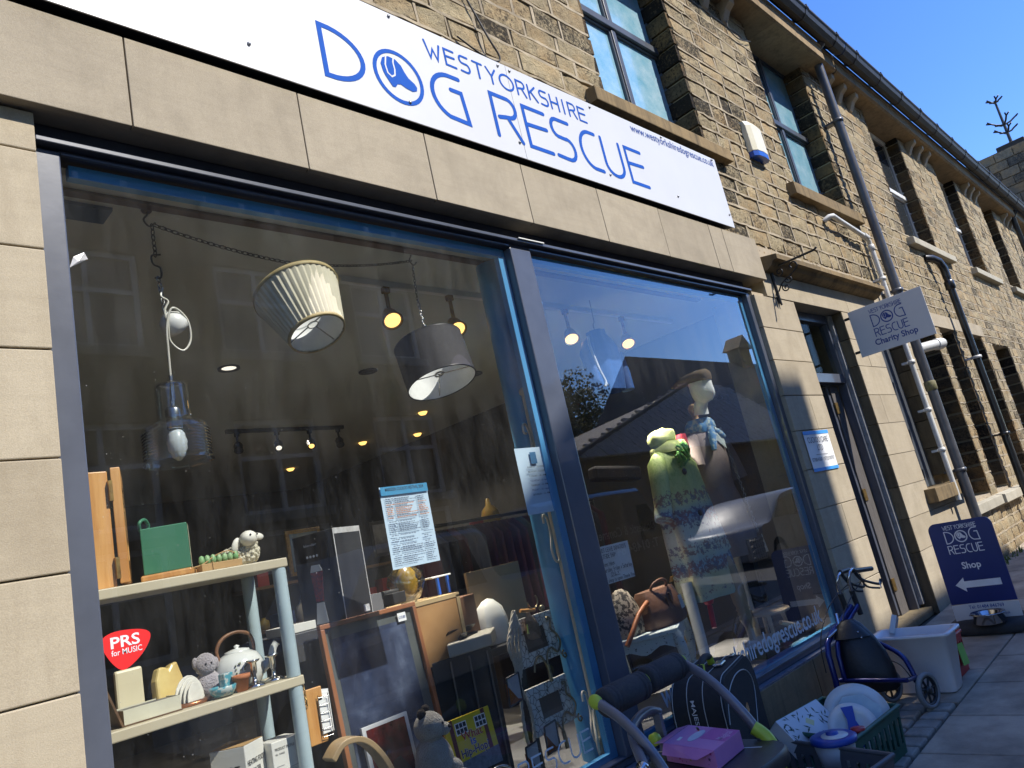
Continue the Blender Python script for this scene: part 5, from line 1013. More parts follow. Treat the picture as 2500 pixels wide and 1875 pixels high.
MB().box(1.20, 1.47, .50, .52, .95, 1.225).box(1.20, 1.47, .78, .80, .95, 1.225).box(1.20, 1.22, .52, .78, .95, 1.225).build('side', SKIN, wcb, .002); MB().box(1.455, 1.475, .495, .80, .94, 1.235).box(1.195, 1.475, .495, .80, 1.2255, 1.245).build('rim', wood('ply_edge', (.50, .36, .19), (.42, .3, .15)), wcb)
stand = thing('black_side_table', 'black side table carrying the wooden boxes', 'table', (1.5, .7, DZ)); MB().box(1.25, 1.85, .5, .95, .90, .94).build('top', BLK, stand, .004)
for x in (1.28, 1.82): MB().box(x - .02, x + .02, .53, .57, DZ, .90).build('leg', BLK, stand)
ptn = thing('plastic_wrapped_toy', 'yellow toy in a crumpled clear plastic bag on the wooden box', 'toy', (1.22, .56, 1.245)); rg = random.Random(12)
mb = MB(); nn = 16; rings = []
for k in range(9):
    t = k / 8; rr = (.085 * math.sin(.35 + t * 2.3) + .012); rings.append([(1.255 + rr * math.cos(2 * math.pi * i / nn) * rg.uniform(.72, 1.2), .60 + rr * .7 * math.sin(2 * math.pi * i / nn) * rg.uniform(.72, 1.2), 1.246 + t * .175 + rg.uniform(-.008, .008)) for i in range(nn)])
mb.loft(rings); mb.build('clear_bag', glass_mat('crumpled_polythene', (.72, .75, .77), .22, 1.2, 0, .18), ptn)
MB().ball((1.29, .64, 1.345), (.055, .05, .075), 16, 10).build('toy_body', mat('yellow_plastic', (.75, .45, .02), (.68, .38, .02), 5, .35), ptn); MB().ball((1.315, .605, 1.36), (.016, .008, .016), 8, 6).build('toy_goggle', BLK, ptn)
calc = thing('typewriter', 'small black typewriter shaped ornament on the wooden box', 'ornament', (1.13, .54, 1.245)); MB().obox((1.135, .55, 1.285), (.095, .07, .05), .3).tube([(1.08, .555, 1.315), (1.19, .59, 1.315)], .012, 10).build('body', BLK, calc, .004)
for r_ in range(3):
    for i in range(8): MB().obox((1.10 + i * .0105 + r_ * .003, .512 + i * .003 + r_ * .006, 1.272 + r_ * .012), (.007, .007, .006), .3).build('key', DKG, calc)
MB().box(1.0, 1.09, .56, .64, 1.24, 1.325).build('grey_carton', mat('grey_card', (.16, .16, .17), None, 5, .6)); tag(bpy.data.objects['grey_carton'], 'plain grey carton between the blender box and the typewriter', 'box')
dsk = thing('toy_table', 'small toy table with white top and blue legs', 'toy', (1.5, .62, 1.24)); MB().obox((1.47, .66, 1.335), (.17, .10, .008), .3).build('top', WHP, dsk, .002); 
for a, b in ((-.02, -.03), (.06, -.01)): MB().obox((1.47 + a, .62 + b + .02, 1.29), (.018, .012, .085), .3).build('leg', flat('toy_blue', (.02, .10, .5)), dsk, .002)
tag(MB().pbox([(1.49, .54), (1.66, .60), (1.60, .78), (1.43, .72)], .941, 1.215).build('brown_carton', mat('brown_box', (.17, .08, .04), (.13, .06, .03), 5, .6), None, .004), 'plain brown box to the right of the wooden box', 'box')
tag(MB().loft([[(1.76 + .10 * k * math.cos(a) * (1 + .15 * math.sin(5 * a)), .62 + .06 * k * math.sin(a), z) for a in [2 * math.pi * i / 22 for i in range(22)]] for k, z in ((.9, .942), (1, .98), (1, 1.06), (.8, 1.12), (.35, 1.16), (.05, 1.17))]).build('white_crockery', POT), 'heaped white crockery behind the crackle frame', 'crockery')
tr = thing('printer_tray', 'pale plastic tray machine with a dark grille and open paper flap', 'machine', (1.5, .5, .97)); 
kr = thing('black_cabinet', 'low black cabinet with grey rods standing behind the picture frames', 'cabinet', (1.5, .5, DZ)); MB().pbox([(1.24, .50), (1.56, .44), (1.70, .62), (1.35, .70)], DZ, .965).build('carcass', mat('black_laminate', (.018, .02, .022), (.028, .03, .03), 3, .35), kr, .003)
for x, y in ((1.33, .474), (1.43, .455), (1.53, .438)): MB().tube([(x, y, .34), (x, y, .95)], .005, 6).build('rod', mat('grey_rod', (.12, .11, .10)), kr)
TQ = [(1.30, .44), (1.54, .40), (1.74, .58), (1.48, .64)]
MB().pbox(TQ, .970, 1.030).build('case', mat('aged_plastic', (.30, .29, .25), (.25, .24, .2), 5, .5), tr, .006)
for i in range(14): MB().obox((1.42 + i * .013, .485 + i * .0065, 1.034), (.004, .06, .01), -.2).build('grille_bar', BLK, tr)
MB().obox((1.46, .53, 1.06), (.22, .004, .06), .22, .9).obox((1.42, .46, 1.045), (.06, .004, .03), .3, .6).build('flap', DKG, tr)
pl = tag(MB().box(1.72, 2.12, .70, .72, .94, 1.32).build('cork_board', mat('tan_board', (.28, .19, .10), (.24, .16, .085), 5, .7)), 'plain tan board standing behind the blue post', 'board')
# crackle frames on scrolled stands
def crackle():
    m, n, l = nodes('crackled_white_paint'); p = pos(n); v = N(n, 'ShaderNodeTexVoronoi', feature='DISTANCE_TO_EDGE'); v.inputs['Scale'].default_value = 32; q = N(n, 'ShaderNodeVectorMath', operation='ADD'); nn = N(n, 'ShaderNodeTexNoise'); nn.inputs['Scale'].default_value = 25; sc_ = N(n, 'ShaderNodeVectorMath', operation='SCALE'); sc_.inputs[3].default_value = .02
    l.new(p, nn.inputs['Vector']); l.new(nn.outputs['Color'], sc_.inputs[0]); l.new(p, q.inputs[0]); l.new(sc_.outputs[0], q.inputs[1]); l.new(q.outputs[0], v.inputs['Vector'])
    c = ramp(n, l, v.outputs['Distance'], [(.02, (.10, .09, .075)), (.05, (.55, .56, .52)), (.3, (.62, .63, .60))]); return finish(m, n, l, c, .5)
CRK = crackle(); GOLD = mat('antique_gold', (.30, .26, .16), (.18, .15, .09), 30, .35, .9)
def crackle_frame(name, label, x0, z0, W, H, y):
    t = thing(name, label, 'picture frame', (x0 + W / 2, y, z0), 'crackle frames on scrolled stands'); F = frame((x0, y, z0), (1, .05, 0), (0, .08, 1)); b = .075; bw = .06
    MB().prism([(0, 0), (W, 0), (W, bw), (0, bw)], F, 0, .014).prism([(0, H - bw), (W, H - bw), (W, H), (0, H)], F, 0, .014).prism([(0, bw), (b, bw), (b, H - bw), (0, H - bw)], F, 0, .014).prism([(W - b, bw), (W, bw), (W, H - bw), (W - b, H - bw)], F, 0, .014).build('frame', CRK, t, .003)
    MB().quad(*[F(*p, .005) for p in ((b, bw), (W - b, bw), (W - b, H - bw), (b, H - bw))]).build('backing', mat('brown_backing', (.10, .075, .055), None, 5, .3), t)
    P = lambda l: [F(a, c, .024) for a, c in l]
    mb = MB().tube(P([tuple(q) for q in spline([(W * .22, -.03, 0), (W * .30, .015, 0), (W * .45, .03, 0), (W * .55, -.02, 0), (W * .62, .03, 0), (W * .75, .05, 0), (W * .88, .02, 0), (W * 1.0, .06, 0), (W * .96, H * .45, 0), (W * .86, H * .6, 0), (W * .90, H * .82, 0), (W * .82, H * .86, 0), (W * .84, H * .80, 0)], 5) for q in [(q.x, q.y)]]), .0055, 6)
    mb.tube([F(W + .01 + .022 * (1 - i / 22) * math.cos(1.8 + i * .36), -.005 + .022 * (1 - i / 22) * math.sin(1.8 + i * .36), .024) for i in range(20)], .0045, 6)
    mb.tube(P([(W * .55, -.02), (W * .55, -.10)]), .010, 8).build('scrolled_stand', GOLD, t); return t
crackle_frame('crackle_frame', 'upper crackle painted picture frame on a scrolled gold stand', 1.645, .825, .31, .225, .36); crackle_frame('crackle_frame', 'lower crackle painted picture frame on a scrolled gold stand', 1.635, .520, .31, .215, .34)
ROPE = mat('cream_rope', (.46, .43, .36), (.38, .35, .29), 30, .9, 0, .8, 200, .006)
ro = thing('coiled_rope', 'coil of cream rope hanging beside the crackle frames', 'rope', (1.62, .34, 1.0))
def rope(pts, r=.0075):
    mb = MB(); P = spline(pts, 10)
    for k in range(3):
        q = []
        for i, p in enumerate(P):
            t = (P[min(i + 1, len(P) - 1)] - P[max(i - 1, 0)]).normalized(); u = t.orthogonal().normalized(); w_ = t.cross(u); a = i * .55 + k * 2.094; q.append(p + (u * math.cos(a) + w_ * math.sin(a)) * r * .6)
        mb.tube(q, r * .62, 5)
    return mb
for i in range(4): rope([(1.655 + .004 * i, .335 + i * .004, 1.10), (1.60 + i * .021, .325, 1.02), (1.565 + i * .025, .322, .95), (1.585 + i * .014, .325, .86), (1.585 + i * .008, .33, .80)]).build('rope_strand', ROPE, ro)
rope([(1.59, .33, .82), (1.60, .33, .74), (1.625, .325, .66), (1.62, .325, .56), (1.60, .33, .48)]).build('rope_end', ROPE, ro); rope([(1.61, .33, .82), (1.585, .33, .72), (1.57, .33, .60), (1.575, .33, .5)]).build('rope_end', ROPE, ro)
tg = thing('hessian_bag', 'small hessian bag on a wooden rod with a yellow price tag', 'bag', (1.75, .33, 1.05))
MB().tube([(1.70, .335, 1.09), (1.80, .335, 1.075)], .009, 10).build('rod', PINE, tg); MB().tube(scroll((1.80, .335, 1.12), (1, 0, 0), (0, 0, 1), .6, .038, .034, 0, 3.2, 18), .004, 6).ball((1.85, .332, 1.075), .016, 10, 6).build('ring', GOLD, tg)
MB().loft([[(1.74 + rr * math.cos(a) + dx, .325 + rr * .45 * math.sin(a), z) for a in [2 * math.pi * i / 18 for i in range(18)]] for rr, z, dx in ((.012, 1.075, 0), (.018, 1.06, 0), (.04, 1.03, .005), (.048, .99, .01), (.044, .955, .015), (.03, .945, .018))]).build('bag', mat('hessian', (.26, .17, .10), (.2, .13, .075), 90, .95, 0, .8, 150, .006), tg)
MB().obox((1.715, .315, 1.0), (.026, .002, .045), 0, 0, .15).build('price_tag', flat('yellow_tag', (.62, .60, .16)), tg)
# low row: book, panda, red picture, chair arm, lantern
bk = thing('hip_hop_book', 'yellow picture book titled What is Hip-Hop standing in the window', 'book', (1.28, .36, .5)); FBk = frame((1.148, .345, .50), (1, -.03, 0), (0, .13, 1)); BWd, BHt = .262, .235
MB().prism([(0, 0), (BWd, 0), (BWd, BHt), (0, BHt)], FBk, -.012, 0).build('cover', mat('yellow_cover', (.62, .48, .02), (.55, .42, .02), 5, .35), bk, .001)
MB().prism([(.012, .0), (BWd, 0), (BWd, .07), (.012, .06)], FBk, .0004, .0008).build('printed_wall', mat('printed_grey_brick', (.16, .19, .24), (.10, .12, .15), 60, .4), bk)
for a in (.055, .165):
    MB().prism([(a, .165), (a + .065, .165), (a + .065, .215), (a, .215)], FBk, .0004, .0008).build('printed_window', LOGOW, bk)
    for i in range(3):
        for j in range(2): MB().prism([(a + .005 + i * .02, .17 + j * .023), (a + .021 + i * .02, .17 + j * .023), (a + .021 + i * .02, .188 + j * .023), (a + .005 + i * .02, .188 + j * .023)], FBk, .0009, .0012).build('printed_pane', DKG, bk)
for s_, x, z, wd, mt_ in (('What', .075, .140, .12, flat('print_red', (.40, .03, .02))), ('is', .118, .112, .03, flat('print_blue', (.03, .10, .35))), ('Hip-Hop?', .055, .075, .16, flat('print_navy', (.03, .03, .12)))):
    font_text(s_, FBk, x, z, wd, .034, .04, flat('print_white_edge', (.55, .55, .45)), bk, 'lettering_outline', d=.0012); font_text(s_, FBk, x, z, wd, .034, .012, mt_, bk, 'lettering', d=.0018)
for a in (.025, .21): MB().prism([(a, .0), (a + .022, 0), (a + .022, .235), (a, .235)], FBk, .0003, .0006).build('printed_drainpipe', flat('print_maroon', (.12, .03, .03)), bk)
FUR = mat('cream_fur', (.40, .37, .31), (.30, .275, .23), 30, .95, 0, 1.0, 140, .02, sheen=.6); DFUR = mat('dark_fur', (.035, .028, .025), (.05, .04, .035), 30, .95, 0, 1.0, 140, .02)
pd = thing('plush_panda', 'cream plush bear with dark ears sitting in front of the red picture', 'toy', (1.03, .33, DZ))
mb = MB().ball((1.04, .33, .615), (.085, .075, .11), 20, 14).ball((1.035, .32, .755), (.065, .065, .062), 20, 12).ball((1.085, .29, .735), (.03, .03, .026), 12, 8).ball((1.10, .29, .585), (.05, .03, .032), 12, 8, Matrix.Rotation(R(30), 3, 'Y')).ball((.975, .28, .545), (.05, .06, .04), 12, 8).ball((1.10, .26, .535), (.06, .05, .038), 12, 8); mb.build('body', FUR, pd)
MB().ball((1.0, .31, .815), (.022, .014, .022), 12, 8).ball((1.045, .34, .822), (.02, .013, .02), 12, 8).ball((1.095, .262, .742), .008, 8, 5).build('ear', DFUR, pd); MB().ball((1.06, .262, .765), .006, 8, 5).build('eye', INK, pd)
rp3_ = thing('red_print', 'dark red abstract print in a white frame leaning behind the plush bear', 'picture', (.9, .38, .5)); FR = frame((.78, .375, .47), (1, .02, 0), (0, .12, 1))
MB().prism([(0, 0), (.23, 0), (.23, .36), (0, .36)], FR, -.015, 0).build('frame', SIGNW, rp3_, .002); MB().prism([(.018, .02), (.212, .02), (.212, .345), (.018, .345)], FR, .0004, .001).build('print', mat('red_abstract', (.16, .012, .012), (.025, .005, .006), 11, .25), rp3_)
MB().prism([(.04 + .06, .12), (.16, .10), (.19, .15), (.15, .21), (.11, .20)], FR, .0012, .0016).build('dark_shape', mat('dark_smear', (.03, .008, .008)), rp3_)
ca = thing('bentwood_chair', 'bentwood armchair arm curving up at the bottom of the window', 'chair', (.66, .33, DZ)); WD = wood('pale_bentwood', (.34, .24, .13), (.27, .19, .10), (4, 30, 30), .35)
cvp = spline([(.545, .26, .795), (.60, .26, .838), (.68, .26, .832), (.745, .26, .78), (.80, .26, .68), (.84, .26, .52), (.86, .26, .31)], 8)
mb = MB(); nb = len(cvp); vs = []
for i, p in enumerate(cvp):
    t = (cvp[min(i + 1, nb - 1)] - cvp[max(i - 1, 0)]).normalized(); nrm = Vector((-t.z, 0, t.x)); 
    for dy, dn in ((0, 0), (.075, 0), (.075, -.022), (0, -.022)): vs.append(p + Vector((0, dy, 0)) + nrm * dn)
mb.add(vs, [(i * 4 + j, i * 4 + (j + 1) % 4, i * 4 + 4 + (j + 1) % 4, i * 4 + 4 + j) for i in range(nb - 1) for j in range(4)] + [(0, 3, 2, 1)]); mb.build('arm', WD, ca, .004)
MB().box(.60, .90, .35, .75, DZ, .60).build('seat', mat('black_seat', (.02, .02, .022)), ca, .02)
ln = thing('leaded_lantern', 'lantern with coloured leaded glass panes hanging low in the window', 'lantern', (1.46, .36, .45))
for k, (x, z) in enumerate(((1.505, .70), (1.66, .44), (1.50, .40))):
    F = frame((x, .33 - .02 * k, z), (1, -.1, 0), (0, 0, 1)); MB().prism([(0, 0), (.08, .01), (.085, .13), (.01, .12)], F, 0, .004).build('white_pane', mat('milky_glass', (.40, .40, .42), (.32, .33, .36), 12, .2), ln)
    MB().prism([(-.002, .10), (.055, .02), (.078, .015), (.0, .0)], F, .0045, .006).build('amber_pane', mat('amber_glass', (.30, .10, .02), (.18, .05, .01), 20, .15), ln); mb = MB()
    for a, b in (((0, 0), (.08, .01)), ((.08, .01), (.085, .13)), ((.085, .13), (.01, .12)), ((.01, .12), (0, 0))): mb.tube([F(*a, .004), F(*b, .004)], .0045, 6)
    mb.build('lead_bar', BLK, ln)
rg = random.Random(21)
oc = thing('oval_mirror', 'silver rimmed oval dish with crumpled cellophane low in the window', 'dish', (1.3, .3, .42)); MB().tube([(1.33 + .085 * math.cos(a), .29, .44 + .06 * math.sin(a)) for a in [i * .314 for i in range(20)]], .006, 8, True).build('rim', SILV, oc)
MB().loft([[(1.22 + rr * math.cos(a) * rg.uniform(.85, 1.1), .30 + .5 * rr * math.sin(a), z + rg.uniform(-.008, .008)) for a in [2 * math.pi * i / 16 for i in range(16)]] for rr, z in ((.10, .34), (.12, .40), (.10, .45), (.03, .475))]).build('cellophane_bundle', MATS['crumpled_polythene'] if 'crumpled_polythene' in MATS else POLY, oc)
# blue post and coat stand
tag(MB().tube([(2.06, .36, .3), (2.06, .36, 2.99)], .085, 24).build('round_blue_post', BLUEF), 'round bright blue post behind the mullion', 'post')
tag(MB().box(2.16, 2.26, .30, .40, .3, 2.99).build('square_blue_post', BLUEF), 'square blue upright beside the round blue post', 'post')
st_ = thing('coat_stand', 'cream metal coat stand with curled hooks behind the hours notice', 'coat stand', (2.03, .27, .3)); CRM = mat('cream_enamel', (.66, .62, .53), (.58, .55, .46), 8, .4); sx_, sy_ = 1.985, .255
MB().tube([(sx_, sy_, .42), (sx_, sy_, 2.17)], .014, 12).ball((sx_, sy_, 2.19), .024, 14, 9).build('pole', CRM, st_)
for zb, dirs in ((1.75, (-1, 1)), (1.42, (-1, 1)), (.55, (-1, 1))):
    for s_ in dirs:
        F = frame((sx_, sy_, zb), (s_, -.25 if s_ < 0 else .15, 0), (0, 0, 1)); q = spline([(0.01, 0, 0), (.035, .02, 0), (.045, .10, 0), (.03, .19, 0), (.05, .25, 0), (.085, .25, 0), (.09, .21, 0), (.07, .205, 0)], 5) if zb > 1.6 else spline([(.0, -.08, 0), (.02, -.14, 0), (.06, -.13, 0), (.07, -.07, 0), (.045, .0, 0), (.05, .08, 0), (.085, .10, 0), (.095, .06, 0)], 5)
        MB().tube([F(p.x, p.y) for p in q], .0065, 8).build('curled_hook', CRM, st_)
F = frame((sx_, sy_, 1.72), (-1, -.3, 0), (0, 0, 1)); MB().tube([F(p.x, p.y) for p in spline([(0, .1, 0), (.03, .06, 0), (.08, .06, 0), (.13, .10, 0), (.12, .145, 0), (.085, .14, 0), (.09, .115, 0)], 5)], .0065, 8).build('curled_hook', CRM, st_)
for s_ in (-1, 1):
    F = frame((sx_, sy_, .30), (s_, -.6, 0), (0, 0, 1)); MB().tube([F(p.x, p.y) for p in spline([(0, .3, 0), (.05, .24, 0), (.11, .12, 0), (.08, .03, 0), (.02, .06, 0), (.03, .12, 0), (.07, .12, 0)], 5)], .008, 8).build('foot', CRM, st_)
# ================================================================ deeper in the shop
def frame_pic(x, z, W, H, y, label, fm_, pm):
    t = thing('framed_picture', label, 'picture', (x, y, z)); MB().box(x, x + W, y, y + .03, z, z + H).build('frame', fm_, t, .004); MB().box(x + .04, x + W - .04, y - .003, y - .0005, z + .04, z + H - .04).build('print', pm, t)
SHW = wood('brown_shelf', (.16, .10, .05), (.12, .07, .035))
frame_pic(3.05, 1.62, .42, .48, 5.0, 'gold framed portrait style picture deep in the shop', BRASS, mat('dim_blue_print', (.05, .08, .12), (.09, .11, .12), 6)); frame_pic(4.25, 1.66, .5, .42, 5.2, 'dark framed picture behind the festival poster', BLK, mat('dim_grey_print', (.07, .07, .08), (.15, .15, .15), 8)); frame_pic(3.6, 1.62, .42, .34, 5.1, 'small white framed sketch deep in the shop', DKG, mat('dim_pale_print', (.14, .14, .14), (.2, .2, .19), 10))
for k, z in enumerate((1.58, 1.15, .72)):
    s_ = thing('wall_shelf', ('top', 'middle', 'lowest')[k] + ' brown shelf of jumbled goods on the far side of the shop', 'shelf', (4.0, 5.2, z)); MB().box(2.6, 4.98, 5.0, 5.45, z - .03, z).build('board', SHW, s_)
    rg = random.Random(k + 40); x = 2.7; cnt = 0
    while x < 4.85:
        wd = rg.uniform(.06, .2); h = rg.uniform(.08, .26)
        if z < 1.5 or not (3.0 < x < 4.8):
            c = rg.choice([(.25, .03, .03), (.3, .22, .03), (.05, .08, .2), (.2, .2, .2), (.1, .06, .03), (.4, .38, .34), (.04, .04, .04)]); o = (MB().box(x, x + wd, 5.05, 5.05 + wd, z, z + h) if rg.random() < .6 else MB().lathe([(wd * .4, 0), (wd * .5, h * .3), (wd * .45, h * .7), (wd * .2, h * .85), (wd * .2, h)], (x + wd / 2, 5.15, z), 14)).build('ornament', flat('goods_%d_%d_%d' % tuple(int(q * 100) for q in c), c, .5)); cnt += 1; cn = {(.25, .03, .03): 'dull red', (.3, .22, .03): 'mustard', (.05, .08, .2): 'dark blue', (.2, .2, .2): 'grey', (.1, .06, .03): 'brown', (.4, .38, .34): 'cream', (.04, .04, .04): 'black'}[c]; tag(o, '%s %s, %s from the left on the %s back shelf' % (cn, 'jar' if len(o.data.polygons) > 6 else 'box', ('first', 'second', 'third', 'fourth', 'fifth', 'sixth', 'seventh', 'eighth', 'ninth', 'tenth', 'eleventh', 'twelfth', 'thirteenth', 'fourteenth')[cnt - 1], ('top', 'middle', 'lowest')[k]), 'goods', 'goods on the back shelves')
        x += wd + rg.uniform(.03, .1)
tag(MB().lathe([(.0, 0), (.09, .02), (.11, .12), (.08, .22), (.03, .27), (.02, .33), (.0, .34)], (4.35, 3.2, 1.62), 18).build('yellow_jar', flat('mustard_glaze', (.42, .25, .03), .3)), 'mustard yellow jar behind the festival poster', 'jar'); tag(MB().box(4.12, 4.25, 3.2, 3.3, 1.45, 1.78).build('red_bag', flat('dull_red', (.36, .02, .02), .6), None, .02), 'red bag beside the mustard jar', 'bag')
tag(MB().box(3.9, 4.98, 3.0, 3.6, .02, 1.45).build('counter', wood('dark_counter', (.06, .045, .035), (.04, .03, .025)), None, .01), 'dark counter deep in the shop behind the notices', 'counter')
# ================================================================ right pane
JK = mat('blue_leather', (.045, .12, .34), (.03, .085, .26), 6, .38, 0, .4, 30, .01)
jk = thing('blue_jacket', 'bright blue leather jacket hanging high in the right pane', 'jacket', (3.25, .6, 2.3)); rings = []
for z, rx, ry in ((2.30, .14, .09), (2.38, .15, .10), (2.50, .16, .11), (2.60, .155, .11), (2.67, .12, .09), (2.71, .07, .07), (2.745, .065, .07)): rings.append([(3.25 + rx * math.cos(a) * (1 + .05 * math.sin(6 * a)), .60 + ry * math.sin(a) * (1 + .1 * math.sin(5 * a)), z) for a in [2 * math.pi * i / 30 for i in range(30)]])
MB().loft(rings, False).build('body', JK, jk)
for s_ in (-1, 1): MB().tube([(3.25 + s_ * .11, .6, 2.64), (3.25 + s_ * .16, .59, 2.57), (3.25 + s_ * .175, .57, 2.42), (3.25 + s_ * .17, .56, 2.30)], [.05, .056, .05, .046], 16).build('sleeve', JK, jk)
MB().tube([(3.02, .5, 2.66), (3.0, .49, 2.60), (3.03, .49, 2.45), (3.08, .49, 2.34), (3.06, .49, 2.30)], .009, 8).tube([(3.0, .49, 2.6), (3.05, .49, 2.42), (3.09, .49, 2.31)], .006, 6).build('white_cord', WHP, jk); MB().tube([(3.25, .6, 2.74), (3.25, .6, 2.80), (3.27, .6, 2.82), (3.28, .6, 2.99)], .004, 6).build('hanger_hook', SILV, jk)
# hat stand head
def dress_mat():
    m, n, l = nodes('patterned_coat'); p = pos(n); s = N(n, 'ShaderNodeSeparateXYZ'); l.new(p, s.inputs[0]); z = mth(n, l, 'ADD', s.outputs[2], mth(n, l, 'MULTIPLY', noise(n, l, p, 5, 2), .05))
    zz = mth(n, l, 'MULTIPLY', mth(n, l, 'SUBTRACT', z, .80), 1 / 1.3)
    base = ramp(n, l, zz, [(.0, (.40, .50, .38)), (.05, (.62, .58, .34)), (.13, (.64, .62, .40)), (.18, (.28, .46, .55)), (.26, (.62, .66, .48)), (.33, (.66, .70, .62)), (.40, (.55, .62, .52)), (.45, (.18, .36, .52)), (.52, (.62, .64, .32)), (.60, (.56, .60, .22)), (.75, (.44, .55, .17)), (.9, (.52, .61, .26)), (1, (.68, .70, .40))])
    v = N(n, 'ShaderNodeTexNoise'); v.inputs['Scale'].default_value = 34; v.inputs['Detail'].default_value = 6; v.inputs['Roughness'].default_value = .7; l.new(p, v.inputs['Vector'])
    leaf = ramp(n, l, noise(n, l, stretch(n, l, p, (22, 22, 9)), 1.6, 4, .6, 2.0), [(.50, (0, 0, 0)), (.54, (1, 1, 1))]); up = ramp(n, l, zz, [(.55, (0, 0, 0)), (.7, (1, 1, 1))])
    c = mixc(n, l, mth(n, l, 'MULTIPLY', mth(n, l, 'MULTIPLY', leaf, up), .45), base, (.16, .30, .04))
    band = ramp(n, l, zz, [(.02, (0, 0, 0)), (.05, (.4, .4, .4)), (.08, (0, 0, 0)), (.12, (0, 0, 0)), (.15, (1, 1, 1)), (.20, (1, 1, 1)), (.23, (0, 0, 0)), (.25, (.8, .8, .8)), (.29, (.8, .8, .8)), (.31, (.1, .1, .1)), (.39, (.3, .3, .3)), (.42, (1, 1, 1)), (.47, (1, 1, 1)), (.50, (.1, .1, .1)), (.53, (.9, .9, .9)), (.57, (.9, .9, .9)), (.60, (0, 0, 0))])
    k = mth(n, l, 'GREATER_THAN', mth(n, l, 'ADD', v.outputs['Fac'], mth(n, l, 'MULTIPLY', band, .16)), .62); k = mth(n, l, 'MULTIPLY', k, mth(n, l, 'GREATER_THAN', band, .05))
    c = mixc(n, l, mth(n, l, 'MULTIPLY', k, .7), c, mixc(n, l, mth(n, l, 'GREATER_THAN', noise(n, l, p, 8, 2), .5), (.20, .03, .05), (.07, .04, .16)))
    return finish(m, n, l, c, .6, 0, noise(n, l, p, 20, 3), .2, .01)
COAT = dress_mat(); HOOD = mat('lime_lining', (.56, .58, .26), (.42, .50, .14), 12, .7)
ct = thing('patterned_coat', 'lime green and blue patterned hooded coat displayed in the right pane', 'coat', (3.85, .55, .8)); cxx, cyy = 3.73, .57
def fold_ring(cx_, cy_, z, rx, ry, amp, ph, n=48, k=7): return [(cx_ + rx * math.cos(a) * (1 + amp * math.sin(k * a + ph)), cy_ + ry * math.sin(a) * (1 + amp * math.sin(k * a + ph)), z) for a in [2 * math.pi * i / n for i in range(n)]]
MB().loft([fold_ring(cxx + dx, cyy, z, rx, ry, am, ph) for z, rx, ry, am, ph, dx in ((.785, .31, .16, .13, 0, .06), (.80, .31, .16, .13, 0, .06), (1.0, .30, .15, .12, .2, .05), (1.25, .28, .14, .10, .4, .03), (1.5, .255, .13, .07, .8, .01), (1.68, .24, .125, .045, 1, 0), (1.78, .215, .11, .02, 1, 0), (1.83, .16, .10, 0, 0, 0), (1.87, .11, .09, 0, 0, 0), (1.90, .085, .08, 0, 0, 0))], False).build('body', COAT, ct)
MB().tube([(cxx - .13, .57, 1.80), (cxx - .22, .55, 1.73), (cxx - .30, .51, 1.60), (cxx - .37, .48, 1.46), (cxx - .42, .47, 1.36)], [.05, .068, .066, .062, .062], 18).build('sleeve', COAT, ct); MB().tube([(cxx + .13, .57, 1.80), (cxx + .22, .575, 1.71), (cxx + .27, .575, 1.5), (cxx + .31, .56, 1.25), (cxx + .35, .55, 1.06)], [.05, .066, .064, .062, .064], 18).build('sleeve', COAT, ct)
hb_ = MB(); nH_ = 30; HMx = Matrix.Rotation(R(-18), 3, 'Y'); rings = []
for k in range(11):
    a0 = math.pi * k / 10; z_ = -math.cos(a0) * .07; rr_ = math.sin(a0)
    rings.append([Vector((cxx - .045, cyy, 1.93)) + HMx @ Vector((.115 * rr_ * math.cos(b) * (1 + .06 * math.sin(6 * b + k)), .105 * rr_ * math.sin(b) * (1 + .05 * math.sin(5 * b)), z_ + .012 * math.sin(4 * b + k) * rr_)) for b in [2 * math.pi * i / nH_ for i in range(nH_)]])
hb_.loft(rings, False); hb_.build('hood', HOOD, ct)
MB().loft([fold_ring(cxx, cyy - .01, z, rx, ry, .05, ph, 36, 5) for z, rx, ry, ph in ((1.815, .17, .125, 0), (1.86, .165, .125, .6), (1.895, .13, .11, .9), (1.88, .10, .09, 1))], False).build('collar', HOOD, ct)
for z, dx in ((1.66, -.005), (1.36, .04), (1.15, .075)): MB().lathe([(0, .012), (.02, .010), (.024, .002), (.02, -.004)], (cxx + dx - .06, cyy - .128 - (1.66 - z) * .03, z), 14, Matrix.Rotation(R(90), 3, 'X')).build('button', BLK, ct)
GAUZE = mat('green_gauze', (.12, .36, .06), (.06, .24, .04), 25, .8)
mb = MB(); rg = random.Random(31)
for i in range(14): p = Vector((cxx - .04 + rg.uniform(-.06, .08), cyy - .13, 1.84 + rg.uniform(-.07, .04))); mb.tube(spline([p, p + Vector((rg.uniform(-.05, .05), -.02, -.03)), p + Vector((rg.uniform(-.07, .07), 0, -.08))], 4), .009, 5)
mb.build('gauze_scarf', GAUZE, ct)
TAUPE = mat('taupe_jersey', (.22, .175, .165), (.18, .145, .14), 5, .75, 0, .25, 25, .01)
mn = thing('dress_form', 'taupe dress on a wooden topped dress form with a blue floral scarf', 'mannequin', (4.42, .62, .3)); mx, my = 4.43, .66
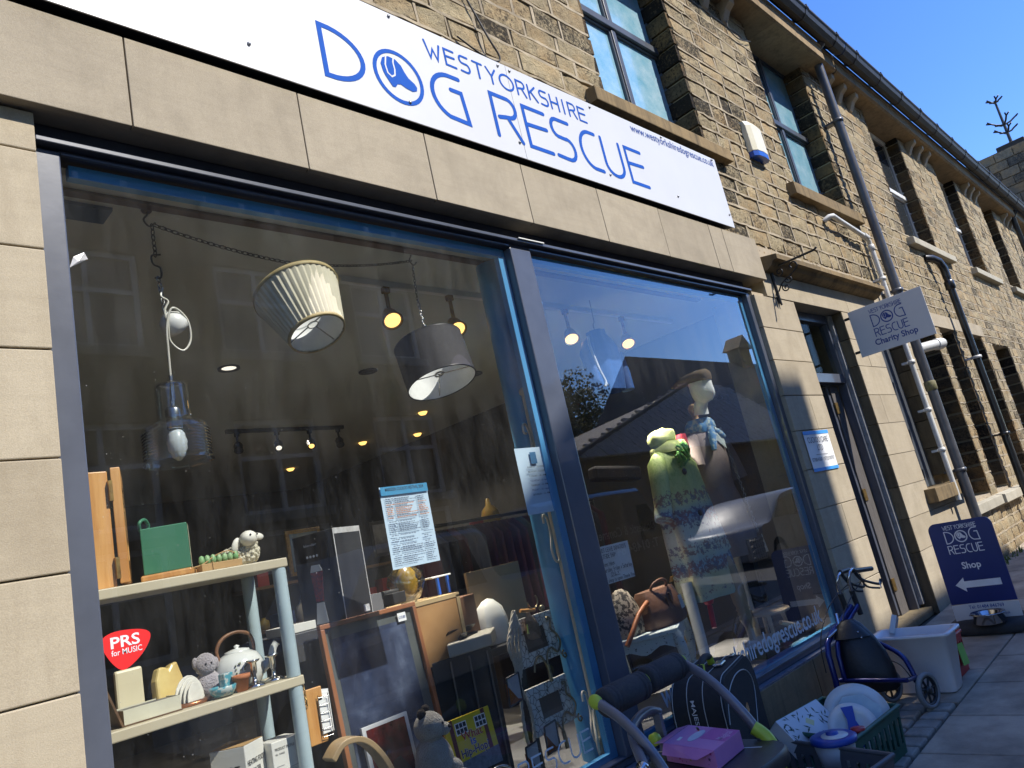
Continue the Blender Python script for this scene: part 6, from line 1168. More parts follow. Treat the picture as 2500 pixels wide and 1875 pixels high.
MB().loft([fold_ring(mx + dx, my, z, rx, ry, am, ph, 40, 8) for z, rx, ry, am, ph, dx in ((.98, .24, .17, .07, 0, .02), (1.15, .235, .17, .06, .2, .02), (1.4, .20, .15, .04, .4, .0), (1.52, .165, .125, .03, .6, 0), (1.56, .16, .12, .0, .6, 0), (1.72, .195, .14, .01, .9, 0), (1.86, .20, .13, 0, 0, 0), (1.95, .185, .105, 0, 0, 0), (2.0, .11, .08, 0, 0, 0), (2.03, .065, .065, 0, 0, 0))]).build('dress', TAUPE, mn)
MB().tube([(mx + .17, my, 1.94), (mx + .25, my - .01, 1.84), (mx + .29, my - .02, 1.70), (mx + .31, my - .03, 1.56)], [.05, .075, .08, .085], 16).build('sleeve', TAUPE, mn); MB().tube([(mx - .17, my, 1.94), (mx - .24, my - .01, 1.84), (mx - .26, my - .02, 1.70)], [.05, .07, .075], 16).build('sleeve', TAUPE, mn)
MB().loft([fold_ring(mx, my, z, .168, .128, .03, q, 36, 9) for z, q in ((1.515, 0), (1.54, .5), (1.565, 1.0))], False).build('waist_tie', TAUPE, mn); MB().lathe([(.06, 2.02), (.05, 2.05), (.03, 2.08), (.022, 2.10), (.032, 2.125), (.045, 2.155), (.045, 2.18), (.03, 2.205), (0, 2.215)], (mx - .03, my, 0), 20).build('wooden_top', wood('turned_wood', (.42, .28, .14), (.34, .22, .1)), mn); MB().tube([(mx, my, .3), (mx, my, .99)], .03, 12).build('stand', CRM, mn)
SCARF = mat('blue_floral_scarf', (.05, .20, .44), (.42, .48, .46), 26, .7, lo=.48, hi=.58)
mb = MB().loft([fold_ring(mx - .03, my - .015, z, rx, ry, .08, q, 34, 7) for z, rx, ry, q in ((1.96, .10, .10, 0), (2.0, .135, .115, .4), (2.04, .13, .11, .9), (2.075, .095, .09, 1.3))], False); mb.tube([(mx - .05, my - .11, 1.98), (mx - .10, my - .14, 1.90), (mx - .13, my - .14, 1.80)], [.03, .035, .02], 10).tube([(mx - .02, my - .11, 1.97), (mx + .05, my - .13, 1.92), (mx + .10, my - .13, 1.90)], [.03, .03, .02], 10).build('scarf', SCARF, mn)
MB().add([(mx - .13, my - .125, 1.95), (mx + .12, my - .115, 1.98), (mx + .05, my - .15, 1.80), (mx - .02, my - .14, 1.92)], [(0, 3, 1), (0, 2, 3), (3, 2, 1)]).build('pale_collar', mat('pale_blue_cotton', (.42, .48, .47), None, 8, .8), mn)
hb = thing('quilted_handbag', 'black quilted handbag on a long chain hung from the dress form', 'handbag', (4.5, .5, 1.0)); chain(MB(), (mx + .10, my - .12, 1.98), (mx + .13, my - .17, 1.12), 0, .03, .003, .009).build('chain_strap', SILV, hb)
mb = MB()
for i in range(6):
    for j in range(4): mb.obox((mx - .05 + i * .036 - j * .001, my - .17, .94 + j * .042), (.0275, .05, .0275), 0, 0, R(45))
mb.box(mx - .075, mx + .155, my - .185, my - .14, .915, 1.09); mb.build('bag', mat('black_quilting', (.03, .028, .03), (.04, .038, .04), 10, .4), hb, .006)
for i in range(7): MB().tube([(mx + .14, my - .19, 1.10), (mx + .142 + (i - 3) * .006, my - .195, .96)], .0028, 5).build('tassel_strand', CRM, hb)
hh = thing('mannequin_head', 'white polystyrene display head wearing a brown beret', 'mannequin head', (4.45, .62, 2.2)); POLYST = mat('white_polystyrene', (.78, .80, .78), (.74, .76, .74), 40, .8)
HM = Matrix.Rotation(R(-12), 3, 'Z') @ Matrix.Rotation(R(10), 3, 'X')
def hpt(x, y, z): return Vector((4.33, .50, 2.31)) + HM @ Vector((x, y, z))
nH = 32; rings = []
for z, rx, ry, off in ((-.22, .06, .06, .035), (-.16, .052, .054, .035), (-.128, .054, .06, .025), (-.112, .050, .078, -.006), (-.095, .058, .088, -.010), (-.065, .068, .096, -.005), (-.03, .076, .100, 0), (.0, .079, .102, .002), (.03, .080, .104, .006), (.07, .076, .098, .010), (.105, .058, .076, .012), (.128, .028, .038, .012), (.134, .005, .006, .012)):
    rg_ = []
    for i in range(nH):
        a = 2 * math.pi * i / nH; x, y = rx * math.cos(a), ry * math.sin(a) + off; fr = max(0, -math.sin(a)); f = fr ** 14; sd_ = abs(math.cos(a))
        if -.07 < z < .015: y -= f * .030 * min(1, (.02 - z) / .06)
        if -.01 < z < .04 and .25 < sd_ < .6 and fr > 0: y += .012
        if z == -.095 or z == -.112: y -= f * .012
        rg_.append(hpt(x, y, z))
    rings.append(rg_)
MB().loft(rings).build('head', POLYST, hh)
CAPM = mat('brown_moleskin', (.15, .105, .06), (.11, .077, .045), 20, .9, 0, .3, 120, .004)
MB().loft([[hpt(rx * math.cos(a) - .02 * k_, ry * math.sin(a) + oy, z - .30 * (ry * math.sin(a) + oy) * k_) for a in [2 * math.pi * i / 32 for i in range(32)]] for rx, ry, oy, z, k_ in ((.083, .107, .004, .04, .3), (.085, .110, .004, .062, .4), (.115, .150, .045, .072, 1), (.125, .18, .085, .092, 1), (.108, .155, .08, .112, 1), (.06, .09, .07, .122, 1), (.01, .02, .07, .124, 1))]).build('beret', CAPM, hh)
gs = thing('foam_bar', 'black foam covered bar with a black leather glove beside the display head', 'bar', (4.8, .6, 2.25)); MB().tube([(4.53, .62, 2.24), (5.0, .52, 2.33)], .035, 16).build('bar', RUB, gs)
mb = MB().ball((4.72, .58, 2.26), (.05, .035, .04), 14, 9); 
for i in range(4): mb.tube([(4.70 + i * .018, .555, 2.27), (4.705 + i * .02, .525, 2.24), (4.70 + i * .02, .53, 2.20 - .008 * i)], [.012, .012, .009], 8)
mb.tube([(4.68, .57, 2.28), (4.65, .55, 2.30), (4.62, .55, 2.29)], [.013, .012, .009], 8); mb.build('glove', mat('black_leather', (.015, .015, .016), None, 10, .35), gs)
tag(MB().loft([fold_ring(4.02, .62, z, rx, .05, .08, 0, 20, 4) for z, rx in ((1.82, .05), (1.9, .055), (1.96, .03))]).build('red_scarf', flat('crimson_cloth', (.36, .015, .035), .8)), 'scrap of red cloth between the patterned coat and the dress form', 'scarf')
# distressed stool with bags
DIST = mat('distressed_pale_paint', (.44, .50, .50), (.38, .45, .46), 9, .6, 0, .3, 60, .004); 
def distressed():
    m, n, l = nodes('distressed_paint'); p = pos(n); w_ = ramp(n, l, noise(n, l, stretch(n, l, p, (4, 4, 9)), 9, 6, .7), [(.60, (.42, .49, .50)), (.63, (.07, .055, .05))]); return finish(m, n, l, w_, .6)
DIST = distressed()
sl = thing('painted_stool', 'distressed pale blue stool with shaped apron and curved legs', 'stool', (3.0, .55, DZ)); SQ = [(2.60, .62), (3.0, .36), (3.50, .62), (3.10, .92)]
MB().pbox(SQ, .700, .728).build('seat', DIST, sl, .006)
for a, b in zip(SQ, SQ[1:] + SQ[:1]):
    a, b = Vector((*a, 0)), Vector((*b, 0)); c = (Vector((3.05, .63, 0))); a = a.lerp(c, .06); b = b.lerp(c, .06); d = (b - a); F = frame((a.x, a.y, .60), d, (0, 0, 1)); L = d.length
    MB().prism([(0, .1)] + [(L * i / 14, .03 - .018 * math.cos(i / 14 * math.pi * 4)) for i in range(15)] + [(L, .1)], F, -.018, 0).build('apron', DIST, sl)
for x, y in SQ:
    v = Vector((x, y, 0)).lerp(Vector((3.05, .63, 0)), .09); o = (v - Vector((3.05, .63, 0))).normalized()
    MB().tube([v + Vector((0, 0, .699)), v + o * .02 + Vector((0, 0, .62)), v + o * .028 + Vector((0, 0, .55)), v + Vector((0, 0, .45)), v + o * -.012 + Vector((0, 0, .36)), v + o * .01 + Vector((0, 0, DZ))], [.032, .034, .03, .022, .019, .022], 10).build('leg', DIST, sl)
BRL = mat('brown_leather', (.15, .072, .04), (.11, .052, .03), 6, .6, 0, .4, 50, .006)
hb2 = thing('brown_handbag', 'brown leather handbag with a tag standing on the pale stool', 'handbag', (3.15, .55, .728))
MB().loft([[(3.13 + rx * math.copysign(abs(math.cos(a)) ** .55, math.cos(a)), .56 + ry * math.copysign(abs(math.sin(a)) ** .55, math.sin(a)) + (.008 * math.sin(5 * a)), z) for a in [2 * math.pi * i / 36 for i in range(36)]] for rx, ry, z in ((.185, .10, .729), (.20, .115, .76), (.19, .105, .84), (.175, .075, .92), (.165, .05, .955))]).build('body', BRL, hb2)
MB().tube(spline([(3.04, .53, .94), (3.05, .50, .99), (3.12, .48, 1.01), (3.2, .5, .985), (3.22, .53, .94)], 6), .009, 8).build('handle', BRL, hb2)
for i, s_ in enumerate(((3.09, .455, .90), (3.10, .452, .86), (3.13, .455, .92))): MB().tube([s_, (s_[0] + .02, s_[1] - .005, s_[2] - .10)], .006, 6).build('strap_end', BRL, hb2)
MB().obox((3.21, .43, .85), (.035, .003, .085), 0, 0, R(-10)).build('price_tag', mat('pale_tag', (.50, .56, .60)), hb2); MB().tube([(3.17, .45, .96), (3.19, .435, .92), (3.205, .43, .89)], .003, 5).build('tag_loop', SILV, hb2)
tag(MB().obox((3.12, .40, 1.0), (.05, .003, .035), .2, .4).build('orange_label', flat('orange_card', (.72, .30, .04))), 'small orange card label above the brown handbag', 'label')
LEO = mat('animal_print', (.34, .29, .22), (.03, .025, .02), 34, .7, lo=.48, hi=.52)
lb = thing('animal_print_bag', 'black and cream animal print bag with orange strap at the back of the stool', 'handbag', (2.83, .6, .728)); rg = random.Random(77)
MB().loft([[(2.85 + rr * math.cos(a) * rg.uniform(.92, 1.06), .62 + rr * .5 * math.sin(a), z) for a in [2 * math.pi * i / 26 for i in range(26)]] for rr, z in ((.15, .729), (.17, .78), (.15, .86), (.11, .93), (.07, .99), (.03, 1.01))]).build('bag', LEO, lb); MB().tube(spline([(2.68, .52, .70), (2.74, .50, .77), (2.84, .50, .85), (2.95, .50, .90)], 6), .016, 8).build('strap', flat('orange_leather', (.30, .09, .02), .5), lb)
# wooden spindle lamp, chair and table legs low in the right pane
TW = wood('limed_wood', (.42, .34, .23), (.34, .27, .18), (9, 9, 2)); tl = thing('turned_table_leg', 'thick turned limed wood leg standing in the right pane', 'furniture leg', (4.03, .47, DZ))
MB().lathe([(.02, 0), (.024, .1), (.028, .22), (.045, .27), (.05, .29), (.042, .30), (.05, .315), (.042, .33), (.05, .345), (.042, .36), (.052, .40), (.055, .5), (.048, .62), (.03, .72), (0, .74)], (4.03, .47, DZ), 20, Matrix.Rotation(R(-6), 3, 'Y')).build('leg', TW, tl)
cr = thing('round_back_chair', 'small pale wooden chair with a rounded seat at the foot of the right pane', 'chair', (4.25, .45, DZ)); MB().lathe([(0, 0), (.16, 0), (.17, .012), (.16, .024), (0, .024)], (4.3, .46, .55), 28).build('seat', TW, cr)
for x, y in ((4.12, .36), (4.45, .38), (4.4, .56)): MB().tube([(x, y, DZ), (x * .7 + 4.3 * .3, y * .7 + .46 * .3, .55)], [.012, .016], 8).build('leg', TW, cr)
MB().tube(spline([(4.15, .3, .5), (4.3, .28, .45), (4.48, .3, .40), (4.55, .4, .37)], 6), .016, 8).build('curved_brace', TW, cr)
tag(MB().tube([(3.46, .52, DZ), (3.48, .54, .93)], [.034, .04], 16).build('white_column', POT), 'plain white column behind the pale stool', 'column')
gbx = thing('green_shoe_box', 'green and white shoe box low in the right pane', 'box', (4.05, .42, DZ)); MB().box(3.95, 4.22, .36, .50, DZ, .375).build('box', mat('dark_green_card', (.03, .14, .10)), gbx, .003); MB().box(3.945, 4.225, .355, .505, .3755, .42).build('lid', WCARD, gbx, .003)
tag(MB().box(4.05, 4.3, .17, .24, DZ, .36).build('pale_blue_box', flat('pale_blue_card', (.20, .36, .52))), 'pale blue box against the glass at the foot of the right pane', 'box')
yw = thing('yellow_cushion', 'bunched yellow cloth behind the pale stool', 'cloth', (3.7, .75, DZ)); rg = random.Random(5); MB().loft([[(3.70 + rr * math.cos(a) * rg.uniform(.85, 1.15), .75 + rr * math.sin(a) * .6, z) for a in [2 * math.pi * i / 18 for i in range(18)]] for rr, z in ((.10, DZ + .002), (.12, .45), (.08, .65), (.05, .82), (.02, .86))]).build('cloth', flat('mustard_cloth', (.34, .21, .02), .8), yw)
tag(MB().lathe([(.0, 0), (.03, .01), (.045, .05), (.03, .09), (0, .10)], (3.95, .7, .70), 12).tube([(3.95, .7, .70), (3.90, .68, .55)], .02, 8).build('red_toy', flat('red_toy_plastic', (.42, .02, .04), .4)), 'red toy above the yellow cloth', 'toy')
pkd = thing('pink_dress', 'pink and plum patterned dress hanging behind the donations notice', 'dress', (2.65, .9, 1.1)); MB().loft([fold_ring(2.75, .95, z, rx, .09, .06, q, 30, 6) for z, rx, q in ((1.0, .20, 0), (1.3, .18, .4), (1.6, .15, .8), (1.72, .08, 1))], False).build('body', mat('pink_print', (.30, .06, .11), (.12, .03, .06), 14, .8), pkd)
tag(MB().obox((3.24, .72, 1.74), (.38, .10, .10), R(-20), 0, R(8)).build('black_folded_coat', mat('black_padded', (.004, .004, .005), None, 9, .95, spec=.1), None, .02), 'black padded garment jutting beside the patterned coat', 'coat')
bd = thing('blue_dress_rack', 'dark clothes rail with garments deep in the right pane', 'clothes rail', (3.6, 2.2, 0)); MB().tube([(2.6, 2.3, 1.7), (4.9, 2.3, 1.7)], .015, 8).tube([(2.6, 2.3, .02), (2.6, 2.3, 1.7)], .015, 8).tube([(4.9, 2.3, .02), (4.9, 2.3, 1.7)], .015, 8).build('rail', DKG, bd); rg = random.Random(9)
for i in range(22):
    c = rg.choice([(.03, .03, .04), (.07, .05, .05), (.05, .06, .09), (.10, .03, .04), (.12, .11, .10)]); x = 2.7 + i * .098; MB().loft([[(x + .03 * math.cos(a), 2.3 + ry * math.sin(a), z) for a in [2 * math.pi * k / 12 for k in range(12)]] for z, ry in ((.75 + rg.uniform(-.1, .1), .24), (1.2, .22), (1.55, .22), (1.66, .08))]).build('garment', flat('garment_%d' % int(sum(c) * 1000), c, .9), bd)
mr = thing('tall_mirror', 'tall dark framed mirror edge on the right of the right pane', 'mirror', (4.72, .8, .3)); MB().box(4.66, 4.70, .78, .82, DZ, 1.95).box(4.92, 4.96, .78, .82, DZ, 1.95).box(4.70, 4.92, .78, .82, 1.91, 1.95).build('frame', BLK, mr); MB().box(4.70, 4.92, .80, .805, DZ, 1.91).build('glass', mat('dark_mirror', (.12, .12, .12), None, 5, .05, 1.0), mr)
# ================================================================ goods on the pavement
GPNT = mat('silver_grey_tube', (.20, .20, .23), (.17, .17, .20), 8, .33, .3); LIME = mat('lime_plastic', (.48, .60, .06), (.42, .53, .05), 8, .4); FOAM = mat('grey_foam', (.040, .040, .046), (.055, .055, .06), 90, .92, 0, .7, 260, .004)
ex = thing('exercise_machine', 'folding exercise machine with grey foam rollers and lime caps outside the mullion', 'exercise machine', (1.8, -.5, gz(1.8)))
fy, fz = -.30, .735; YL = 1.40; YR = 2.0
MB().tube([(YL - .005, fy, fz - .012), (YR + .005, fy, fz + .004)], .014, 10).build('roller_axle', GPNT, ex)
def roller(x0, x1):
    pr = [(0, 0), (.050, 0), (.058, .008)]; L = x1 - x0
    for g in (.028, .052, L - .052, L - .028): pr += [(.058, g - .004), (.054, g), (.058, g + .004)]
    pr += [(.058, L - .008), (.050, L), (0, L)]
    return MB().lathe(pr, (x0, fy, fz - .012 + .027 * (x0 - YL)), 26, Matrix.Rotation(R(90), 3, 'Y') @ Matrix.Rotation(R(0), 3, 'Z')).build('foam_roller', FOAM, ex)
roller(YL + .035, 1.695); roller(1.725, YR - .02)
MB().lathe([(0, 0), (.03, 0), (.034, .006), (.034, .018), (.03, .024), (0, .024)], (1.698, fy, fz - .003), 20, Matrix.Rotation(R(90), 3, 'Y')).build('lime_spacer', LIME, ex)
def flat_arm(pts, w_=.042, t=.022):
    P = spline(pts, 6); mb = MB(); vs = []
    for i, p in enumerate(P):
        d = (P[min(i + 1, len(P) - 1)] - P[max(i - 1, 0)]).normalized(); s_ = Vector((1, 0, 0)); s_ = (s_ - d * s_.dot(d)).normalized(); u = d.cross(s_)
        for a in range(8):
            th = 2 * math.pi * (a + .5) / 8; vs.append(p + s_ * math.cos(th) * t * .55 + u * math.sin(th) * w_ * .55)
    n = len(P); mb.add(vs, [(i * 8 + j, i * 8 + (j + 1) % 8, i * 8 + 8 + (j + 1) % 8, i * 8 + 8 + j) for i in range(n - 1) for j in range(8)], True); mb.add(vs[:8], [tuple(range(8))]); mb.add(vs[-8:], [tuple(range(8))]); return mb
for nm, x0, x1 in (('left', YL, 1.33), ('right', YR + .01, 1.96)):
    flat_arm([(x0, fy, fz), (x0 - .02, fy - .12, fz - .06), (x0 - .045, fy - .24, fz - .16), (x1, fy - .33, fz - .29), (x1 - .01, fy - .36, fz - .40)]).build('curved_arm', GPNT, ex)
    MB().ball((x0 + (.0 if nm == 'left' else .012), fy + .012, fz + .004), (.016, .036, .030), 16, 10).build('lime_cap', LIME, ex)
flat_arm([(1.955, -.61, .475), (1.965, -.655, .43), (1.95, -.685, .36), (1.93, -.69, .30)], .055, .04).build('lime_grip', LIME, ex)
MB().tube(spline([(1.83, -.25, .575), (1.76, -.25, .60), (1.65, -.27, .60), (1.54, -.32, .59), (1.44, -.40, .585), (1.33, -.5, .58), (1.20, -.62, .575)], 6), .019, 12).build('side_rail', GPNT, ex); MB().lathe([(.019, 0), (.021, .003), (.021, .025), (.0, .028)], (1.195, -.625, .575), 14, Matrix.Rotation(R(-60), 3, 'Y')).build('rail_end', CHROME, ex)
MB().obox((1.80, -.26, .50), (.022, .04, .16)).build('rail_bracket', GPNT, ex, .003); MB().lathe([(0, 0), (.022, 0), (.027, .01), (.027, .03), (.02, .036), (0, .036)], (1.765, -.26, .49), 8, Matrix.Rotation(R(-90), 3, 'Y')).build('adjuster_knob', LIME, ex)
PADM = mat('black_vinyl', (.018, .018, .022), (.024, .024, .028), 10, .42, 0, .3, 200, .002)
ring = lambda k, z: [(1.70 + .27 * k * math.copysign(abs(math.cos(a)) ** .5, math.cos(a)), -.56 + .23 * k * math.copysign(abs(math.sin(a)) ** .5, math.sin(a)), z) for a in [2 * math.pi * i / 36 for i in range(36)]]
MB().loft([ring(.95, .365), ring(1, .375), ring(1, .415), ring(.96, .428)]).build('seat_pad', PADM, ex); FPD = frame((1.5, -.75, .4285), (1, 0, 0), (0, 1, 0))
font_text('sport', frame((1.60, -.50, .4285), (.35, -1, 0), (1, .35, 0)), 0.03, -.10, .12, .05, .01, LOGOW, ex, 'lettering'); MB().ribbon([(-.06, .33), (.42, .33)], .008, frame((1.46, -.33, .429), (.2, -.98, 0), (.98, .2, 0)), 0).build('white_stripe', LOGOW, ex)
for x in (1.5, 1.9): MB().tube([(x, -.56, .37), (x, -.62, .05)], .02, 8).tube([(x, -.3, .02), (x, -.9, .02)], .018, 8).build('leg', GPNT, ex)
PINK = mat('pink_carton', (.60, .24, .50), (.54, .20, .46), 5, .4); 
pk = thing('pink_box', 'pink children’s toy box with stars lying on the exercise machine seat', 'box', (1.75, -.49, .43)); PQ = [(1.606, -.632), (1.842, -.615), (1.905, -.332), (1.672, -.355)]
pk['label'] = 'pink toy box with stars lying on the exercise machine seat'
MB().pbox(PQ, .430, .500).build('carton', PINK, pk, .002)
MB().add([(1.672, -.355, .5), (1.905, -.332, .5), (1.90, -.27, .487), (1.70, -.285, .487)], [(0, 1, 2, 3)]).add([(1.672, -.355, .498), (1.606, -.632, .498), (1.585, -.56, .47), (1.64, -.36, .465)], [(0, 1, 2, 3)]).build('open_flap', PINK, pk)
FK = frame((1.606, -.632, .5004), (.236, .017, 0), (.066, .277, 0)); FK2 = frame((1.672, -.3555, .430), (-.066, -.277, 0), (0, 0, 1)); LPK = flat('pale_pink_print', (.66, .42, .60), .4); DPK = flat('deep_pink_print', (.50, .10, .36), .4)
MB().prism([(.10, .0), (.23, .0), (.23, .14), (.10, .14)], FK, .0002, .0006).build('deep_pink_panel', DPK, pk)
font_text('Magical', FK, .11, .02, .10, .04, .01, LPK, pk, 'lettering', d=.001); MB().prism([(.12 + .07 * math.cos(a) , .17 + .026 * math.sin(a)) for a in [i * .4 for i in range(16)]], FK, .0008, .0014).build('printed_unicorn', flat('pale_blue_print', (.50, .56, .68), .4), pk)
for i, c in enumerate(((.55, .08, .05), (.60, .35, .03), (.10, .40, .10))): MB().prism([(.165 + i * .010, .19 + i * .006), (.172 + i * .010, .185 + i * .006), (.20 + i * .006, .205 + i * .01), (.194 + i * .006, .212 + i * .01)], FK, .0016, .002).build('printed_mane', flat('mane_%d' % i, c), pk)
MB().prism([(.045, .22), (.085, .225), (.085, .242), (.045, .238)], FK, .0008, .0012).build('price_label', PAPER, pk)
rg = random.Random(3); st_m = [flat('star_pink', (.40, .04, .22)), flat('star_plum', (.12, .05, .14)), flat('star_gold', (.42, .28, .10))]
for i in range(24):
    u, v, r_ = rg.uniform(.015, .27), rg.uniform(.010, .060), rg.choice((.003, .004, .009)); MB().prism([(u + (r_ if k % 2 == 0 else r_ * .45) * math.sin(k * math.pi / 5), v + (r_ if k % 2 == 0 else r_ * .45) * math.cos(k * math.pi / 5)) for k in range(9, -1, -1)], FK2, .0004, .0008).build('printed_star', st_m[i % 3], pk)
# suitcase
CANV = mat('black_canvas', (.012, .012, .014), (.018, .018, .02), 40, .8, 0, .5, 300, .002); PIPING = mat('pale_piping', (.48, .48, .46), None, 20, .5)
sc = thing('suitcase', 'black fabric suitcase with pale piping standing against the stall riser', 'suitcase', (2.5, -.2, gz(2.5)))
FSU = frame((2.26, -.285, gz(2.5)), (.69, .19, 0), (0, 0, 1)); SWd, SHt = .70, .62
def srect(x0, x1, z0, z1, r, rb=.03):
    out = []
    for cx_, cz_, a, q in ((x1 - r, z1 - r, 0, r), (x0 + r, z1 - r, 90, r), (x0 + rb, z0 + rb, 180, rb), (x1 - rb, z0 + rb, 270, rb)): out += [(cx_ + q * math.cos(R(a + 90 * i / 7)), cz_ + q * math.sin(R(a + 90 * i / 7))) for i in range(8)]
    return out
O = srect(0, SWd, .02, SHt, .15); mb = MB(); rings = []
for d, k in ((-.25, .0), (-.235, .012), (-.02, .012), (.0, .0), (.012, -.03)): rings.append([FSU(SWd / 2 + (a - SWd / 2) * (1 + k), .32 + (b - .32) * (1 + k), d) for a, b in O])
mb.loft(rings); mb.build('shell', CANV, sc)
for d in (.004, -.085, -.165, -.24): MB().tube([FSU(SWd / 2 + (a - SWd / 2) * 1.012, .32 + (b - .32) * 1.014, d) for a, b in O], .0022, 6, True).build('piping', PIPING, sc)
MB().tube([FSU(a, b, .0125) for a, b in [tuple(q)[:2] for q in spline([(.02, .42, 0), (.10, .52, 0), (.30, .575, 0), (.52, .55, 0), (.60, .45, 0), (.45, .26, 0), (.36, .22, 0), (.06, .22, 0)], 6)]], .003, 6).build('pocket_piping', PIPING, sc)
MB().tube([FSU(.02 + .01 * i, .30 - .004 * i, .014) for i in range(4)], .004, 6).build('zip_pull', STEEL, sc)
MB().prism([(.36 + .028 * math.cos(a), .40 + .028 * math.sin(a)) for a in [i * .42 for i in range(15)]], FSU, .010, .017).build('metal_badge', SVR, sc)
FSG = frame(FSU(-.012, 0, -.125), FSU(0, 0, 0) - FSU(0, 0, .1), (0, 0, 1)); FSG = frame(FSU(-.0105, .10, -.125), (0, 0, -1), (.69 * .265, -.69 * .96, 0))
FSV = frame(FSU(-.0100, .43, -.14), (0, 0, -1), (.26, -.96, 0)); font_text('MAJESTICS', FSV, -.12, .0, .20, .020, .004, LOGOW, sc, 'lettering', d=.002)
hp_ = [FSU(a, b, -.12) for a, b in ((.20, .63), (.22, .665), (.30, .68), (.38, .665), (.40, .63))]; MB().tube(spline(hp_, 5), .017, 10).build('handle', RUB, sc)
for a in (.205, .395): MB().tube([FSU(a, .628, -.12), FSU(a + (.012 if a < .3 else -.012), .662, -.12)], .020, 10).build('lime_handle_end', LIME, sc)
MB().obox(FSU(.33, .634, -.06), (.09, .05, .018), R(15)).build('combination_lock', SVR, sc, .006); MB().obox(FSU(.52, .632, -.04), (.05, .025, .012), R(15)).build('buckle', SVR, sc, .003)
# grey basket, green crate
def tray_crate(t, pts, z0, z1, mt, wall=.012, name='wall', slots=10, taper=.9):
    """open crate: slotted walls over a tapered footprint, rim and floor"""
    n = len(pts); c = Vector((sum(p[0] for p in pts) / n, sum(p[1] for p in pts) / n, 0)); B = [c + (Vector((*p, 0)) - c) * taper for p in pts]; T = [Vector((*p, 0)) for p in pts]
    for i in range(n):
        a0, a1, b0, b1 = B[i] + Vector((0, 0, z0)), B[(i + 1) % n] + Vector((0, 0, z0)), T[i] + Vector((0, 0, z1)), T[(i + 1) % n] + Vector((0, 0, z1)); mb = MB()
        nrm = (a1 - a0).cross(b0 - a0).normalized() * wall
        P = lambda u, v: a0.lerp(a1, u).lerp(b0.lerp(b1, u), v)
        def panel(u0, u1, v0, v1): q = [P(u0, v0), P(u1, v0), P(u1, v1), P(u0, v1)]; mb.add(q + [p - nrm for p in q], [(0, 1, 2, 3), (7, 6, 5, 4), (0, 4, 5, 1), (1, 5, 6, 2), (2, 6, 7, 3), (3, 7, 4, 0)])
        panel(0, 1, 0, .22); panel(0, 1, .78, 1)
        for k in range(slots + 1): u = k / slots; panel(max(0, u - .18 / slots - .01), min(1, u + .18 / slots + .01), .22, .78)
        mb.build(name, mt, t)
        MB().tube([b0, b1], .011, 8).build('rim', mt, t)
    MB().add([p + Vector((0, 0, z0 + .004)) for p in B], [tuple(range(n))]).build('floor', mt, t)
GBK = mat('grey_plastic', (.075, .08, .09), (.09, .095, .105), 8, .45); gbk = thing('grey_basket', 'grey slotted plastic basket in front of the green crate', 'basket', (2.4, -.6, gz(2.4)))
tray_crate(gbk, [(2.10, -.84), (2.52, -.90), (2.68, -.29), (2.24, -.24)], gz(2.4) + .003, .19, GBK, .006, 'side', 12)
tw = thing('white_reel', 'white round reel with a bent wire handle beside the grey basket', 'reel', (2.2, -.6, .1)); MB().lathe([(0, 0), (.05, 0), (.055, .01), (.05, .02), (.02, .022), (0, .03)], (2.30, -.68, .13), 22).build('disc', WHP, tw); MB().tube(spline([(2.30, -.68, .15), (2.30, -.67, .19), (2.26, -.62, .21), (2.24, -.60, .17)], 6), .003, 6).build('wire', SILV, tw); MB().lathe([(0, 0), (.018, 0), (.018, .13), (0, .13)], (2.30, -.68, .0), 10).build('stem', WHP, tw)
for q, (x, y) in enumerate(((2.42, -.62), (2.50, -.50))): tag(MB().lathe([(0, .004), (.05, .006), (.07, .03), (.066, .032), (.045, .012), (0, .01)], (x, y, .03), 20).build('white_dish', WHP), ('white dish lying in the grey basket near its front', 'white dish lying in the grey basket near its back')[q], 'dish')
GCR = mat('green_plastic_crate', (.012, .075, .055), (.018, .095, .07), 9, .5); gc = thing('green_crate', 'dark green plastic crate of kitchenware on the pavement', 'crate', (2.95, -.45, gz(3)))
tray_crate(gc, [(2.66, -.68), (3.20, -.71), (3.36, -.24), (2.80, -.20)], gz(3) + .004, .20, GCR, .008, 'side', 9, .93)
def plate(t, c, ax, r_, name, mt, dep=.012): return MB().lathe([(0, 0), (r_ * .6, 0), (r_ * .68, dep * .7), (r_, dep), (r_, dep + .004), (r_ * .66, dep * .7 + .005), (r_ * .58, .005), (0, .005)], c, 40, Vector(ax).normalized().to_track_quat('Z', 'Y').to_matrix()).build(name, mt, t)
pl1 = thing('serving_plate', 'large white plate leaning at the back of the green crate', 'plate', (3.12, -.52, .2)); plate(pl1, (3.10, -.53, .175), (-.78, -.38, .5), .165, 'plate', POT)
pl2 = thing('blue_paper_plate', 'white plate with a broad blue stripe leaning in the green crate', 'plate', (2.95, -.55, .2)); plate(pl2, (2.93, -.57, .17), (-.72, -.45, .55), .12, 'plate', WHP, .016)
AX = Vector((-.72, -.45, .55)).normalized(); U = AX.cross(Vector((0, 0, 1))).normalized(); V = U.cross(AX) * -1
FPL = frame(Vector((2.93, -.57, .17)) + AX * .020, U, AX.cross(U)); MB().prism([(-.03, -.10), (.03, -.10), (.018, -.04), (.04, .07), (-.02, .10), (-.045, .05), (-.02, -.03)], FPL, .001, .0025).build('blue_stripe', flat('cobalt_print', (.02, .05, .34), .4), pl2)
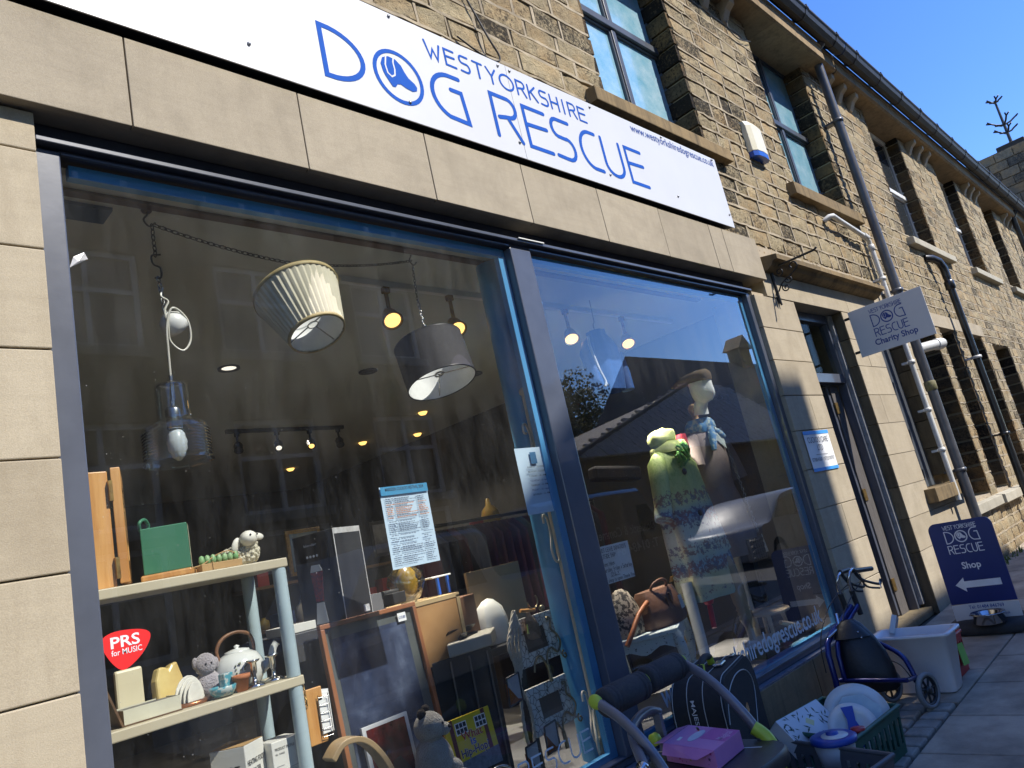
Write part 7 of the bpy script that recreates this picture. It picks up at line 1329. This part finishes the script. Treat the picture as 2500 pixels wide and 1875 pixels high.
pl3 = thing('octagonal_plate', 'octagonal patterned plate between the other plates in the crate', 'plate', (3.02, -.56, .18)); A3 = Vector((-.75, -.42, .5)).normalized(); F3_ = frame(Vector((3.03, -.57, .185)), A3.cross(Vector((0, 0, 1))), A3.cross(A3.cross(Vector((0, 0, 1))))); MB().prism([(.125 * math.cos(R(22.5 + 45 * i)), .125 * math.sin(R(22.5 + 45 * i))) for i in range(8)], F3_, -.004, .004).build('plate', mat('pale_glass_plate', (.46, .55, .55), (.40, .48, .50), 20, .15), pl3, .002)
tb = thing('storage_tub', 'clear tub with a blue and white lid at the front of the crate', 'tub', (2.66, -.60, .1)); MB().lathe([(0, 0), (.085, 0), (.098, .10), (.096, .10), (.082, .004)], (2.66, -.585, .10), 30).build('body', mat('frosted_plastic', (.50, .52, .54), (.42, .44, .47), 10, .35), tb); MB().lathe([(.10, .0), (.108, .003), (.108, .022), (.09, .03), (.03, .032), (.028, .045), (.0, .047)], (2.66, -.585, .195), 34).build('lid', mat('blue_lid', (.015, .055, .33), (.012, .045, .28), 6, .35), tb); MB().lathe([(0, .0315), (.062, .0315), (.062, .034), (0, .034)], (2.645, -.602, .195), 24).build('lid_disc', WHP, tb)
bbx = thing('botanical_box', 'white box printed with green leaves standing in the green crate', 'box', (2.9, -.33, .1)); BQ = [(2.70, -.42), (2.98, -.40), (3.02, -.30), (2.73, -.30)]
M_ = Matrix.Translation((2.84, -.37, .20)) @ Matrix.Rotation(R(-8), 4, 'Z') @ Matrix.Rotation(R(-42), 4, 'X'); t_ = MB().box(-.19, .19, -.035, .035, -.10, .085); MB().add([M_ @ Vector(v) for v in t_.v], t_.f).build('carton', SIGNW, bbx, .002)
t_ = MB().box(-.19, .19, -.0352, .0352, .0855, .0865); MB().add([M_ @ Vector(v) for v in t_.v], t_.f).build('green_edge', flat('sage_green', (.12, .26, .17)), bbx); mb = MB(); rg = random.Random(6)
for i in range(46):
    u, v, a = rg.uniform(-.18, .18), rg.uniform(-.09, .08), rg.uniform(0, 3.1); L_ = rg.uniform(.012, .024); q = [(-L_, 0), (0, -L_ * .22), (L_, 0), (0, L_ * .22)]; mb.add([M_ @ Vector((u + x * math.cos(a) - y * math.sin(a), -.0358, v + x * math.sin(a) + y * math.cos(a))) for x, y in q], [(0, 1, 2, 3)])
mb.build('printed_leaves', flat('leaf_print', (.035, .06, .03)), bbx)
tag(MB().lathe([(0, 0), (.03, 0), (.034, .02), (0, .024)], (2.78, -.66, .20), 18).build('jar_top', flat('red_lid_plastic', (.40, .03, .04), .35)), 'small red and white lid at the corner of the green crate', 'jar top'); tag(MB().obox((2.76, -.44, .255), (.08, .04, .002), .4, .5).build('yellow_note', flat('pale_yellow_paper', (.62, .58, .28), .7)), 'crumpled pale yellow note on the botanical box', 'note')
# rollator
BLUEM = mat('metallic_blue_frame', (.008, .014, .115), (.010, .018, .14), 9, .25, .35, coat=.4); BAGM = mat('black_nylon', (.006, .006, .007), (.010, .010, .011), 14, .45, 0, .4, 40, .006); TYRE = mat('grey_tyre', (.26, .26, .255), (.22, .22, .215), 12, .7)
rl = thing('rollator', 'folded blue three wheeled walker with a black bag against the stall riser', 'walker', (4.0, -.3, gz(4))); Wp = lambda *p: Vector(p)
stem_b, stem_t = Wp(4.10, -.06, .03), Wp(4.09, -.25, .56)
MB().tube([(4.09, -.25, .57), (3.96, -.22, .51), (3.80, -.20, .465), (3.715, -.195, .42), (3.685, -.195, .36), (3.68, -.195, .21), (3.665, -.195, .13)], .018, 12).build('front_fork', BLUEM, rl); MB().tube([(4.14, -.27, .56), (4.0, -.245, .50), (3.84, -.235, .45), (3.755, -.235, .40), (3.73, -.235, .34), (3.72, -.235, .2)], .016, 12).build('front_fork', BLUEM, rl)
MB().obox((3.67, -.20, .12), (.07, .04, .016), .4).build('chrome_foot', CHROME, rl, .003)
for k, (bx_, by, hx0, hx1) in enumerate(((4.06, -.22, 4.16, 4.33), (4.155, -.26, 4.27, 4.53))):
    y1 = by - .02; MB().tube([(bx_ + .02, by, .50), (bx_ - .01, by, .66)], .018, 12).build('handle_socket', BLK, rl)
    MB().tube(spline([(bx_ - .01, by, .65), (bx_ - .02, by - .005, .72), (bx_ - .01, y1, .765), (bx_ + .04, y1, .785), (hx0, y1, .785 - k * .02)], 6), .011, 10).build('chrome_handle_tube', CHROME, rl)
    MB().tube([(hx0 - .06, y1, .787 - k * .01), (hx0, y1, .785 - k * .02), (hx1, y1, .775 - k * .04)], [.017, .017, .016], 12).build('grip', BLK, rl)
    MB().tube(spline([(hx0 - .04, y1, .77), (hx0, y1 - .01, .71), (hx0 + .08, y1 - .02, .675), (hx1 - .02, y1 - .03, .65 - k * .02), (hx1 + .02, y1 - .03, .655)], 5), [.012] * 8 + [.009] * 13, 8).build('brake_lever', BLK, rl); MB().tube(spline([(hx0, y1 - .01, .74), (hx0 + .06, y1 - .01, .65), (hx1 - .04, y1 - .03, .625 - k * .02)], 5), .007, 8).build('brake_lever_lower', BLK, rl)
MB().obox((4.52, -.31, .625), (.06, .004, .045), .3, 0, .3).build('white_tag', WHP, rl)
for q in (((4.2, -.24, .70), (3.98, -.22, .66), (3.80, -.2, .58), (3.66, -.18, .44), (3.64, -.17, .27)), ((4.30, -.28, .69), (4.10, -.26, .62), (3.9, -.25, .52), (3.80, -.29, .40), (3.85, -.42, .30), (3.88, -.52, .24), (3.86, -.58, .14))): MB().tube(spline(q, 8), .0035, 6).build('brake_cable', BLK, rl)
MB().tube(spline([(3.93, -.29, .43), (3.935, -.40, .37), (3.90, -.53, .295), (3.875, -.575, .22), (3.86, -.60, .10)], 6), .015, 12).build('rear_arm', BLUEM, rl); MB().tube(spline([(3.96, -.25, .42), (3.99, -.30, .34), (4.02, -.345, .25), (4.03, -.365, .17), (4.03, -.375, .10)], 6), .015, 12).build('rear_arm', BLUEM, rl)
MB().tube([(3.73, -.20, .20), (3.70, -.60, .195)], .014, 12).tube([(3.70, -.60, .195), (3.86, -.60, .17)], .013, 10).build('cross_bar', BLUEM, rl); MB().tube([(3.74, -.20, .45), (3.86, -.26, .50)], .010, 8).build('fold_lever', CHROME, rl); MB().obox((3.87, -.235, .53), (.02, .015, .08), .3, 0, .4).build('fold_catch', CHROME, rl, .003)
fw_ = MB().lathe([(.055, -.012), (.07, -.014), (.078, -.006), (.078, .006), (.07, .014), (.055, .012), (.055, -.012)], (3.66, -.22, gz(3.66) + .078), 26, Matrix.Rotation(R(90), 3, 'X')).build('wheel', TYRE, rl); MB().lathe([(0, -.010), (.055, -.010), (.055, .010), (0, .010)], (3.66, -.22, gz(3.66) + .078), 20, Matrix.Rotation(R(90), 3, 'X')).build('rim', BLK, fw_)
rings = []
for z, w0, d0 in ((.12, .12, .03), (.14, .15, .06), (.24, .155, .07), (.34, .14, .07), (.43, .105, .06), (.50, .06, .045), (.525, .03, .02)): c_ = Vector((3.77 + (z - .12) * .25, -.375 + (z - .12) * .18, z)); ax, ay = Vector((.25, -.97, 0)), Vector((.97, .25, 0)); rings.append([c_ + ax * w0 * math.cos(a) + ay * d0 * math.sin(a) * (1 + .08 * math.sin(3 * a + z * 20)) for a in [2 * math.pi * i / 26 for i in range(26)]])
MB().loft(rings).build('bag', BAGM, rl); rings2 = [[p + Vector((-.02, .01, .0)) + (p - Vector((3.85, -.32, p.z))) * .06 for p in r_] for r_ in rings[4:]]; MB().loft(rings2, False).build('bag_flap', BAGM, rl)
for z, o in ((.42, .0), (.39, -.02), (.36, .01), (.33, .01)): MB().ball((3.80 + o, -.365 + o, z + .04), .006, 8, 5).build('stud', CHROME, rl)
for c_, rz in (((3.87, -.635, gz(3.87) + .10), R(20)), ((4.0, -.375, gz(4) + .10), R(12))):
    ax = Matrix.Rotation(rz, 3, 'Z') @ Matrix.Rotation(R(90), 3, 'Y') ; ax = Matrix.Rotation(rz - R(35), 3, 'Z') @ Matrix.Rotation(R(90), 3, 'X')
    wh = MB().lathe([(.078, -.014), (.092, -.016), (.1, -.008), (.1, .008), (.092, .016), (.078, .014), (.078, -.014)], c_, 34, ax).build('wheel', TYRE, rl); MB().lathe([(.078, -.010), (.068, -.010), (.068, .010), (.078, .010)], c_, 30, ax).lathe([(0, -.016), (.022, -.016), (.022, .016), (0, .016)], c_, 14, ax).build('rim', BLK, wh); mb = MB()
    for k in range(7): a = 2 * math.pi * k / 7; mb.tube([Vector(c_) + ax @ Vector((.015 * math.cos(a), .015 * math.sin(a), 0)), Vector(c_) + ax @ Vector((.07 * math.cos(a + .15), .07 * math.sin(a + .15), 0))], .007, 6)
    mb.build('spoke', BLK, wh)
# white tub of books, red crate
TUB = mat('translucent_white_plastic', (.78, .76, .78), (.72, .70, .72), 3, .35, sss=.15)
tb2 = thing('white_tub', 'tall translucent white plastic tub of books beside the walker', 'tub', (4.15, -.53, gz(4.1)))
def rr_ring(x0, x1, y0, y1, r, z):
    o = []
    for cx_, cy_, a in ((x1 - r, y1 - r, 0), (x0 + r, y1 - r, 90), (x0 + r, y0 + r, 180), (x1 - r, y0 + r, 270)): o += [(cx_ + r * math.cos(R(a + 18 * i)), cy_ + r * math.sin(R(a + 18 * i)), z) for i in range(6)]
    return o
zt = .355; MB().loft([rr_ring(4.15, 4.30, -.69, -.36, .03, .002), rr_ring(4.145, 4.305, -.70, -.35, .03, .02), rr_ring(4.10, 4.35, -.745, -.30, .035, zt - .02), rr_ring(4.075, 4.375, -.77, -.275, .04, zt - .015), rr_ring(4.075, 4.375, -.77, -.275, .04, zt), rr_ring(4.105, 4.345, -.74, -.305, .035, zt), rr_ring(4.15, 4.3, -.69, -.36, .03, .03)]).build('tub', TUB, tb2)
for i, (c, h) in enumerate((((.16, .42, .08), .30), ((.45, .38, .36), .285), ((.50, .06, .03), .275), ((.10, .12, .35), .27), ((.55, .50, .44), .29))): tag(MB().obox((4.17 + i * .028, -.52 + .01 * i, h / 2 + .03), (.022, .30 - .02 * i, h - .0), R(3 * (i - 2))).build('book', flat('cover_%d' % i, c, .45), None, .002), ('green', 'pinkish grey', 'red', 'navy', 'cream')[i] + ' covered book standing in the white tub', 'book')
bk2 = tag(MB().obox((4.40, -.36, .37), (.14, .03, .12), .3, .4, .3).build('white_booklet', SIGNW), 'white booklet sticking up behind the white tub', 'book')
rc = thing('red_crate', 'red plastic crate tucked behind the white tub', 'crate', (4.48, -.47, gz(4.5))); tray_crate(rc, [(4.42, -.66), (4.68, -.66), (4.68, -.28), (4.42, -.28)], .006, .25, mat('red_plastic', (.46, .025, .025), (.40, .02, .02), 8, .4), .008, 'side', 6, .92)
MB().obox((4.55, -.672, .13), (.12, .003, .13), 0, -.08, .1).build('green_sheet', flat('bright_green_card', (.22, .52, .08)), rc); tag(MB().box(4.46, 4.64, -.60, -.34, .03, .235).build('boxed_game', mat('mixed_covers', (.5, .45, .42), (.3, .05, .05), 12, .5)), 'boxed games filling the red crate', 'game')
# weeds in the joint at the wall foot
mb = MB(); rg = random.Random(14)
for i in range(260):
    x = 7.2 + rg.random() ** 1.5 * 2.6; y = -.02 - rg.random() * .10; h = rg.uniform(.02, .09); a = rg.uniform(0, 6.28); d = Vector((math.cos(a), math.sin(a), 0)) * .006; l_ = Vector((rg.uniform(-.03, .03), rg.uniform(-.03, .03), h)); p = Vector((x, y, gz(x))); mb.add([p - d, p + d, p + l_], [(0, 1, 2)])
tag(mb.build('grass', mat('weed_green', (.06, .12, .02), (.10, .16, .04), 30, .8)), 'tufts of grass growing at the foot of the wall', 'grass', kind='stuff')
# ================================================================ across the street, seen in the glass
ML = stone_mat('mill_stone', (.26, .20, .13), (.18, .14, .095), (.03, .027, .022), .02, .5)
mill = thing('mill_building', 'tall dark stone mill across the street reflected in the left pane', 'building', (5, -9.8, 0)); MW = []
for x in range(-16, 11, 3):
    for z in (.9, 2.95, 6.0, 9.0): MW.append((x + .1, x + 1.75, z, z + 1.75))
mb = slab(MB(), -18, 13.3, -.3, 11.4, MW, -10.2, -9.8); core2 = mb.build('wall', ML, mill)
MB().add([(-18, -9.75, 11.4), (13.3, -9.75, 11.4), (13.3, -14, 14.0), (-18, -14, 14.0), (13.3, -18, 11.4), (13.3, -10, 0), (13.3, -18, 0)], [(0, 1, 2, 3), (1, 2, 4), (1, 4, 6, 5)]).build('roof', SLATE, mill)
MB().add([(4.6, -10.1, 11.4), (8.85, -10.1, 11.4), (8.85, -10.1, 13.85), (6.1, -10.1, 13.85), (4.6, -10.1, 12.75), (4.6, -11.0, 11.4), (8.85, -11.0, 11.4), (8.85, -11.0, 13.85), (6.1, -11.0, 13.85), (4.6, -11.0, 12.75)], [(0, 1, 2, 3, 4), (9, 8, 7, 6, 5), (1, 6, 7, 2), (2, 7, 8, 3), (3, 8, 9, 4), (4, 9, 5, 0)]).build('shade_casting_tower', ML, mill)  # unseen tower added on the mill, outlined to shade the shopfront
for (a, b, c, d) in MW:
    if a < 1.5: continue
    f = MB().box(a, a + .09, -9.95, -9.88, c, d).box(b - .09, b, -9.95, -9.88, c, d).box(a + .09, b - .09, -9.95, -9.88, c, c + .09).box(a + .09, b - .09, -9.95, -9.88, d - .09, d).box((a + b) / 2 - .04, (a + b) / 2 + .04, -9.95, -9.88, c + .09, d - .09).box(a + .09, (a + b) / 2 - .04, -9.95, -9.88, c + 1.0, c + 1.08).box((a + b) / 2 + .04, b - .09, -9.95, -9.88, c + 1.0, c + 1.08).build('window_frame', WHITEP, mill); MB().box(a, b, -9.97, -9.955, c, d).build('pane', DGL, f)
    MB().box(a - .1, b + .1, -9.8, -9.72, c - .16, c - .001).build('sill', PALESILL, mill)
chp = thing('chapel', 'stone chapel with a long slate roof and bellcote reflected in the right pane', 'chapel', (30, -16, 0)); MB().box(30.9, 48, -22, -15.6, -.2, 4.6).pbox([(21, -14.4), (31, -15.6), (31, -18.6)], -.2, 4.3).build('wall', ML, chp)
MB().add([(19.8, -13.7, 4.3), (48, -13.7, 4.3), (48, -18.4, 9.85), (30.7, -18.4, 9.85), (48, -23, 4.5), (30.7, -23, 4.5)], [(0, 1, 2, 3), (3, 2, 4, 5), (0, 3, 5), (1, 4, 2)]).build('roof', mat('dark_chapel_slate', (.05, .048, .047), (.07, .066, .06), 4, .8), chp)
bx_ = 43.4; MB().box(bx_ - .75, bx_ - .5, -18.8, -18.0, 9.3, 10.7).box(bx_ + .5, bx_ + .75, -18.8, -18.0, 9.3, 10.7).add([(bx_ - .95, -19, 10.7), (bx_ + .95, -19, 10.7), (bx_ + .95, -17.8, 10.7), (bx_ - .95, -17.8, 10.7), (bx_, -19, 11.6), (bx_, -17.8, 11.6)], [(3, 2, 1, 0), (0, 1, 4), (2, 3, 5), (1, 2, 5, 4), (3, 0, 4, 5)]).build('bellcote', ML, chp); MB().lathe([(.0, .5), (.12, .48), (.2, .2), (.3, 0)], (bx_, -18.4, 9.9), 14).build('bell', IRON, chp)
MB().box(31, 33, -15.64, -15.59, 1.2, 3.2).build('window', DGL, chp)
lg = thing('lodge_house', 'low stone house with a hipped stone slate roof reflected in the right pane', 'house', (20, -12, 0)); LA, LB, LC, LD = Vector((14.4, -9.9, 3.4)), Vector((30, -9.9, 3.4)), Vector((26.8, -13.2, 6.55)), Vector((30, -13.2, 6.55))
TLE = mat('stone_slate', (.45, .40, .34), (.30, .26, .21), 6, .85)
MB().pbox([(15.0, -13.0), (15.0, -10.3), (29.8, -10.3), (29.8, -16.0), (20, -16.0)], -.2, 3.38).build('wall', ML, lg); MB().add([LA, LB, LD, LC, Vector((14.4, -16.5, 3.4)), Vector((30, -16.5, 3.4))], [(0, 1, 2, 3), (0, 3, 4), (3, 2, 5, 4)]).build('roof', TLE, lg)
MB().tube([LA + Vector((0, 0, .06)), LC + Vector((0, 0, .08))], .09, 8).build('hip_capping', MATS['dark_chapel_slate'], lg)
TL2 = MB().box(-.5, .5, -.5, .5, -.5, .5).mesh('roof_slate', TLE); ed = (LB - LA).normalized(); nr = (LB - LA).cross(LC - LA).normalized(); nr = nr if nr.z > 0 else -nr; upv = nr.cross(ed).normalized(); upv = upv if upv.z > 0 else -upv; TM = Matrix((ed, upv, ed.cross(upv))).transposed(); Hh = (LC - LA).dot(upv); sC = (LC - LA).dot(ed); Lb = (LB - LA).length
for r_ in range(17):
    t = r_ / 17; s0, s1 = sC * t, Lb; n_ = int((s1 - s0) / .46)
    for i in range(n_):
        p = LA + ed * (s0 + (i + .5 + .5 * (r_ % 2) * .8) * .46) + upv * (Hh * t + .12) + nr * .03; o = inst('roof_slate', TL2, p, lg, (.43, Hh / 17 * 1.3, random.uniform(.05, .09))); o.rotation_euler = (TM @ Matrix.Rotation(R(-5), 3, 'X')).to_euler()
def parked(name, label, x0, L, y, Hh, prof, cab, paint, wr=.33, wx=(.16, .82), text=None):
    """prof: body outline, cab: glasshouse outline (fractions of length, metres of height); side glass on the shop side"""
    t = thing(name, label, 'car', (x0 + L / 2, y - .9, gz(8) - .13)); zb = -.10; F = frame((x0, y, zb), (1, 0, 0), (0, 0, 1)); ys = [0, -.06, -1.74, -1.8]
    rings = []
    for d, k in ((-.03, .97), (0.0, 1.0), (0, 1.0), (0, 1.0)): pass
    P = [(q.x, q.y) for q in spline([(a * L, b, 0) for a, b in prof] + [(prof[0][0] * L, prof[0][1], 0)], 4)][:-1]; mb = MB(); c_ = Vector((L / 2, .8))
    rr_ = [[F(c_.x + (p[0] - c_.x) * k, c_.y + (p[1] - c_.y) * k, d) for p in P] for d, k in ((1.80, .95), (1.72, 1), (.08, 1), (.0, .95))]; mb.loft(rr_); mb.build('body', paint, t)
    for win in cab: MB().prism([(a * L, b) for a, b in win], F, -.012, .10).build('window', DGL, t)
    for q in wx:
        for yy in (y - .10, y - 1.68): w_ = MB().lathe([(wr * .62, -.1), (wr, -.1), (wr, .09), (wr * .9, .1), (wr * .62, .1)], (x0 + q * L, yy, zb + wr - .02), 26, Matrix.Rotation(R(90), 3, 'X')).build('wheel', RUB, t); MB().lathe([(0, -.06), (wr * .3, -.06), (wr * .62, -.09)], (x0 + q * L, yy, zb + wr - .02), 20, Matrix.Rotation(R(90), 3, 'X')).build('hubcap', STEEL, w_)
    return t, F, L
SILVP = mat('silver_car_paint', (.62, .63, .64), (.56, .57, .58), 2, .35, .1, coat=.5); GREYP = mat('grey_van_paint', (.14, .14, .15), (.12, .12, .13), 2, .3, .2, coat=.8); WHITEC = mat('white_car_paint', (.22, .225, .23), (.20, .205, .21), 2, .4, 0, coat=.15)
parked('parked_pickup', 'silver pickup parked across the pavement reflected in the left pane', 1.9, 4.6, -4.1, 1.85, [(.0, .35), (.0, .95), (.05, 1.05), (.24, 1.15), (.36, 1.78), (.42, 1.86), (.66, 1.86), (.74, 1.78), (.78, 1.2), (1, 1.15), (1, .4), (.9, .3), (.1, .3)], [[(.35, 1.2), (.40, 1.72), (.50, 1.74), (.50, 1.2)], [(.52, 1.2), (.52, 1.74), (.66, 1.74), (.71, 1.2)]], SILVP)
vt, VF, VL = parked('parked_van', 'dark grey tradesman van parked across the pavement reflected in the right pane', 7.0, 4.3, -5.0, 2.0, [(.0, .35), (.0, 1.9), (.03, 2.06), (.1, 2.1), (.62, 2.1), (.70, 2.0), (.84, 1.25), (.97, 1.0), (1, .8), (1, .4), (.9, .3), (.1, .3)], [[(.62, 1.2), (.63, 1.8), (.70, 1.8), (.80, 1.2)]], GREYP)
VF = frame((10.6, -5.0 + .0, -.10), (-1, 0, 0), (0, 0, 1))
font_text('Domestic & Commercial', VF, .5, 1.35, 1.9, .16, .01, SIGNW, vt, 'lettering', d=.012); font_text('T: 01484 841', VF, .5, 1.05, 1.3, .16, .01, SIGNW, vt, 'phone_number', d=.012)
parked('parked_car', 'white hatchback parked up the street reflected in the right pane', 13.0, 4.2, -4.6, 1.5, [(.0, .35), (.0, .8), (.03, .95), (.12, 1.0), (.26, 1.4), (.36, 1.52), (.62, 1.5), (.78, 1.02), (.95, .85), (1, .7), (1, .35), (.9, .25), (.1, .25)], [[(.18, 1.02), (.28, 1.36), (.42, 1.42), (.42, 1.0)], [(.44, 1.0), (.44, 1.42), (.60, 1.40), (.72, 1.0)]], WHITEC)
LEAFM = mat('tree_leaves', (.045, .075, .018), (.085, .11, .03), 3, .7)
for tx_, ty_, th_, s_ in ((31, -27, 10.2, 0), (34.6, -26.5, 11.2, 1), (36.2, -29, 11.8, 3), (28, -28, 9.8, 2)):
    tr_ = thing('broadleaf_tree', ('olive green tree', 'taller olive green tree', 'rounded green tree', 'tallest green tree')[s_] + ' beyond the chapel, seen in the glass', 'tree', (tx_, ty_, 0), 'trees beyond the chapel'); rg = random.Random(50 + s_)
    MB().tube([(tx_, ty_, 0), (tx_ + .1, ty_, th_ * .35), (tx_ - .2, ty_, th_ * .7)], [.28, .2, .06], 8).tube([(tx_, ty_, th_ * .35), (tx_ + 1.2, ty_ + .3, th_ * .65)], [.12, .04], 6).tube([(tx_, ty_, th_ * .38), (tx_ - 1.3, ty_ - .3, th_ * .66)], [.12, .04], 6).build('trunk', mat('bark', (.07, .055, .04)), tr_); mb = MB()
    cl = [(Vector((tx_ + rg.uniform(-2.2, 2.2), ty_ + rg.uniform(-2, 2), th_ * rg.uniform(.45, .92))), rg.uniform(.7, 1.3)) for _ in range(34)]
    for c_, r_ in cl:
        for _ in range(190):
            v = Vector((rg.gauss(0, 1), rg.gauss(0, 1), rg.gauss(0, 1))).normalized() * r_ * rg.uniform(.6, 1.05); p = c_ + v; u = Vector((rg.uniform(-1, 1), rg.uniform(-1, 1), rg.uniform(-1, 1))).normalized() * .11; q = u.orthogonal().normalized() * .08; mb.add([p - u, p - q, p + u, p + q], [(0, 1, 2, 3)])
    mb.build('crown', LEAFM, tr_)
